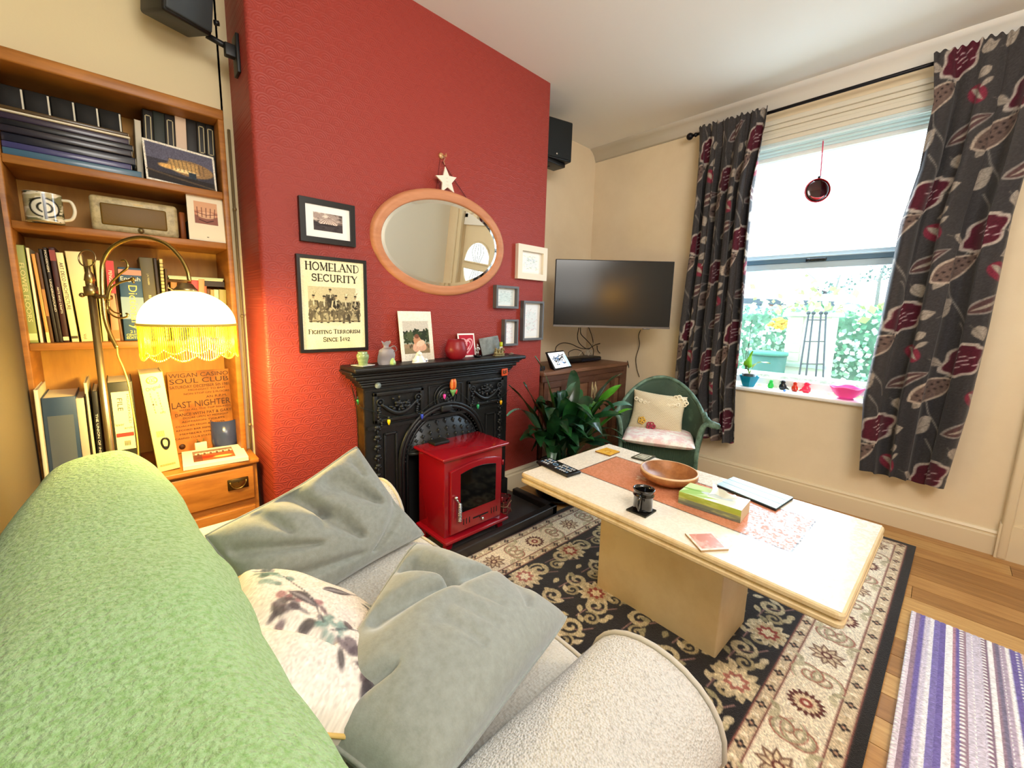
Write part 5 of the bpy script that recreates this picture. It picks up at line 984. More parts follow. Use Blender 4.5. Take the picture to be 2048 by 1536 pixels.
# fairy lights
t = thing('fairy_lights', at(880, 800, y=BFY-.03), 'string of coloured bulb fairy lights draped across the fireplace', 'fairy lights')
def PF(u, v): return at(u, v, y=BFY-.026)
wl = [at(703, 770, y=D-.01), at(712, 800, y=D-.01), PF(722, 815), PF(745, 822), PF(777, 833), PF(812, 831), PF(843, 821), PF(862, 806), PF(885, 792), PF(905, 778), PF(925, 790), PF(945, 808), PF(962, 808), PF(985, 796), PF(1005, 792), PF(1018, 778)]
q = MB(); q.tube(spline(wl, 5), .0016, 5); q.tube(spline([at(703, 770, y=D-.01), at(710, 800, y=D-.012), at(714, 830, y=D-.012), at(716, 870, y=D-.012), at(717, 905, y=D-.012)], 5), .0018, 5); q.build('wire', mat('dark_green_wire', '16201a', rough=.5), t)
for (u, v, c_, wall) in ((716, 803, '2a9a4c', 1), (778, 843, 'f2d418', 0), (844, 832, '2a44c8', 0), (889, 792, 'e64ab4', 0), (912, 782, 'd83440', 0), (956, 812, '1fa068', 0), (1002, 804, 'f0b81c', 0), (717, 906, 'c8304a', 1)):
    p = at(u, v, y=(D-.018 if wall else BFY-.03)); b = MB(); b.lathe([(.0, -.020), (.004, -.016), (.0085, -.004), (.009, .004), (.006, .012)], p, 14); bo = b.build('bulb', mat('bulb_'+c_, c_, rough=.12, coat=.6), t)
    MB().lathe([(.006, .012), (.0065, .013), (.0062, .026), (.002, .028)], p, 10).build('socket', MC['dark_green_wire'], bo)
# ================================================================== cupboard in the right alcove
cw = mat('old_brown_wood', '6b4634', rough=.5, var=('4a2c20', 5, (1, 1, 6), .3, .75)); cwp = mat('old_brown_wood_pale', '8a6248', rough=.5, var=('6b4634', 5, (1, 1, 6), .3, .75))
KY, KZ, KX0, KX1 = 2.02, .85, 2.322, 3.532
cb = thing('cupboard', ((KX0+KX1)/2, 2.26, 0), 'low brown wooden cupboard with panelled doors under the television', 'cupboard')
MB().box(KX0, KX1, KY+.02, B-.005, .0, KZ-.03).build('carcass', cw, cb)
MB().rbox(KX0, KX1, KY-.012, B-.002, KZ-.03, KZ, r=.006, seg=3).build('top', cwp, cb)
q = MB(); q.box(KX0, KX1, KY+.005, KY+.03, .0, .09); q.box(KX1-.06, KX1, KY-.002, KY+.03, .09, KZ-.03); q.box(KX0, KX1, KY+.0, KY+.03, KZ-.075, KZ-.03); q.build('face_frame', cw, cb)
hmid = at(1183, 800, y=KY).x
for i, (x0, x1) in enumerate(((KX0+.01, hmid-.002), (hmid+.002, KX1-.062))):
    d_ = MB().box(x0, x1, KY-.0, KY+.02, .095, KZ-.078).build('door', cwp, cb); z0, z1 = .095, KZ-.078
    q = MB(); xm = x0+(x1-x0)*(.36 if i == 0 else .62)
    for a in ((x0, x0+.05), (x1-.07, x1), (xm-.03, xm+.03)) if True else (): q.box(a[0], a[1], KY-.014, KY, z0, z1)
    for a in ((z0, z0+.06), (z1-.05, z1)): q.box(x0, x1, KY-.0135, KY, a[0], a[1])
    q.build('door_rails', cw, d_, bev=.003)
    q = MB(); hx = hmid+(-.022 if i == 0 else .022); hz = at(1183, 780, y=KY).z
    n = 14; q.prism([(hx+.013*math.cos(2*math.pi*k/28)*(1+.12*math.cos(5*2*math.pi*k/28)), hz+.075*math.sin(2*math.pi*k/28)) for k in range(28)], 0, .004, M=tr(0, KY-.014, 0)@FT); q.tube([(hx, KY-.018, hz+.05), (hx+(.004 if i else -.004), KY-.03, hz), (hx, KY-.018, hz-.05)], .004, 8)
    q.build('handle_plate', mat('pale_brass', 'd8c8a0', rough=.3, metal=.5), d_)
# -------- television
TVD = 3.2; T0, T1, T2, T3 = at(1112, 518, d=TVD), at(1350, 523, d=TVD), at(1336, 659, d=TVD-.03), at(1106, 652, d=TVD-.03)
tc_ = (T0+T1+T2+T3)/4; ex = ((T1-T0)+(T2-T3)).normalized(); ex.z = 0; ex.normalize(); ey = Vector((0, 0, 1)); tc_ = (T0+T1)/2; th_ = ((T0.z+T1.z)/2-(at(1106, 652, d=TVD+.05).z+at(1336, 659, d=TVD+.05).z)/2); tc_.z -= th_/2
tw, th = (T1-T0).length, th_
TM = frame(tc_, ex, ey)
tv = thing('television', tc_, 'black flat screen television mounted across the corner above the cupboard', 'television')
MB(M=TM).rbox(-tw/2, tw/2, -th/2, th/2, -.03, 0, r=.004, seg=2).build('casing', mat('tv_casing', '1a1a1c', rough=.35), tv)
MB(M=TM).box(-tw/2+.006, tw/2-.006, -th/2+.018, th/2-.006, 0, .0012).build('screen', mat('tv_screen', '040506', rough=.17, spec=.55), tv)
q = MB(M=TM); q.box(-tw/2, tw/2, -th/2-.001, -th/2+.014, .0005, .003); q.rbox(tw*.27, tw*.33, -th/2-.008, -th/2+.002, -.01, .004, r=.002, seg=1); q.build('lower_bezel', mat('tv_bezel_grey', '6a6460', rough=.35, metal=.4), tv)
q = MB(M=TM); q.box(-.2, .2, -.15, .12, -.06, -.028); q.tube([(0, 0, -.05), (.02, 0, -.25), (.08, 0, -.45)], .02, 8); q.tube([(.08, 0, -.45), (.1, 0, -.70)], .02, 8); q.build('wall_bracket', mat('matt_black', '111212'), tv)
cab = mat('black_cable', '15130f', rough=.5)
def cable(pts, r_, label, m=cab, name='cable', grp=None):
    q = MB(); q.tube(spline(pts, 8), r_, 7); tag(q.build(name, m), label, 'cable', grp)
CY2 = 2.33
def Pc(u, v, y=CY2): return at(u, v, y=y)
cable([Pc(1158, 655), Pc(1155, 672), Pc(1158, 685), Pc(1168, 695), Pc(1177, 698), Pc(1182, 694), Pc(1186, 685), Pc(1183, 670), Pc(1177, 654)], .004, 'black cable looping down from the television in a teardrop')
cable([Pc(1161, 655), Pc(1162, 668), Pc(1172, 679), Pc(1182, 690), Pc(1187, 700), Pc(1186, 712)], .004, 'black cable crossing the teardrop loop under the television')
cable([Pc(1110, 706, 2.2), Pc(1113, 693, 2.25), Pc(1125, 686), Pc(1142, 688), Pc(1160, 696), Pc(1176, 697), Pc(1190, 690), Pc(1200, 687)], .004, 'black cable arching from the smart display to the cable tangle')
cable([Pc(1194, 691), Pc(1196, 702), Pc(1208, 712), Pc(1222, 716), Pc(1232, 715)], .004, 'black cable sagging to the white socket block')
cable([Pc(1137, 712), Pc(1138, 704), Pc(1150, 699), Pc(1162, 702), Pc(1168, 710)], .0035, 'short black cable behind the set-top box')
cable([Pc(1157, 712), Pc(1164, 703), Pc(1172, 700), Pc(1184, 690), Pc(1188, 672), Pc(1183, 664)], .0035, 'white cable rising beside the black ones', mat('white_cable', 'cfc4b0', rough=.5))
cable([at(1281, 660, x=W-.01), at(1277, 672, x=W-.01), at(1279, 690, x=W-.01), at(1272, 716, x=W-.01), at(1274, 738, x=W-.01), at(1279, 754, x=W-.01)], .003, 'thin dark cable hanging down the wall right of the cupboard')
cable([at(1248, 716, y=2.15), at(1255, 722, y=2.02), at(1259, 750, y=2.0), at(1258, 790, y=2.0)], .0035, 'black lead running from the white socket over the cupboard edge')
# white tangle ties, socket, set-top box, display, cup
q = MB(); rg = random.Random(2); c0 = Pc(1178, 705)
for k in range(9):
    a = rg.uniform(0, 6); q.tube([c0+Vector((.045*math.cos(a+i*.9)*rg.uniform(.5, 1), .02*math.sin(i), .03*math.sin(a*2+i*1.3))) for i in range(6)], .003, 6)
tag(q.build('cable_tangle', mat('white_cable', 'cfc4b0')), 'bunched white cables sitting on the set-top box', 'cable')
sb = thing('set_top_box', (2.93, 2.27, KZ), 'flat black set-top box with rounded front on the cupboard', 'set-top box'); a, b_ = at(1137, 729, z=KZ), at(1205, 722, z=KZ)
q = MB(M=tr((a+b_)/2)@tr(0, .09, 0)@rot('Z', math.degrees(math.atan2(b_.y-a.y, b_.x-a.x)))); w_ = (b_-a).length/2; q.rbox(-w_, w_, -.08, .08, .004, .045, r=.012, seg=3); q.build('box_body', mat('box_black', '0e1014', rough=.3), sb)
q.__init__(M=q.M); q.box(-w_*.2, w_*.9, -.0812, -.08, .012, .036); q.build('front_window', mat('box_window', '1c2230', rough=.1), sb)
a, b_, c_, d_ = at(1099, 707, y=2.13), at(1130, 704, y=2.17), at(1139, 731, y=2.09), at(1107, 737, y=2.05)
sd = thing('smart_display', (2.56, 2.13, KZ), 'small black smart display with a bright screen at the left of the cupboard', 'smart display')
dm_ = frame((a+b_+c_+d_)/4, (b_-a)+(c_-d_), (a-d_)+(b_-c_)); w_, h_ = ((b_-a).length+(c_-d_).length)/4, ((a-d_).length+(b_-c_).length)/4
q = MB(M=dm_); q.rbox(-w_-.012, w_+.012, -h_-.014, h_+.014, -.012, 0, r=.004); q.build('bezel', mat('box_black', '0e1014'), sd)
q = MB(); bk_ = [dm_@Vector(p) for p in ((-w_-.008, -h_-.01, -.01), (w_+.008, -h_-.01, -.01), (w_+.008, h_+.01, -.01), (-w_-.008, h_+.01, -.01))]; r0 = [Vector((p.x+.05, p.y+.09, KZ+.004)) for p in bk_[:2]]; q.add([bk_[0], bk_[1], bk_[2], bk_[3], r0[0], r0[1]], [(0, 1, 5, 4), (3, 4, 5, 2), (0, 4, 3), (1, 2, 5)]); q.build('speaker_wedge', mat('display_fabric', '0b0c0e', rough=.8), sd, fixn=True)
c = Cv(1.6, 1.15, 60, 'f2f6f8'); rg = random.Random(9)
for k in range(26): c.line([(.15+rg.random()*1.3, .1+rg.random()*.9) for _ in range(2)], .04, rg.choice(['1c2024', '2c3238', '3a6a9a', '2a2c30'])) if k % 2 else c.ell(.2+rg.random()*1.1, .15+rg.random()*.8, .06, .05, rg.choice(['1c2024', '5a6066', '2a6aa8']))
c.rect(1.35, 1.6, .3, 1.15, 'a8d4ee', .8)
em = mat('screen_picture', attr=True, rough=.2); b_n = em.node_tree.nodes['Principled BSDF']; em.node_tree.links.new(em.node_tree.nodes['Attribute'].outputs['Color'], b_n.inputs['Emission Color']); b_n.inputs['Emission Strength'].default_value = .8
P_ = [dm_@Vector(p) for p in ((-w_, h_, .001), (w_, h_, .001), (-w_, -h_, .001))]; painted(c, quad(P_[0], P_[1]-P_[0], P_[2]-P_[0]), 'screen', em, sd)
a = Vector((2.50, 2.36, KZ)); q = MB(); q.lathe([(0, 0), (.036, 0), (.04, .005), (.04, .10), (.035, .105), (.035, .095), (0, .095)], a, 24); tag(q.build('cup', mat('white_plastic2', 'e4ddd0', rough=.4)), 'plain white cylinder cup behind the smart display', 'cup')
a = at(1243, 712, y=2.2); t = thing('socket_block', Vector((a.x, 2.2, KZ)), 'white mains socket block with a plug at the right of the cupboard top', 'socket'); q = MB(); q.rbox(a.x-.13, a.x+.03, 2.17, 2.23, KZ, KZ+.02, r=.005); q.build('strip', MC['white_plastic2'], t); q = MB(); q.rbox(a.x-.03, a.x+.035, 2.165, 2.225, KZ+.02, KZ+.062, r=.008); q.build('plug', MC['white_plastic2'], t)
q = MB(); q.rbox(2.33, 2.43, 2.09, 2.2, KZ, KZ+.035, r=.004); tag(q.build('black_case', mat('matt_black', '111212')), 'small black case by the red wall corner, left of the smart display', 'case')
# -------- right loudspeaker
t = thing('loudspeaker', (2.6, 2.25, 2.3), 'black loudspeaker on a bracket high behind the right edge of the red wall', 'loudspeaker')
a, b_ = at(1100, 237, y=2.2), at(1139, 252, y=2.2); c_ = at(1136, 330, y=2.2)
x0, x1, z0, z1 = a.x-.06, b_.x, c_.z+.0, b_.z
q = MB(M=tr((x0+x1)/2, 2.26, (z0+z1)/2)@rot('Z', -14)); q.rbox(-(x1-x0)/2, (x1-x0)/2, -.08, .1, -(z1-z0)/2, (z1-z0)/2, r=.008); q.build('cabinet', spk, t)
q.__init__(M=q.M); q.rbox(-(x1-x0)/2+.008, (x1-x0)/2-.008, -.088, -.079, -(z1-z0)/2+.01, (z1-z0)/2-.01, r=.004); q.build('grille', mat('speaker_grille', '0c1112', rough=.7), t)
q.__init__(M=q.M); q.lathe([(0, .001), (.007, .001), (.007, 0)], (0, 0, 0), 12, M=tr(-.0, -.089, -(z1-z0)/2+.035)@rot('X', 90)); q.build('badge', ch, t)
q = MB(); q.rbox(x0+.02, x1-.03, 2.2, 2.32, z0-.03, z0-.0, r=.006); q.tube([((x0+x1)/2, 2.26, z0-.02), ((x0+x1)/2-.03, 2.4, z0-.03), ((x0+x1)/2-.05, B, z0-.03)], .014, 8); q.rbox((x0+x1)/2-.09, (x0+x1)/2-.01, B-.012, B, z0-.09, z0+.03, r=.003); q.build('wall_arm', spk, t)
# ================================================================== aspidistra in black pot
PX, PY = 2.235, 1.735
pl_ = thing('potted_plant', (PX, PY, 0), 'large dark green broad-leaved plant in a black pot by the cupboard', 'plant')
pm = mat('black_glazed_pot', '0c0c10', rough=.25); MB().lathe([(0, .02), (.10, .02), (.12, .03), (.155, .20), (.165, .235), (.17, .24), (.165, .25), (.15, .245), (.145, .22), (0, .21)], (PX, PY, 0), 40).build('pot', pm, pl_)
MB().lathe([(0, 0), (.13, 0), (.175, .022), (.178, .03), (.165, .028), (.13, .012), (0, .012)], (PX, PY, .0), 40).build('saucer', pm, pl_)
MB().lathe([(0, .213), (.143, .213)], (PX, PY, 0), 24).build('soil', mat('soil', '2a1c12', rough=.95), pl_)
lfm = [mat('leaf_dark', '12321c', rough=.28, spec=.6, var=('1f4a28', 14, (1, 1, 1), .4, .7)), mat('leaf_mid', '24582c', rough=.28, spec=.6), mat('leaf_bright', '4f9428', rough=.3), mat('leaf_grey_sheen', '4a7466', rough=.25, spec=.8)]
def leaf(base, mid, tip, wid, m,  fold=.25, tw=0.0, name='leaf', parent=None, wp=.55):
    P_ = bez(base, base.lerp(mid, .6)+Vector((0, 0, .03)), mid, tip, 14); q = MB(); vs = []; n = len(P_)
    for i, p in enumerate(P_):
        t_ = (P_[min(i+1, n-1)]-P_[max(i-1, 0)]).normalized(); s = t_.cross(Vector((0, 0, 1))); s = s.normalized() if s.length > .05 else Vector((1, 0, 0)); s = Matrix.Rotation(tw*i/n, 3, t_)@s; nn = s.cross(t_)
        f = i/(n-1); w_ = wid*(max(0, math.sin(math.pi*max(0, (f-.22)/.78)**.85))**.8 if f > .22 else 0)+.004
        for k in (-1, -.5, 0, .5, 1): vs.append(p+s*w_*k+nn*(abs(k)*w_*fold+.004*math.sin(i*1.3+k*2)))
    q.add(vs, [(i*5+k, i*5+k+1, (i+1)*5+k+1, (i+1)*5+k) for i in range(n-1) for k in range(4)], 0, True); return q.build(name, m, parent)
rg = random.Random(11)
def LPX(u, v, d): return at(u, v, d=d)
keyl = [((1014, 832), (1050, 795), 2.5, .034, 3), ((1047, 764), (1062, 800), 2.75, .045, 0), ((1070, 712), (1108, 770), 2.75, .022, 1), ((1018, 770), (1055, 805), 2.65, .028, 0), ((1152, 764), (1128, 790), 2.75, .045, 3), ((1132, 782), (1130, 830), 2.7, .05, 0), ((1243, 769), (1200, 795), 2.85, .045, 2), ((1215, 792), (1180, 800), 2.9, .05, 2),
        ((1265, 812), (1225, 790), 2.75, .03, 3), ((1264, 818), (1225, 822), 2.7, .024, 2), ((1251, 885), (1215, 855), 2.6, .024, 3), ((1243, 872), (1215, 835), 2.65, .026, 0), ((1167, 862), (1150, 830), 2.5, .03, 3), ((1188, 880), (1165, 868), 2.5, .035, 1), ((1105, 905), (1110, 880), 2.45, .035, 0), ((1060, 870), (1080, 850), 2.5, .05, 0), ((1105, 828), (1110, 850), 2.5, .05, 0),
        ((1040, 880), (1068, 862), 2.6, .04, 0), ((1200, 845), (1180, 830), 2.6, .045, 1), ((1185, 815), (1170, 800), 2.7, .05, 1), ((1085, 800), (1095, 815), 2.75, .042, 0), ((1120, 880), (1125, 860), 2.45, .04, 0), ((1230, 905), (1200, 880), 2.5, .03, 0), ((1150, 905), (1150, 880), 2.45, .035, 0)]
for (tu, tv_, d_), in [((a[0], a[1], a[2]),) for a in []]: pass
for tipp, midp, d_, w_, mi in keyl:
    a = rg.uniform(0, 6.28); b0 = Vector((PX+.06*math.cos(a), PY+.06*math.sin(a), .215)); leaf(b0, LPX(*midp, (d_+2.72)/2), LPX(*tipp, d_), w_, lfm[mi], parent=pl_, tw=rg.uniform(-.5, .5))
for k in range(52):
    a = rg.uniform(0, 6.28); r1 = rg.uniform(.1, .26); r2 = r1+rg.uniform(.08, .22); h1 = rg.uniform(.5, .86); h2 = h1-rg.uniform(-.03, .26)
    if PX+r2*math.cos(a) > 2.25 and PY+r2*math.sin(a) > 1.93: r2 = .12; r1 = .08
    if PY+r2*math.sin(a) > 1.95: r2 *= .6; r1 *= .6
    b0 = Vector((PX+.07*math.cos(a), PY+.07*math.sin(a), .215)); leaf(b0, Vector((PX+r1*math.cos(a), PY+r1*math.sin(a), h1)), Vector((PX+r2*math.cos(a+.3), PY+r2*math.sin(a+.3), h2)), rg.uniform(.042, .064), lfm[rg.choice((0, 0, 0, 1))], parent=pl_, tw=rg.uniform(-.6, .6))
# ================================================================== green woven armchair
cc = Vector((2.985, 1.40, 0)); bd = Vector((cc.x, cc.y, 0)).normalized(); AM = Matrix(((bd.y, bd.x, 0, cc.x), (-bd.x, bd.y, 0, cc.y), (0, 0, 1, 0), (0, 0, 0, 1)))   # local +Y points away from the camera side, +X to the right
lm = mat('green_woven_fibre', '3f5546', rough=.6, bump=(160, .5, .003, 'wave', 'X'), var=('6a8a74', 9, (1, 1, 1), .55, .8)); lm2 = mat('green_worn_paint', '6c8a7a', rough=.5, var=('435a48', 14, (1, 1, 1), .4, .6))
ac = thing('armchair', cc, 'green woven fibre tub armchair beside the curtain', 'armchair')
def shell(u, v):   # u 0..1 round from left arm front to right arm front; v 0 bottom 1 top
    a = math.pi*(1.0-u); a2 = a
    x = .262*math.cos(a)*(1+.0*v); y = .29*math.sin(a)**.8-.17 if 0 < u < 1 else -.17
    top = .56+.255*(math.sin(math.pi*u)**1.5); y -= 0; fl = .05*(v**2)
    if u < .1 or u > .9: y = -.20+(min(u, 1-u)/.1)*(.29*math.sin(math.pi*.1)**.8-.17+.20)
    return (x*(1+fl*1.5/.3*.6*1), y+fl*.9*math.sin(math.pi*u), .20+(top-.20)*v)
q = MB(M=AM); q.grid(shell, 49, 14); q.build('woven_shell', lm, ac, solid=.014)
q = MB(M=AM); q.tube([Vector(shell(k/48, 1)) for k in range(49)], .014, 9); q.build('top_rail', lm2, ac)
for s_ in (-1, 1):
    q = MB(M=AM); tp = Vector(shell(0 if s_ < 0 else 1, 1)); q.tube(spline([tp+Vector((-s_*.01, .09, .055)), tp+Vector((0, .04, .025)), tp+Vector((s_*.02, -.0, .008)), tp+Vector((s_*.055, -.01, -.0)), tp+Vector((s_*.085, -.005, -.01))], 6), [.02]*6+[.026]*12+[.024]*5+[.016]*2, 9, flat=.6); q.build('arm_scroll', lm2, ac)
    q = MB(M=AM); q.tube(spline([(s_*.262, -.205, .0), (s_*.258, -.205, .25), (s_*.262, -.205, .44), (s_*.285, -.203, .54), (s_*.33, -.20, .565)], 6), .0165, 10); q.build('leg', lm2, ac)
    q = MB(M=AM); q.tube([(s_*.19, .12, 0), (s_*.2, .1, .3)], .015, 8); q.build('leg', lm2, ac)
q = MB(M=AM); q.grid(lambda u, v: ((u*2-1)*.25, -.205-.03*math.sin(math.pi*u), .14+.24*v), 20, 8); q.build('front_apron', mat('green_woven_apron', '3a4f3e', rough=.6, bump=(90, .8, .004, 'wave', 'X'), var=('33483a', 30, (6, 6, .4), .4, .6)), ac, solid=.01)
q = MB(M=AM); q.rbox(-.25, .25, -.22, .11, .35, .385, r=.012); q.build('seat', lm, ac)
# cushions on the chair
def pad(M, hx, hy, th, nu=26, pinch=.08, puff=2.2, wr=.0, seed=0, power=.45):
    rg_ = random.Random(seed); ph = [rg_.uniform(0, 6.28) for _ in range(8)]
    def f(sgn):
        def g(u, v):
            x, y = 2*u-1, 2*v-1; e = max(0, (1-abs(x)**puff)*(1-abs(y)**puff)); ins = 1-pinch*(1-abs(x)**2)*0-pinch*(math.cos(y*math.pi/2) if 1 else 0)*abs(x)**6
            iy = 1-pinch*math.cos(x*math.pi/2)*abs(y)**6
            z = sgn*th/2*e**power+wr*(math.sin(x*5+ph[0]+y*3)*math.sin(y*4+ph[1])+.6*math.sin(9*x+ph[2]-6*y)*math.cos(7*y+ph[3])+.35*math.sin(15*x+11*y+ph[4]))*min(1, e*3)
            return (x*hx*ins, y*hy*iy, z)
        return g
    q = MB(M=M); q.grid(f(1), nu, nu); n0 = len(q.f); q.grid(f(-1), nu, nu)
    for i in range(n0, len(q.f)): q.f[i] = q.f[i][::-1]
    return q
cs = Vector((0, -.11, .41))
q = pad(AM@tr(0, -.105, .408), .24, .205, .08, pinch=.0, power=.25); o = q.build('seat_pad', mat('pink_white_quilt', 'eccac6', rough=.8, var=('f6efe6', 18, (1, 1, 1), .42, .55), bump=(60, .4, .004))); tag(o, 'pink and white quilted seat pad on the green armchair', 'cushion')
ckm = mat('crochet_cream', 'e6d8b8', rough=.85, bump=(240, 1.0, .004, 'voronoi'), var=('b79d74', 90, (1, 1, 1.6), .55, .66))
cr = thing('crochet_cushion', AM@Vector((0, 0, .44)), 'cream crochet cushion with flower motifs leaning in the green armchair', 'cushion')
CM = AM@tr(-.02, .02, .56)@rot('X', 74)@rot('Z', -4)
ccv = Cv(.39, .30, 420, 'e9dcbd')
for j in range(26):
    for i in range(34): ccv.ell(.006+i*.0115+(.006 if j % 2 else 0), .008+j*.0113, .0032, .0026, '9c8052', al=.75)
pq = pad(Matrix(), .195, .15, .14, nu=8, wr=.003)
def crF(S, T):
    x, y = 2*S-1, 1-2*T; e = np.clip((1-np.abs(x)**2.2)*(1-np.abs(y)**2.2), 0, 1); px_ = x*.195*(1-.08*np.cos(y*np.pi/2)*np.abs(x)**6); py_ = y*.15*(1-.08*np.cos(x*np.pi/2)*np.abs(y)**6); pz_ = .07*e**.45+.003*np.sin(5*x+3*y)*np.sin(4*y+1)*np.minimum(1, e*3)
    return tuple(CM[k][0]*px_+CM[k][1]*py_+CM[k][2]*pz_+CM[k][3] for k in range(3))
painted(ccv, crF, 'crochet_front', mat('crochet_painted', rough=.9, attr=True, bump=(260, .6, .003, 'voronoi')), cr)
q = pad(CM, .195, .15, .13, wr=.0); h_ = len(q.f)//2; q.f, q.m, q.s = q.f[h_:], q.m[h_:], q.s[h_:]; q.build('cushion_back', ckm, cr)
q = MB(M=CM); pts = [(-.165+.033*k, .075-.028*math.sin(k*.35), .045+.012*math.sin(k*.3)) for k in range(10)]
q.tube(pts, .011, 8, flat=.5)
for i, p in enumerate(pts): q.tube([(p[0]+.012*math.cos(a), p[1]+.012*math.sin(a), p[2]+.004) for a in np.linspace(0, 6.28, 9)[:-1]], .005, 6, closed=True)
q.build('braided_edge', mat('crochet_edge', 'efe4c8', rough=.85), cr)
def fl_(x, y, z, r_, m, name):
    q = MB(M=CM)
    for k in range(5): a = k*1.256; q.tube([(x+r_*.6*math.cos(a)+r_*.42*math.cos(b_), y+r_*.6*math.sin(a)+r_*.42*math.sin(b_), z) for b_ in np.linspace(0, 6.28, 9)[:-1]], r_*.2, 6, closed=True)
    q.ball((x, y, z), r_*.3, n=8); q.build(name, m, cr)
fl_(.13, .115, .035, .034, MC['crochet_edge'], 'crochet_flower'); fl_(.175, .10, .028, .028, MC['crochet_edge'], 'crochet_flower')
fl_(-.10, -.085, .06, .026, mat('crochet_yellow', 'd8a840', rough=.85), 'crochet_flower'); fl_(-.03, -.115, .058, .03, mat('crochet_rose', 'a8384c', rough=.85), 'crochet_flower')
# ================================================================== things on the window sill
SZ = WZ0
def sil(u, v): return at(u, v, z=SZ)
pp_ = Vector((3.60, 1.03, SZ)); pa = at(1496, 770, x=3.585); pa = Vector((3.585, pa.y, SZ))
t = thing('orchid_pot', pa, 'small orchid in a turquoise glass bowl at the left of the sill', 'plant')
tq = glassy('turquoise_glass', '18a8c4', .08, .55); q = MB(); q.lathe([(0, 0), (.04, 0), (.046, .01), (.075, .082), (.078, .084), (.07, .08), (.042, .014), (0, .01)], pa, 6, sm=False, ph=.4); q.build('glass_bowl', tq, t)
q = MB(); q.lathe([(0, .012), (.032, .012), (.052, .10), (.05, .1), (0, .09)], pa, 20); q.build('inner_pot', mat('dark_clear_pot', '3a4444', rough=.2), t)
MB().lathe([(0, .098), (.05, .096)], pa, 12).build('bark', mat('bark_mix', '3c2818', rough=.95), t)
ol = mat('orchid_leaf', '6fae1c', rough=.3); o2 = mat('orchid_leaf_pale', 'a8c46a', rough=.35)
bb_ = pa+Vector((0, 0, .10))
leaf(bb_, at(1492, 735, x=3.58), at(1506, 702, x=3.56), .027, ol, parent=t); leaf(bb_, at(1515, 722, x=3.57), at(1541, 727, x=3.57), .016, o2, parent=t); leaf(bb_, at(1484, 727, x=3.58), at(1478, 725, x=3.58), .018, o2, parent=t)
q = MB()
for a, b_, c_ in (((1491, 738), (1487, 715), (1484, 696)), ((1493, 738), (1497, 700), (1504, 640)), ((1492, 738), (1492, 710), (1498, 686))): q.tube(spline([at(*a, x=3.58), at(*b_, x=3.58), at(*c_, x=3.58)], 6), .002, 5)
q.build('support_stick', mat('thin_dark_stick', '46503a', rough=.6), t)
def bird(u, v, m, label, s_=1, ang=0):
    p = sil(u, v); p.x = max(3.53, min(p.x, 3.64)); p.y = at(u, v, x=p.x).y; p.z = SZ; M_ = tr(p)@rot('Z', ang)@Matrix.Scale(s_, 4)
    t = thing('glass_bird', p, label, 'glass bird', None)
    q = MB(M=M_); q.lathe([(0, 0), (.016, .001), (.024, .014), (.023, .03), (.015, .044), (.013, .05), (.0155, .058), (.012, .068), (0, .072)], (0, 0, 0), 20, sy=.85, sx=1.05); q.build('bird_body', m, t)
    q = MB(M=M_); q.tube([(-.012, 0, .022), (-.028, 0, .014), (-.042, 0, .006)], [.014, .009, .003], 9, flat=.6); q.build('tail', m, t)
    q = MB(M=M_); q.tube([(.012, 0, .059), (.024, 0, .056)], [.005, .001], 7); q.build('beak', m, t)
bird(1541, 774, glassy('green_glass', '3fd45a', .05, .6), 'green glass bird, the one nearest the orchid on the window sill', .9, 160)
bird(1565, 777, mat('smoky_glass', '1c2226', rough=.05, trans=.2), 'dark smoky glass bird, second along the window sill', 1, 90)
bird(1589, 779, mat('orange_glass', 'd8391a', rough=.06, trans=.3), 'orange-red glass bird, third along the window sill', 1, 30)
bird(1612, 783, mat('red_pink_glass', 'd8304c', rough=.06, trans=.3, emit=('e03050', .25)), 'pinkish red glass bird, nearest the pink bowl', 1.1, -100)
p = sil(1578, 779); p.z = SZ; p.x = 3.56; q = MB(M=tr(p)); q.ball((0, 0, .007), (.018, .008, .007)); tag(q.build('blue_glass_fish', glassy('blue_glass', '3a8ae0', .05, .6)), 'tiny blue glass fish lying between the dark and orange birds', 'ornament')
p = sil(1692, 791); p.x = 3.575; p.y = at(1692, 791, x=3.575).y; p.z = SZ
pg = glassy('pink_glass', 'f48cc6', .06, .4); t = thing('pink_glass_bowl', p, 'pink swirled glass bowl at the right of the window sill', 'bowl')
q = MB(M=tr(p)); q.grid(lambda u, v: (lambda f, a: (f*(1+.06*math.cos(4*a)*v)*math.cos(a), f*(1+.06*math.cos(4*a)*v)*math.sin(a), .012+.072*v+.006*math.cos(4*a)*v))(.035+.055*v**.6, 2*math.pi*u), 48, 12, wrap=True); q.build('bowl', pg, t, solid=.004)
q = MB(M=tr(p)); q.lathe([(0, 0), (.045, 0), (.042, .006), (.03, .014), (0, .014)], (0, 0, 0), 24); q.build('foot', pg, t)
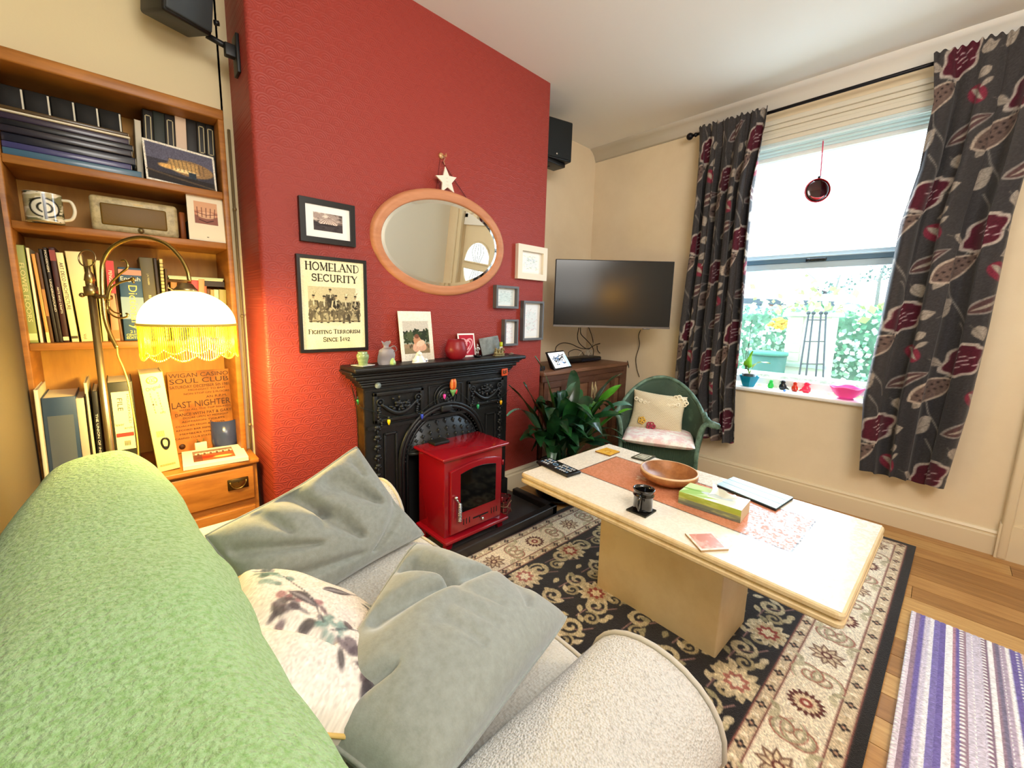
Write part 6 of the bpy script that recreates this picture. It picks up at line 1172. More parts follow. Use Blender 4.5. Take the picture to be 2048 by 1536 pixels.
# ================================================================== rugs
def rug_canvas():
    Wd, Hd = 2.45, 1.59; c = Cv(Wd, Hd, 250, '1c1a1c'); rg = random.Random(21)
    IV, GD, BR, SG, RD, BK = 'e2d6bf', 'c9b79a', '5a2c28', 'a9a184', '8c4038', '241c1e'
    c.rect(.035, Wd-.035, .035, Hd-.035, GD); c.rect(.083, Wd-.083, .083, Hd-.083, IV); c.rect(.236, Wd-.236, .236, Hd-.236, GD); c.rect(.278, Wd-.278, .278, Hd-.278, '211f22')
    for o in (.036, .081, .236, .276): c.line([(o, o), (Wd-o, o), (Wd-o, Hd-o), (o, Hd-o), (o, o)], .006, '7a4a42')
    for o, o2 in ((.059, 0), (.257, 0)):   # guard border motifs
        for L_, ax in ((Wd, 0), (Hd, 1)):
            n = int((L_-.1)/.115)
            for k in range(n+1):
                s_ = o+(L_-2*o)*k/n
                for oo in (o, (Hd if ax == 0 else Wd)-o):
                    x, y = (s_, oo) if ax == 0 else (oo, s_); c.flower(x, y, .013, 4, .3, BK); c.ell(x, y, .006, .006, 'b08a70')
                    m_ = s_+.057
                    if m_ < L_-o:
                        x, y = (m_, oo) if ax == 0 else (oo, m_); c.flower(x, y, .009, 5, .3, 'ece0c8'); c.ell(x+.012, y, .008, .005, 'b4a080')
    def palm(x, y, r, a, f1, f2, f3, f4):
        c.flower(x, y, r, 12, .16, f1, a); c.flower(x, y, r*.76, 12, .18, f2, a+.1); c.flower(x, y, r*.5, 8, .16, f3, a); c.flower(x, y, r*.3, 6, .2, f4, a)
    def scroll(x, y, r, a0, dr, col, w, n=22, turns=1.4):
        pts = []
        for k in range(n): t_ = k/(n-1); q_ = a0+dr*turns*2*math.pi*t_; rr = r*(1-.8*t_); pts.append((x+rr*math.cos(q_), y+rr*math.sin(q_)))
        for i in range(n-1): c.line(pts[i:i+2], w*(.35+.65*math.sin(math.pi*(i+1)/n)), col)
    # ivory border: alternating rosettes / palmettes and sage scrolls
    def border(L_, f):
        n = max(2, round(L_/.30)); 
        for k in range(n+1):
            s_ = L_*k/n; x, y = f(s_, 0)
            if k % 2: c.flower(x, y, .05, 16, .12, BR, .2); c.flower(x, y, .036, 16, .1, 'd8c4a4'); c.ell(x, y, .019, .019, RD); c.ell(x, y, .008, .008, IV)
            else:
                for j in range(9): a = j*.7; c.leaf(x, y, x+.062*math.cos(a), y+.062*math.sin(a), .014, '6a4a3c'); c.leaf(x, y, x+.052*math.cos(a), y+.052*math.sin(a), .009, 'cbb89a')
                c.ell(x, y, .018, .018, BR); c.ell(x, y, .010, .010, 'd8c4a4')
            for sg in (-1, 1):
                m_ = s_+L_/n*.5; x2, y2 = f(m_, .022*sg)
                if m_ < L_: scroll(x2, y2, .056, (k % 2)*math.pi+.6*sg, sg, SG, .016); scroll(x2, y2, .064, (k % 2)*math.pi+.6*sg, sg, '9c5a50', .0045); x3, y3 = f(m_-.05*sg, .05*sg); c.leaf(x3, y3, x3+.05, y3+.02*sg, .013, 'bdb496'); c.leaf(x3, y3, x3-.03, y3+.035*sg, .011, 'a8a082')
    m0 = .16
    border(Wd-2*m0, lambda s_, o: (m0+s_, m0+o)); border(Wd-2*m0, lambda s_, o: (m0+s_, Hd-m0+o)); border(Hd-2*m0, lambda s_, o: (m0+o, m0+s_)); border(Hd-2*m0, lambda s_, o: (Wd-m0+o, m0+s_))
    # field
    x0, x1, y0, y1 = .285, Wd-.285, .285, Hd-.285; sv_ = c.a.copy()
    for i in range(12):
        for j in range(7):
            x = x0+.02+i*.175+(.085 if j % 2 else 0); y = y0+.03+j*.17
            if x > x1 or y > y1: continue
            k = (i*3+j*5) % 6
            c.line([(x, y), (x+.05, y+.03), (x+.09, y+.085), (x+.17, y+.09)], .006, '8c6a66')
            scroll(x+.06, y+.07, .052, k, 1 if k % 2 else -1, 'b4a684', .022); scroll(x-.04, y+.04, .038, k+2, -1 if k % 2 else 1, '9a8c6a', .016)
            for q_ in range(4): a = k+q_*1.5; c.leaf(x+.05*math.cos(a), y+.05*math.sin(a), x+.095*math.cos(a+.3), y+.095*math.sin(a+.3), .013, rg.choice(['b4a684', '8f8768', 'c2b496']))
    for i in range(6):
        for j in range(4):
            x = x0+.09+i*.35+(.17 if j % 2 else 0); y = y0+.06+j*.30
            if x > x1 or y > y1: continue
            if (i+j) % 3 == 0: palm(x, y, .072, i, 'c9ba98', 'b09c78', '8c3a30', 'd8c8a4')
            elif (i+j) % 3 == 1: palm(x, y, .078, j, 'b8a888', 'd2c4a2', 'a8685c', 'e4d8bc')
            else: palm(x, y, .058, i+j, 'a89870', 'c4b48c', 'b4524a', 'c9ba98')
    msk = np.zeros((c.h, c.w, 1)); msk[int(y0*c.k):int(y1*c.k), int(x0*c.k):int(x1*c.k)] = 1; c.a = c.a*msk+sv_*(1-msk)
    c.noise(.10); return c
rugm = mat('rug_wool', rough=.95, attr=True, spec=.1, sheen=.2, bump=(260, .7, .004))
rc = rug_canvas(); P0 = Vector((3.285, -.045)); ur = Vector((-math.cos(R(1.6)), math.sin(R(1.6)))); vr = Vector((math.sin(R(1.6)), math.cos(R(1.6))))
def rugF(S, T):
    x = P0.x+ur.x*S*2.45+vr.x*T*1.60; y = P0.y+ur.y*S*2.45+vr.y*T*1.60; return x, y, .008+.0015*np.sin(S*40)*np.sin(T*31)+0*S
tag(painted(rc, rugF, 'patterned_rug', rugm, solid=.008), 'black, ivory and sage floral patterned wool rug under the coffee table', 'rug')
cs_ = Cv(1.6, .8, 300, 'b8a8b4'); rg = random.Random(5); y = 0; cols = ['7468a8', 'e4e2ea', 'f4f2f6', 'd0c8d8', '8c7488', 'b8a8bc', '8278b4', 'f0eef2', '4c5468', 'b88a98', '7c7690', 'dcd0dc', '7468ac', '9c8494']
while y < .8:
    w_ = rg.uniform(.006, .017); cs_.rect(0, 1.6, y, y+w_, rg.choice(cols)); 
    if rg.random() < .5:
        for k in range(0, 160, 2): cs_.rect(k*.01, k*.01+.008, y, y+.005, 'f0eef0')
    y += w_
for k in (.31, .47): cs_.rect(0, 1.6, k, k+.012, 'd8b8a0')
cs_.noise(.08)
S0 = Vector((2.50, -.058))
tag(painted(cs_, lambda S, T: (S0.x-1.6*S-.02*T, S0.y+.022*S-.8*T, .009+.0012*np.sin(T*2*np.pi*44)+0*S), 'striped_rug', mat('striped_wool', rough=.95, attr=True, bump=(300, .8, .004)), solid=.008), 'purple, grey and white striped rug at the right, beside the patterned one', 'rug')
# ================================================================== stone coffee table
TZ = .511; tcx, tcy, hx_, hy_ = 1.765, .705, .377, .632; QM = tr(tcx, tcy, 0)@rot('Z', -1.9)
ct = thing('coffee_table', (tcx, tcy, 0), 'rectangular stone coffee table with terracotta inlay on a block pedestal', 'coffee table')
stone = mat('travertine', 'd9c49c', rough=.45, var=('c4a878', 7, (1, 3, 1), .4, .75), bump=(40, .15, .002))
q = MB(M=QM)
def slab(o, z0, z1): 
    r_ = .02; x, y = hx_-o, hy_-o; pts = []
    for sx, sy, a0 in ((1, -1, -90), (1, 1, 0), (-1, 1, 90), (-1, -1, 180)):
        for k in range(5): a = R(a0+22.5*k); pts.append((sx*(x-r_)+r_*math.cos(a), sy*(y-r_)+r_*math.sin(a)))
    return pts
prof = [(.03, TZ-.052), (.004, TZ-.050), (.0, TZ-.044), (.0, TZ-.034), (.006, TZ-.030), (.010, TZ-.026), (.006, TZ-.022), (.0, TZ-.018), (.0, TZ-.008), (.003, TZ-.002), (.009, TZ)]
rings = [[(p[0], p[1], z) for p in slab(o, 0, 0)] for o, z in prof]; n = len(rings[0]); vs = [p for r_ in rings for p in r_]
fs = [(i*n+k, i*n+(k+1) % n, (i+1)*n+(k+1) % n, (i+1)*n+k) for i in range(len(rings)-1) for k in range(n)]+[tuple(range(n))[::-1]]
q.add(vs, fs, 0, False); q.build('table_edge', stone, ct, bev=.0)
# top surface painted: pale stone, terracotta inlay, dark lines, dull water marks
kx, ky = 2*(hx_-.009), 2*(hy_-.009); c = Cv(ky, kx, 330, 'e3d9c8'); c.cloud('d8ccb8', .5, 5, .18, 3); c.cloud('ebe3d6', .55, 9, .12, 8)
iv = QM.inverted()
def tc2(u, v): p = iv@at(u, v, z=TZ); return (ky/2-p.y, kx/2-p.x)   # canvas coords (along table from far-left end, across from far edge)
i0, i1, i2, i3 = tc2(1160, 937), tc2(1240, 913), tc2(1640, 1047), tc2(1565, 1107)
ix0, ix1, iy0, iy1 = (i0[0]+i1[0])/2, (i2[0]+i3[0])/2, (i1[1]+i2[1])/2, (i0[1]+i3[1])/2
c.rect(ix0, ix1, iy0, iy1, 'c47f5e'); sub = c.a.copy(); c.cloud('d09070', .5, 6, .3, 5); c.cloud('b8724f', .6, 10, .2, 6)
m_ = np.zeros((c.h, c.w, 1)); m_[int(iy0*c.k):int(iy1*c.k), int(ix0*c.k):int(ix1*c.k)] = 1; c.a = c.a*m_+sub*(1-m_)
c.line([(ix0, iy0), (ix1, iy0), (ix1, iy1), (ix0, iy1), (ix0, iy0)], .006, '4c4440')
c.flower((ix0*2+ix1)/3-.05, (iy0+iy1)/2, .022, 4, .5, 'e8c4a8', .4)
topm = mat('polished_stone_top', rough=.2, attr=True, spec=.33); ntt = topm.node_tree; nz = ntt.nodes.new('ShaderNodeTexNoise'); nz.inputs['Scale'].default_value = 95; nz.inputs['Detail'].default_value = 5; mr = ntt.nodes.new('ShaderNodeMapRange'); mr.inputs[1].default_value = .46; mr.inputs[2].default_value = .58; mr.inputs[3].default_value = .13; mr.inputs[4].default_value = .5
tcn = ntt.nodes.new('ShaderNodeTexCoord'); ntt.links.new(tcn.outputs['Object'], nz.inputs[0]); ntt.links.new(nz.outputs[0], mr.inputs[0]); ntt.links.new(mr.outputs[0], ntt.nodes['Principled BSDF'].inputs['Roughness'])
def topF(S, T):
    lx = kx/2-T*kx; ly = ky/2-S*ky; a = R(-1.9); return tcx+lx*math.cos(a)-ly*math.sin(a), tcy+lx*math.sin(a)+ly*math.cos(a), TZ+.0004+0*S
painted(c, topF, 'table_top', topm, ct)
q = MB(M=QM); q.rbox(-.19, .115, -.27, .275, .0, TZ-.05, r=.006, seg=2); q.build('pedestal', mat('travertine_smooth', 'dbc79f', rough=.5, var=('cdb589', 4, (1, 1, 1), .4, .7)), ct)
# ---- on the table
def tq_(pts, z=TZ): return [at(u, v, z=z) for u, v in pts]
def slabq(pts, h0, h1, m, M=None, q=None):
    P_ = tq_(pts, TZ+h1); q = q or MB(); vs = [(p.x, p.y, TZ+h0) for p in P_]+[(p.x, p.y, TZ+h1) for p in P_]; a = (P_[1]-P_[0]).cross(P_[2]-P_[1]).z
    if a < 0: vs = [vs[i] for i in (3, 2, 1, 0, 7, 6, 5, 4)]
    return q.add(vs, [(3, 2, 1, 0), (4, 5, 6, 7), (0, 1, 5, 4), (1, 2, 6, 5), (2, 3, 7, 6), (3, 0, 4, 7)], m)
def coaster(pts, m_edge, cvs, label, cat='coaster'):
    P_ = tq_(pts, TZ+.0075); c0 = sum(P_, Vector())/4; t = thing('coaster', Vector((c0.x, c0.y, TZ+.001)), label, cat)
    slabq(pts, .001, .0073, 0).build('base', m_edge, t, bev=.001)
    painted(cvs, lambda S, T: tuple(P_[0][k]*(1-S)*(1-T)+P_[1][k]*S*(1-T)+P_[2][k]*S*T+P_[3][k]*(1-S)*T if k < 2 else TZ+.0078+0*S for k in range(3)), 'printed_top', GLOSSP, t)
c = Cv(1, 1, 40, 'e0a83c'); c.ell(.5, .5, .2, .2, 'c98a2a'); c.ell(.5, .5, .12, .12, 'e8bc5c'); c.cloud('f0c870', .5, 4, .6, 1)
coaster([(1190, 902), (1213, 895), (1240, 903), (1220, 911)], mat('cork_brown', '7c5428', rough=.7), c, 'square yellow coaster at the far left end of the coffee table')
c = Cv(1, 1, 40, '4a4c40'); c.rect(.14, .86, .14, .86, 'c8c4b0'); c.rect(.22, .78, .22, .78, '6a6c5c'); c.rect(.28, .72, .28, .72, 'b8b4a0'); c.line([(.3, .4), (.7, .6)], .05, '8a8c7c')
coaster([(1262, 914), (1281, 906), (1312, 912), (1292, 922)], mat('dark_slate_edge', '35352c', rough=.6), c, 'dark coaster with a pale printed border just behind the wooden bowl')
c = Cv(1, 1, 40, 'e8dcc8'); c.rect(.08, .92, .08, .92, 'c4806c'); c.cloud('dcae9c', .5, 6, .9, 2); c.rect(0, 1, 0, .07, 'efe6d4')
coaster([(1370, 1066), (1424, 1064), (1458, 1098), (1402, 1101)], mat('cork_pale', 'b49468', rough=.7), c, 'pink mottled coaster at the near edge of the coffee table')
c = Cv(1, 1, 30, '1c1a18'); coaster([(1252, 1018), (1276, 1007), (1313, 1020), (1291, 1034)], mat('dark_slate_edge', '35352c'), c, 'black square coaster under the black mug')
mp = at(1285, 1018, z=TZ+.008); mr_ = pxr(41, mp); mp.z = TZ+.0082; mh = .088
t = thing('mug', mp, 'glossy black mug with ribbed bands on the coffee table', 'mug'); bg_ = mat('black_glaze', '0b0909', rough=.12, coat=.8)
q = MB(); q.lathe([(0, .001), (mr_*.86, .001), (mr_*.93, .006), (mr_*.9, .02), (mr_*.9, mh*.66), (mr_*1.0, mh*.70), (mr_*1.0, mh*.74), (mr_*.93, mh*.78), (mr_*.93, mh*.9), (mr_*1.02, mh*.97), (mr_*1.02, mh), (mr_*.93, mh), (mr_*.86, mh*.85), (mr_*.84, .01), (0, .008)], mp, 36); q.build('mug_body', bg_, t)
hd_ = (Vector((0, 0, H))-mp); hd_.z = 0; hd_.normalize(); hd_ = (hd_-RT*.25).normalized(); q = MB(); q.tube(spline([mp+hd_*(mr_*.9)+Vector((0, 0, mh*.8)), mp+hd_*(mr_+.022)+Vector((0, 0, mh*.82)), mp+hd_*(mr_+.03)+Vector((0, 0, mh*.5)), mp+hd_*(mr_+.016)+Vector((0, 0, mh*.2)), mp+hd_*(mr_*.9)+Vector((0, 0, mh*.15))], 5), .006, 9, flat=.7); q.build('handle', bg_, t)
# wooden bowl
bc_ = at(1338, 941, z=TZ+.062); br_ = pxr(112, bc_)*.97; bc_.z = TZ
bw = mat('turned_wood', 'a86f3e', rough=.35, var=('7c4a24', 14, (1, 1, 1), .4, .7)); t = thing('wooden_bowl', bc_, 'shallow turned wooden bowl in the middle of the coffee table', 'bowl')
MB(M=tr(bc_)).lathe([(0, .001), (br_*.42, .001), (br_*.6, .008), (br_*.9, .03), (br_, .042), (br_*1.0, .066), (br_*.96, .068), (br_*.93, .064), (br_*.8, .036), (br_*.5, .014), (0, .009)], (0, 0, 0), 56).build('bowl', bw, t)
MB(M=tr(bc_)).lathe([(br_*.945, .0672), (br_*.97, .0686), (br_*1.0, .0668), (br_*1.002, .061)], (0, 0, 0), 56, cap=False).build('pale_rim', mat('pale_wood_rim', 'd8b48c', rough=.35), t)
# tissue box
tz_ = .052; A0, A1, A2 = at(1358, 983, z=TZ+tz_), at(1500, 1003, z=TZ+tz_), at(1483, 1022, z=TZ+tz_); A3 = at(1386, 965, z=TZ+tz_)
exx = (A2-A0); exx.z = 0; eyy = (A3-A0); eyy.z = 0; eyy = eyy-exx*(eyy.dot(exx)/exx.dot(exx)); Lb, Wb = exx.length, min(.13, eyy.length); BM = frame((A0.x, A0.y, TZ+.0015), exx, eyy)
t = thing('tissue_box', (A0+A2)/2-Vector((0, 0, tz_)), 'green and white tissue box with a tissue pulled out on the coffee table', 'tissue box')
cs2 = Cv(1.9, .5, 70, 'a9ac48'); cs2.rect(0, 1.9, .0, .2, '9cab3c'); cs2.rect(0, 1.9, .25, .5, '7a8468'); cs2.rect(0, 1.9, .4, .5, '6a7068'); cs2.cloud('c0c878', .55, 5, .5, 4)
def bq(o, e1, e2): o, e1, e2 = BM@Vector(o), BM.to_3x3()@Vector(e1), BM.to_3x3()@Vector(e2); return quad(o, e1, e2)
painted(cs2, bq((0, 0, tz_), (Lb, 0, 0), (0, 0, -tz_)), 'long_side', GLOSSP, t); painted(cs2, bq((Lb, Wb, tz_), (-Lb, 0, 0), (0, 0, -tz_)), 'long_side', GLOSSP, t)
ce = Cv(.9, .5, 60, 'd8ccb0'); 
for k in range(8): ce.rect(.1*k+.03, .1*k+.06, 0, .5, 'c4b494')
painted(ce, bq((Lb, 0, tz_), (0, Wb, 0), (0, 0, -tz_)), 'end_panel', PAPER, t); painted(ce, bq((0, Wb, tz_), (0, -Wb, 0), (0, 0, -tz_)), 'end_panel', PAPER, t)
ctp = Cv(1.9, .9, 80, 'e9eee0'); ctp.rect(0, .8, 0, .9, 'bfd694', .8); ctp.leaf(.0, .9, .9, .2, .18, '9cc46c'); ctp.leaf(.1, .2, 1.1, .35, .1, 'c9e0a0'); ctp.leaf(.3, .85, 1.2, .65, .08, 'aacc78'); ctp.leaf(-.1, .5, .6, .45, .05, '7fae50'); ctp.ell(1.05, .45, .5, .12, 'c8d4d4')
painted(ctp, bq((0, Wb, tz_), (Lb, 0, 0), (0, -Wb, 0)), 'top_panel', GLOSSP, t)
q = MB(M=BM); q.box(.002, Lb-.002, .002, Wb-.002, 0, tz_-.001); q.build('carton', mat('carton_white', 'dcdcd0', rough=.7), t)
q = MB(M=BM); tx0 = Lb*.42
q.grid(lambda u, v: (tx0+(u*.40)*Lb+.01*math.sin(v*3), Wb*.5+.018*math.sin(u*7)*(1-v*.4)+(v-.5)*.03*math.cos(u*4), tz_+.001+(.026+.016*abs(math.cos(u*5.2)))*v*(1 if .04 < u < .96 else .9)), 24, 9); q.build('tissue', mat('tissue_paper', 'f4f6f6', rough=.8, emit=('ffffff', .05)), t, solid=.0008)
# tablet in folio
F_ = [(1433, 968), (1467, 953), (1587, 994), (1552, 1017)]; t = thing('tablet', tq_(F_)[0].lerp(tq_(F_)[2], .5), 'tablet in a pale blue folding cover near the back edge of the coffee table', 'tablet')
slabq([(1433, 971), (1467, 956), (1587, 997), (1552, 1020)], .001, .008, 0).build('tablet_body', mat('tablet_black', '141418', rough=.3), t, bev=.003)
P_ = tq_(F_, TZ+.0125)
for k in range(3):
    f0, f1 = k/3+.008, (k+1)/3-.008; q = MB(); c4 = [P_[0].lerp(P_[1], f0), P_[3].lerp(P_[2], f0), P_[3].lerp(P_[2], f1), P_[0].lerp(P_[1], f1)]
    q.add([(p.x, p.y, TZ+.0085) for p in c4]+[(p.x, p.y, TZ+.0125) for p in c4], [(3, 2, 1, 0), (4, 5, 6, 7), (0, 1, 5, 4), (1, 2, 6, 5), (2, 3, 7, 6), (3, 0, 4, 7)]); q.build('cover_panel', mat('pale_blue_cover', 'a9c8d4', rough=.3), t, bev=.0015, fixn=True)
# remote
F_ = [(1074, 923), (1097, 914), (1158, 941), (1140, 953)]; P_ = tq_(F_, TZ+.014); t = thing('remote_control', (P_[0]+P_[2])/2-Vector((0, 0, .014)), 'black television remote control lying across the corner of the coffee table', 'remote control')
ex = ((P_[2]-P_[1])+(P_[3]-P_[0])); ex.z = 0; ey = ((P_[1]-P_[0])+(P_[2]-P_[3])); ey.z = 0; Lr, Wr = ex.length/2, ey.length/2; RM = frame(sum(P_, Vector())/4-Vector((0, 0, .013)), ex, ey)
q = MB(M=RM); q.rbox(-Lr/2, Lr/2, -Wr/2, Wr/2, 0, .015, r=.006, seg=3); q.build('remote_body', mat('remote_black', '121214', rough=.3), t)
q = MB(M=RM)
for i in range(13):
    for j in range(3):
        if 3 < i < 7: continue
        q.rbox(-Lr*.42+i*Lr*.065, -Lr*.42+i*Lr*.065+Lr*.038, -Wr*.34+j*Wr*.26, -Wr*.34+j*Wr*.26+Wr*.16, .0145, .0168, r=.001, seg=1, m=(i*3+j) % 4 == 0)
q.tube([(-Lr*.08+.013*math.cos(a), .013*math.sin(a), .0155) for a in np.linspace(0, 6.28, 17)[:-1]], .0025, 6, closed=True, m=1)
tag(q.build('buttons', [mat('button_grey', 'b8bcc0', rough=.5), mat('button_blue', '5a7c9c', rough=.5)], t), kind='stuff')
# ================================================================== sofa
sofm = mat('cream_grey_chenille', 'cbc8c3', rough=.9, sheen=.3, spec=.2, bump=(230, .8, .004, 'voronoi'), var=('a8a39c', 170, (1, 1, 1), .5, .68))
sof2 = mat('seat_chenille_rib', 'c9c3b8', rough=.9, sheen=.3, bump=(120, .7, .004, 'voronoi'), var=('aaa498', 60, (1, 7, 7), .5, .7))
pipm = mat('sofa_piping', 'bdb6aa', rough=.85)
sf = thing('sofa', (.3, .94, 0), 'cream chenille snuggler sofa with rolled arms in the foreground', 'sofa')
def armsec(yo, yi, zt):   # closed cross-section in (y,z), outer side to inner side
    c_, hw = (yo+yi)/2, abs(yi-yo)/2; s_ = 1 if yi > yo else -1; r_ = hw; pts = [(yo+s_*.04, .07), (yo+s_*.035, zt-r_*1.5)]
    for k in range(15): a = math.pi*(1-k/14); pts.append((c_+s_*hw*math.cos(a)*(1.0), zt-r_*.95+r_*.95*math.sin(a)**.85))
    pts += [(yi-s_*.02, zt-r_*1.5), (yi-s_*.02, .07)]; return pts
def arm(yo, yi, zt, xf):
    P_ = armsec(yo, yi, zt); n = len(P_); cy = (yo+yi)/2; cz = .33; q = MB(); xs = [(-.20, 1), (.0, 1), (.3, 1.0), (.6, 1), (xf-.05, 1), (xf-.02, .995), (xf-.006, .975), (xf, .93), (xf+.004, .80), (xf+.005, .4)]
    vs = [(x, cy+(p[0]-cy)*s_, cz+(p[1]-cz)*s_) for x, s_ in xs for p in P_]; fs = [(i*n+k, i*n+(k+1) % n, (i+1)*n+(k+1) % n, (i+1)*n+k) for i in range(len(xs)-1) for k in range(n)]
    fs += [tuple((len(xs)-1)*n+k for k in range(n))]; q.add(vs, fs, 0, True); o = q.build('arm', sofm, sf, fixn=True)
    q = MB(); q.tube([(xf-.012, cy+(p[0]-cy)*1.0, cz+(p[1]-cz)*1.0) for p in P_[1:-1]], .0062, 8); q.build('piping', pipm, o)
arm(1.70, 1.395, .572, .80); arm(.185, .485, .605, .79)
q = MB(); q.rbox(-.15, .78, .40, 1.48, .06, .27, r=.02); q.build('seat_base', sofm, sf)
def seatf(u, v):
    x, y = 2*u-1, 2*v-1; e = (1-abs(x)**6)*(1-abs(y)**8); return (.40+.455*x, .94+.462*y, .27+.07+.085*max(0, e)**.35+.012*(1-x*x)*(1-y*y))
q = MB(); q.grid(seatf, 30, 30); q.grid(lambda u, v: (seatf(u, v)[0], seatf(u, v)[1], .34-.07*max(0, (1-abs(2*u-1)**6)*(1-abs(2*v-1)**8))**.35), 30, 30); so = q.build('seat_cushion', sof2, sf, fixn=True)
q = MB(); q.tube([seatf(u, v) for u, v in [(k/20, 0) for k in range(20)]+[(1, k/20) for k in range(20)]+[(1-k/20, 1) for k in range(20)]], .006, 8); q.build('piping', pipm, so)
q = MB(); q.tube([(.40+.455*.955, .94+.462*y_, seatf(.9775, .5+y_/2)[2]+.004) for y_ in np.linspace(-.97, .97, 20)], .0055, 8); q.build('piping', pipm, so)
def backsec(a, k=1.0, off=0.0):   # a 0 front-low .. 1 rear-low
    t_ = math.pi*(1-a)
    if a < .2: return (.105+off, .42+(.70-.42)*(a/.2))
    if a > .8: return (-.235-off, .70-(.70-.2)*((a-.8)/.2))
    b_ = (a-.2)/.6*math.pi; return (-.065+(.17+off)*math.copysign(abs(math.cos(b_))**.75, math.cos(b_)), .70+(.152+off)*abs(math.sin(b_))**.9)
def backf(u, v, off=0.0):
    x, z = backsec(u, off=off); y = -.15+(1.66+.15)*v; e = 1
    if v > .9: f = (v-.9)/.1; y = -.15+1.81*.9+.20*math.sin(f*math.pi/2); e = math.cos(f*math.pi/2)**.55 if f < 1 else .0
    xc = -.085; kk = 1-.36*min(1, max(0, (y-.95)/.65))**1.2; fr = (.006+.038*max(0, (.85-y)/.6)) if x > xc else 0
    x = xc+((x-xc)*kk+fr)*(.3+.7*e); z = z-(z-.42 if z > .42 else 0)*(1-e)*.6; z += .03*min(1, max(0, y-.5)); return (x, y, z)
q = MB(); q.grid(lambda u, v: backf(u, v), 40, 40); q.build('backrest', sofm, sf)
for x, y in ((-.15, .28), (.72, .28), (-.15, 1.6), (.72, 1.6)): q = MB(); q.lathe([(0, 0), (.02, 0), (.028, .07), (0, .07)], (x, y, 0), 14); q.build('foot', mat('dark_wood_foot', '2c1a10', rough=.4), sf)
# ---- fleece throw
thm = mat('lime_green_fleece', 'a0c28e', rough=1, sheen=.2, spec=.05, bump=(130, 1.0, .008), var=('86ad6c', 110, (1, 1, 1), .42, .62))
rgn = np.random.default_rng(3)
def thr(u, v):
    p = backf(.02+.93*u, v, off=.012+.004*math.sin(v*23+u*5)+.004*math.sin(u*40+v*9)*(1 if u < .3 else .3))
    w_ = .012*math.exp(-((u-.12)/.12)**2)*abs(math.sin(v*38+3*u)); return (p[0]+w_, p[1]+.004*math.sin(u*30), p[2]+.003*math.sin(v*31+u*11))
q = MB(); q.grid(thr, 90, 150); o = q.build('throw_blanket', thm, solid=.012); tag(o, 'lime green fleece throw draped over the sofa back in the foreground', 'throw')
# ---- cushions
def quad_pillow(cor, th, name, m, label, wr, seed, nu=60, pip=None, pinch=.07, fn=None, cv_=None, belly=None, rnd=.16):
    A, B_, C_, D_ = map(Vector, cor); nrm = (C_-A).cross(D_-B_).normalized(); rg_ = random.Random(seed); ph = [rg_.uniform(0, 6.28) for _ in range(12)]
    if nrm.dot(Vector((0, 0, H))-(A+C_)/2) < 0: nrm = -nrm
    ctr = (A+B_+C_+D_)/4
    def g(u, v, sgn):
        x, y = 2*u-1, 2*v-1; rc_ = rnd; px_ = x*(1-rc_*abs(y)**3*abs(x)**2)*(1-pinch*math.cos(y*math.pi/2)*abs(x)**4); py_ = y*(1-rc_*abs(x)**3*abs(y)**2)*(1-pinch*math.cos(x*math.pi/2)*abs(y)**4); uu, vv = (px_+1)/2, (py_+1)/2
        p = A*(1-uu)*(1-vv)+B_*uu*(1-vv)+C_*uu*vv+D_*(1-uu)*vv; e = max(0, (1-x*x))*max(0, (1-y*y))
        w_ = 0
        if sgn > 0:
            for i, (xa, ya, xb, yb, am, wd) in enumerate(wr):
                L2 = (xb-xa)**2+(yb-ya)**2; f_ = max(0, min(1, ((x-xa)*(xb-xa)+(y-ya)*(yb-ya))/L2)); d_ = math.hypot(x-xa-f_*(xb-xa), y-ya-f_*(yb-ya)); w_ += 1.35*am*math.exp(-(d_/(wd*(1.3-f_)))**2)*min(1, 5*e)
            w_ += .0016*math.sin(9*x+ph[0]+4*y)*math.sin(8*y+ph[1])
        return p+nrm*(sgn*th/2*e**.42-w_+(fn(x, y)*min(1, 3*e) if (fn and sgn > 0) else 0))
    t = thing(name, ctr-Vector((0, 0, th/2)), label, 'cushion')
    if cv_ is not None:
        nn = 2; Fp = lambda S, T: tuple(np.array([[g(float(s), float(t_), 1)[k] for s, t_ in zip(rs, rt)] for rs, rt in zip(S, T)]) for k in range(3))
        ca = {}
        def Fc(S, T):
            arr = np.array([[tuple(g(float(s), float(t_), 1)) for s, t_ in zip(rs, rt)] for rs, rt in zip(S, T)]); return arr[..., 0], arr[..., 1], arr[..., 2]
        painted(cv_, Fc, 'front_cover', m, t)
    else: q = MB(); q.grid(lambda u, v: g(u, v, 1), nu, nu); q.build('front_cover', m, t, fixn=False)
    q = MB(); q.grid(lambda u, v: g(u, v, -1), 24, 24); q.build('back_cover', mat('pale_linen', 'd8cdc4', rough=.85) if pip else m, t)
    ring = [(k/24, 0) for k in range(24)]+[(1, k/24) for k in range(24)]+[(1-k/24, 1) for k in range(24)]+[(0, 1-k/24) for k in range(24)]
    q = MB(); q.tube([g(u, v, 0) for u, v in ring], .004, 7, closed=True); q.build('piping', pip or m, t); return t
vel = mat('grey_velvet', '80847c', rough=.75, sheen=.45, bump=(300, .25, .0015), var=('8f938c', 60, (1, 1, 1), .35, .7))
quad_pillow([(.115, 1.36, .655), (.62, 1.43, .812), (.83, 1.27, .43), (.19, 1.17, .39)], .22, 'grey_cushion', vel, 'grey velvet cushion standing against the far sofa arm', [(-.15, -1, .05, -.2, .05, .12), (.05, -.2, .2, .35, .03, .1), (.35, -.6, .62, .0, .035, .16), (-.9, -.5, -.2, .1, .02, .1), (.9, .2, .25, .7, .022, .09), (-.5, -.9, -.35, -.3, .018, .08), (.75, -.9, .7, -.5, .015, .08), (-.7, .3, .1, .6, .014, .1)], 4, pinch=.15, rnd=.07)
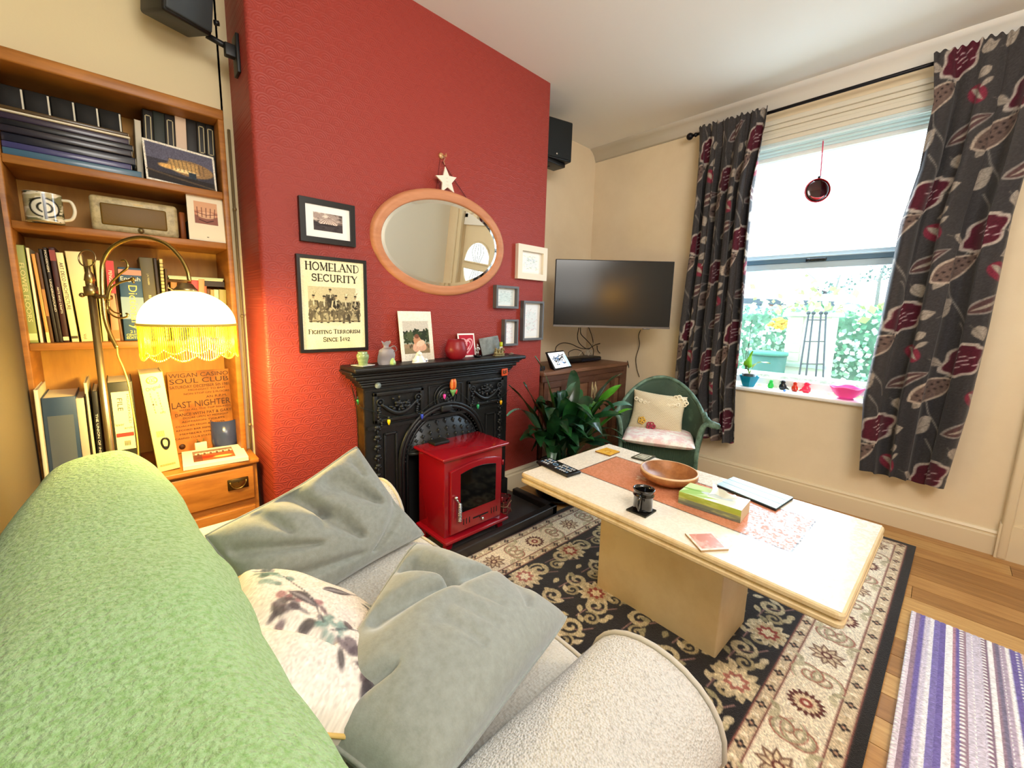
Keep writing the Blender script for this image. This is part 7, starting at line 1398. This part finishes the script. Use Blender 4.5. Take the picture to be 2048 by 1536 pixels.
quad_pillow([tuple(at(595, 1445, z=.61)), (.55, .93, .67), (.85, .60, .475), tuple(at(835, 1640, z=.59))], .20, 'grey_cushion', vel, 'grey velvet cushion with a folded corner against the near sofa arm', [(.55, -1.1, .45, -.25, .05, .13), (.45, -.25, .9, .0, .028, .10), (-.2, -.75, .4, -.2, .03, .12), (-.9, -.6, -.6, -.2, .02, .1), (.1, -.1, .1, .5, .006, .06), (.3, -.1, .33, .4, .006, .06), (-.1, -.05, -.12, .5, .006, .06), (.95, .3, .55, .6, .012, .1)], 9, pinch=.03, rnd=.05)
c = Cv(1, 1, 110, 'ddd2c8'); rg = random.Random(8)
def bloom(x, y, s_, cols):
    for k in range(26): a = rg.uniform(0, 6.28); r_ = s_*rg.random()**.6; c.ell(x+r_*math.cos(a), y+r_*math.sin(a), s_*rg.uniform(.15, .32), s_*rg.uniform(.1, .22), rg.choice(cols), rg.uniform(0, 3), .75)
bloom(.14, .26, .12, ['5f7c78', '7f9a94', '46605e', '92aaa4']); bloom(.74, .07, .12, ['b03038', '8c2028', 'c85058', 'd8a0a0']); bloom(.22, .56, .12, ['4a4048', '5c4a54', '6f6a70', '2e2a2e', '8a5a60']); bloom(.36, .68, .07, ['5a7470', '7c948e']); bloom(.74, .44, .11, ['3c5058', '5a7078', '2c3438', '84949a']); bloom(.50, .78, .15, ['3a3438', '5c5058', '46383e']); bloom(.12, .04, .12, ['4a5660', '6a7480'])
for x0, y0, x1, y1, w_ in ((.38, .40, .60, .30, .035), (.45, .08, .60, .16, .02), (.85, .38, .93, .52, .025), (.2, .45, .32, .56, .03), (.62, .75, .5, .65, .03)): c.leaf(x0, y0, x1, y1, w_, '564e54'); c.leaf(x0, y0, x1, y1, w_*.4, '8a8488')
for pts in (((.2, .3), (.3, .5), (.32, .66)), ((.6, .3), (.7, .22)), ((.35, .7), (.5, .66), (.62, .72)), ((.7, .6), (.62, .5), (.64, .4))): c.line(list(pts), .006, '4c4a50')
c.noise(.05)
quad_pillow([(.155, 1.15, .66), (.45, .97, .44), (.40, .50, .50), (.06, .60, .72)], .19, 'floral_cushion', mat('floral_linen', rough=.85, attr=True, bump=(300, .2, .001)), 'floral linen cushion with dark blooms between the two grey ones', [(-.8, -.8, -.2, -.4, .012, .1), (-.9, .2, -.3, .5, .012, .08), (.0, .2, .6, .5, .008, .1)], 3, pip=mat('mustard_linen', 'c9a862', rough=.85), cv_=c)
q = MB(); 
for k in range(40):
    f = k/39; p = Vector((.28, 1.10, .575)).lerp(Vector((.47, .93, .435)), f); q.tube([p, p+Vector((.012+.004*math.sin(k*7), .008, -.006+.003*math.sin(k*5)))], .0022, 5)
# second lamp at the back of the room: seen only as a glow in the television
t = thing('wall_lamp', (1.06, -1.6, 1.36), 'warm fabric shaded wall lamp on the rear wall, glowing in the television reflection', 'wall lamp')
q = MB(); q.lathe([(.11, 0), (.16, -.2), (.155, -.2), (.105, 0)], (1.06, -1.46, 1.72), 32, cap=False); q.build('lamp_shade', mat('warm_lit_shade', 'f0c070', rough=.8, emit=('ffb84a', 9)), t)
q = MB(); q.tube([(1.06, -1.46, 1.62), (1.06, -1.46, 1.42), (1.06, -1.67, 1.40)], .01, 8); q.rbox(1.02, 1.10, -1.68, -1.665, 1.36, 1.48, r=.004); q.build('bracket', brass, t)
# ================================================================== garden outside the window
gr = mat('garden_ground', '8a8a62', rough=.95, var=('b8b48c', 6, (1, 1, 1), .4, .6))
struct(MB().box(W+.22, 14, -9, 12, -.3, -.25), 'ground', gr)
rg = random.Random(31)
def g_at(u, v, x): return at(u, v, x=x)
hg0, hg1 = g_at(1462, 640, 7.2), g_at(1800, 640, 7.2)
# ivy hedge: dark core plus thousands of small leaves (uncountable)
top = g_at(1700, 612, 7.2).z
q = MB(); q.rbox(7.25, 7.9, -1.6, 5.2, -.25, top-.12, r=.1); hb = thing('ivy_hedge', (7.5, 1.8, -.25), 'thick sunlit ivy hedge seen through the lower window pane', 'hedge'); q.build('inner_growth', mat('hedge_core', '4f8066', rough=.9, var=('74a488', 5, (1, 1, 1), .4, .6)), hb)
vs = []; fs = []; mi = []; N = 7000; q = MB()
for k in range(N):
    y = rg.uniform(-1.6, 5.2); z = rg.uniform(-.2, top-.06) if rg.random() < .88 else top+rg.uniform(-.12, .0); x = 7.2+rg.uniform(-.08, .1); s_ = rg.uniform(.022, .044); a = rg.uniform(0, 6.28); tl = rg.uniform(-.6, .6); dx = rg.uniform(-.4, .4)
    c_, n_ = math.cos(a)*s_, math.sin(a)*s_
    q.add([(x, y+c_, z+n_), (x-tl*s_, y-n_*.8, z+c_*.8), (x+dx*s_, y-c_, z-n_), (x+tl*s_, y+n_*.8, z-c_*.8)], [(0, 1, 2, 3)], rg.choice((0, 0, 1, 1, 2, 3)))
tag(q.build('ivy_leaves', [mat('ivy_light', 'e8f6ee', rough=.5), mat('ivy_mid', 'a4d0b4', rough=.5), mat('ivy_green', '74b490', rough=.5), mat('ivy_deep', '4c8a68', rough=.6)], hb), kind='stuff')
q = MB(); c0 = g_at(1610, 600, 6.9)
for k in range(130): p = c0+Vector((rg.uniform(-.1, .1), rg.gauss(0, .25), rg.gauss(0, .12)))if k % 3 else g_at(1680, 612, 6.95)+Vector((0, rg.gauss(0, .35), rg.gauss(0, .06))); s_ = rg.uniform(.03, .07); a = rg.uniform(0, 6.28); c_, n_ = math.cos(a)*s_, math.sin(a)*s_; q.add([(p.x, p.y+c_, p.z+n_), (p.x-.02, p.y-n_*.7, p.z+c_*.7), (p.x, p.y-c_, p.z-n_), (p.x+.02, p.y+n_*.7, p.z-c_*.7)], [(0, 1, 2, 3)], rg.choice((0, 1)))
tag(q.build('climber_leaves', [mat('climber_green', 'a4d078', rough=.5), mat('climber_lime', 'e4f0c4', rough=.5)]), 'bright green climber leaves spilling over the top of the white cabinet', 'climbing plant', kind='stuff')
q = MB(); c0 = g_at(1560, 648, 6.8)
for k in range(50): a = rg.uniform(0, 6.28); q.ball(c0+Vector((rg.uniform(-.05, .05), .16*math.cos(a)*rg.random(), .08*math.sin(a)*rg.random())), (.03, .03, .02), n=6)
tag(q.build('yellow_flowers', mat('yellow_blossom', 'f0c84a', rough=.6)), 'clump of yellow blossom left of the white garden cabinet', 'flowers', kind='stuff')
# white garden cabinet
X = 6.4; a0, a1, b0, b1 = g_at(1577, 632, X), g_at(1664, 634, X), g_at(1568, 752, X), g_at(1655, 752, X); y1, y0 = a0.y, a1.y; zt, zm = a0.z, g_at(1570, 722, X).z
t = thing('garden_cabinet', (X+.3, (y0+y1)/2, -.25), 'white slatted wooden garden cabinet in front of the ivy', 'cabinet'); wp = mat('white_garden_paint', 'dfe4d4', rough=.6)
q = MB(); q.box(X, X+.5, y0, y1, -.25, zt); q.build('cabinet_body', wp, t)
q = MB(); n = 5
for k in range(n): z0 = zm+(zt-zm)*k/n; q.box(X-.02, X, y0+.28, y1-.03, z0+.012, z0+(zt-zm)/n-.006)
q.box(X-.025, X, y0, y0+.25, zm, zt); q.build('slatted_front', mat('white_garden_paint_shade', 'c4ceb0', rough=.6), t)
q = MB(); q.box(X-.06, X+.55, y0-.05, y1+.05, zt, zt+.05); q.box(X-.04, X, y0-.02, y1+.02, zm-.06, zm-.02); q.build('lid', mat('green_grey_lid', 'a8c0b0', rough=.6), t)
# obelisk trellis
X = 5.9; t = thing('obelisk_trellis', (X, g_at(1625, 700, X).y, -.25), 'thin dark metal obelisk trellis standing in front of the white cabinet', 'trellis'); tm = mat('trellis_iron', '2c3c44', rough=.5)
for (u0, v0), (u1, v1) in (((1617, 630), (1597, 760)), ((1626, 630), (1611, 760)), ((1642, 630), (1631, 760)), ((1652, 630), (1646, 760))): a, b_ = g_at(u0, v0, X), g_at(u1, v1, X); e = b_+(b_-a)*((b_.z+.25)/max(.01, a.z-b_.z)); MB().tube([a, e], .009, 6).build('upright', tm, t)
q = MB()
for v, ua, ub in ((640, 1614, 1653), (683, 1607, 1650), (728, 1602, 1648)): q.tube([g_at(ua, v, X), g_at(ub, v, X)], .006, 5)
q.build('cross_rails', tm, t)
for k, u in enumerate((1617, 1627, 1642, 1652)): p = g_at(u, 626, X); MB().ball(p, .022, n=8).build('finial', tm, t)
# dark green bin, twigs, wall coping
a = g_at(1528, 732, 6.0); t = thing('water_butt', (6.1, a.y, -.25), 'dark green plastic water butt at the left of the garden view', 'water butt'); q = MB(); q.lathe([(0, 0), (.17, 0), (.21, g_at(1528, 710, 6).z+.25), (0, g_at(1528, 710, 6).z+.25)], (6.1, a.y, -.25), 24); q.build('barrel', mat('dark_green_plastic', '1c6456', rough=.5), t); q = MB(); q.lathe([(.0, 0), (.22, 0), (.22, .04), (0, .05)], (6.1, a.y, g_at(1528, 710, 6).z), 24); q.build('lid', mat('dark_green_plastic2', '3c8c7a', rough=.5), t)
q = MB(); c0 = g_at(1690, 755, 5.2)
for k in range(70): b_ = c0+Vector((rg.uniform(-.2, .2), rg.uniform(-.5, .5), 0)); b_.z = -.25; q.tube([b_, b_+Vector((rg.uniform(-.1, .1), rg.uniform(-.35, .35), rg.uniform(.15, .55)))], .006, 4)
tag(q.build('bare_twigs', mat('twig_brown', '9c8468', rough=.8)), 'tangle of bare pinkish twigs low at the right of the garden view', 'shrub', kind='stuff')
q = MB(); a, b_ = g_at(1478, 735, 4.6), g_at(1640, 755, 4.6); q.box(4.5, 4.75, -.9, 3.5, -.25, (a.z+b_.z)/2-.02); tag(q.build('garden_wall', mat('stone_coping', 'c8ccc0', rough=.8, var=('8a9084', 20, (1, 1, 1), .4, .6))), 'low pale stone garden wall just outside the window', 'wall')
# neighbouring building roofs
X = 11; t = thing('outbuilding', (X, 4, -.25), 'white outbuilding with a dark roof edge and reddish door beyond the ivy', 'building')
a, b_, c_ = g_at(1480, 590, X), g_at(1692, 606, X), g_at(1500, 650, X); q = MB(); q.box(X+.02, X+2, b_.y+.05, a.y+3, -.25, a.z); q.build('walls', mat('whitewash', 'f2f4f2', rough=.8), t)
q = MB(); q.add([(X-.1, b_.y, b_.z-.10), (X-.1, a.y+3, a.z-.05), (X-.1, a.y+3, a.z+.07), (X-.1, b_.y, b_.z+.02), (X+2, b_.y, b_.z-.10), (X+2, a.y+3, a.z-.05), (X+2, a.y+3, a.z+.07), (X+2, b_.y, b_.z+.02)], [(0, 1, 2, 3), (4, 5, 6, 7), (0, 1, 5, 4), (3, 2, 6, 7), (0, 3, 7, 4), (1, 2, 6, 5)]); q.build('roof_edge', mat('dark_roof_edge', '3c4c58', rough=.6), t, fixn=True)
for u0, u1, cc_ in ((1540, 1562, '8c5040'), (1513, 1520, '5a7488'), (1580, 1588, '5a7488')):
    p0, p1 = g_at(u0, 602, X), g_at(u1, 628, X); q = MB(); q.box(X-.03, X+.03, min(p0.y, p1.y), max(p0.y, p1.y), p1.z, p0.z); q.build('door' if cc_ == '8c5040' else 'post', mat('out_'+cc_, cc_, rough=.7), t)
# tree tops, cable and gable in the bright sky
def treetop(u, v, X, s_, n, label, cols=('3a5a50', '6a8a7c')):
    p = g_at(u, v, X); t = thing('tree', (X, p.y, -.25), label, 'tree'); q = MB(); q.tube([(X, p.y, -.25), (X, p.y+.05, p.z), (X, p.y-.02, p.z+s_)], [.06, .03, .01], 6); q.build('trunk', mat('far_trunk', '6a7068', rough=.9), t); q = MB()
    for k in range(n): c_ = p+Vector((rg.gauss(0, .2), rg.gauss(0, s_*.4), abs(rg.gauss(0, s_*.5)))); r_ = rg.uniform(.02, .05); a = rg.uniform(0, 6.28); q.add([(c_.x, c_.y+r_*math.cos(a), c_.z+r_*math.sin(a)), (c_.x, c_.y+r_*math.cos(a+2.1), c_.z+r_*math.sin(a+2.1)), (c_.x, c_.y+r_*math.cos(a+4.2), c_.z+r_*math.sin(a+4.2))], [(0, 1, 2)], rg.choice((0, 1)))
    tag(q.build('foliage', [mat('far_leaf_'+c, c, rough=.8) for c in cols], t), kind='stuff')
treetop(1672, 595, 12, .5, 60, 'slender dark tree top above the outbuilding roof')
treetop(1765, 560, 13, .5, 70, 'sparse pale tree beside the right curtain')
t = thing('gable_roof', (12.5, 5, -.25), 'small dark gable end of a far roof in the bright sky', 'building'); p = [g_at(*q_, 12.5) for q_ in ((1632, 577), (1653, 583), (1646, 590))]; q = MB(); q.add([tuple(v) for v in p]+[tuple(v+Vector((.6, 0, 0))) for v in p], [(0, 1, 2), (3, 5, 4), (0, 3, 4, 1), (1, 4, 5, 2), (2, 5, 3, 0)]); q.build('gable', mat('gable_dark', '141c1c', rough=.8), t, fixn=True); q = MB(); q.box(12.5, 13.1, p[0].y-.5, p[0].y+.2, -.25, p[2].z); q.build('house_wall', MC['whitewash'], t)
q = MB(); q.tube([g_at(1608, 538, 9), g_at(1645, 572, 9)], .012, 5); tag(q.build('overhead_wire', mat('wire_grey', '8a98a0', rough=.6)), 'thin overhead wire crossing the bright sky', 'wire')
# ================================================================== light
w = bpy.data.worlds.new('world'); bpy.context.scene.world = w; w.use_nodes = True
nt = w.node_tree; bg = nt.nodes['Background']; bg.inputs[0].default_value = (.86, .93, 1, 1); bg.inputs[1].default_value = 6.0
def area(name, loc, target, sx, sy, e, col=(1, 1, 1)):
    l = bpy.data.lights.new(name, 'AREA'); l.shape = 'RECTANGLE'; l.size = sx; l.size_y = sy; l.energy = e; l.color = col; o = bpy.data.objects.new(name, l); o.location = loc
    o.rotation_euler = (Vector(target)-Vector(loc)).to_track_quat('-Z', 'Y').to_euler(); COL.objects.link(o); return o
area('window_daylight', (W+.30, .66, 1.75), (1.2, .9, .3), .85, 1.6, 30, (.74, .88, 1))
area('room_fill', (.5, -.9, 2.7), (1.5, 1.5, .6), 1.4, 1.2, 60, (1, .96, .9))
area('ceiling_bounce', (.6, -.6, 2.0), (1.3, .8, 2.84), 1.2, 1.2, 16, (1, .97, .92))
area('rear_fill', (1.2, .3, 2.7), (1.8, -1.7, 1.4), .8, .6, 10, (.95, 1, .98))
sc_ = bpy.context.scene; sc_.view_settings.view_transform = 'Standard'; sc_.view_settings.look = 'None'; sc_.view_settings.exposure = .26; sc_.view_settings.gamma = 1
sc_.cycles.max_bounces = 7; sc_.cycles.diffuse_bounces = 4; sc_.cycles.glossy_bounces = 4; sc_.cycles.transmission_bounces = 6; sc_.cycles.transparent_max_bounces = 12; sc_.cycles.sample_clamp_indirect = 6

GROUPS = {'album': 'albums stacked flat on the top shelf', 'coaster': 'coasters on the coffee table', 'glass_bird': 'glass birds on the window sill', 'grey_cushion': 'grey velvet cushions on the sofa', 'picture_frame': 'framed pictures on the red wall', 'loudspeaker': 'loudspeakers on wall arms', 'cable': 'cables round the television', 'photo_card': 'photographs and cards propped up', 'tree': 'trees beyond the garden'}
for o in list(bpy.data.objects):
    if o.parent is None and o.get('label'):
        k = o.name.split('.')[0]
        if k == 'book' and not o.get('group'):
            z = min([(o.matrix_basis.translation.z)]+[9]); o['group'] = 'books and files on the bottom shelf' if z < 1 else ('books on the middle shelf' if z < 1.5 else 'upright books on the upper shelves')
        elif k in GROUPS and not o.get('group'): o['group'] = GROUPS[k]
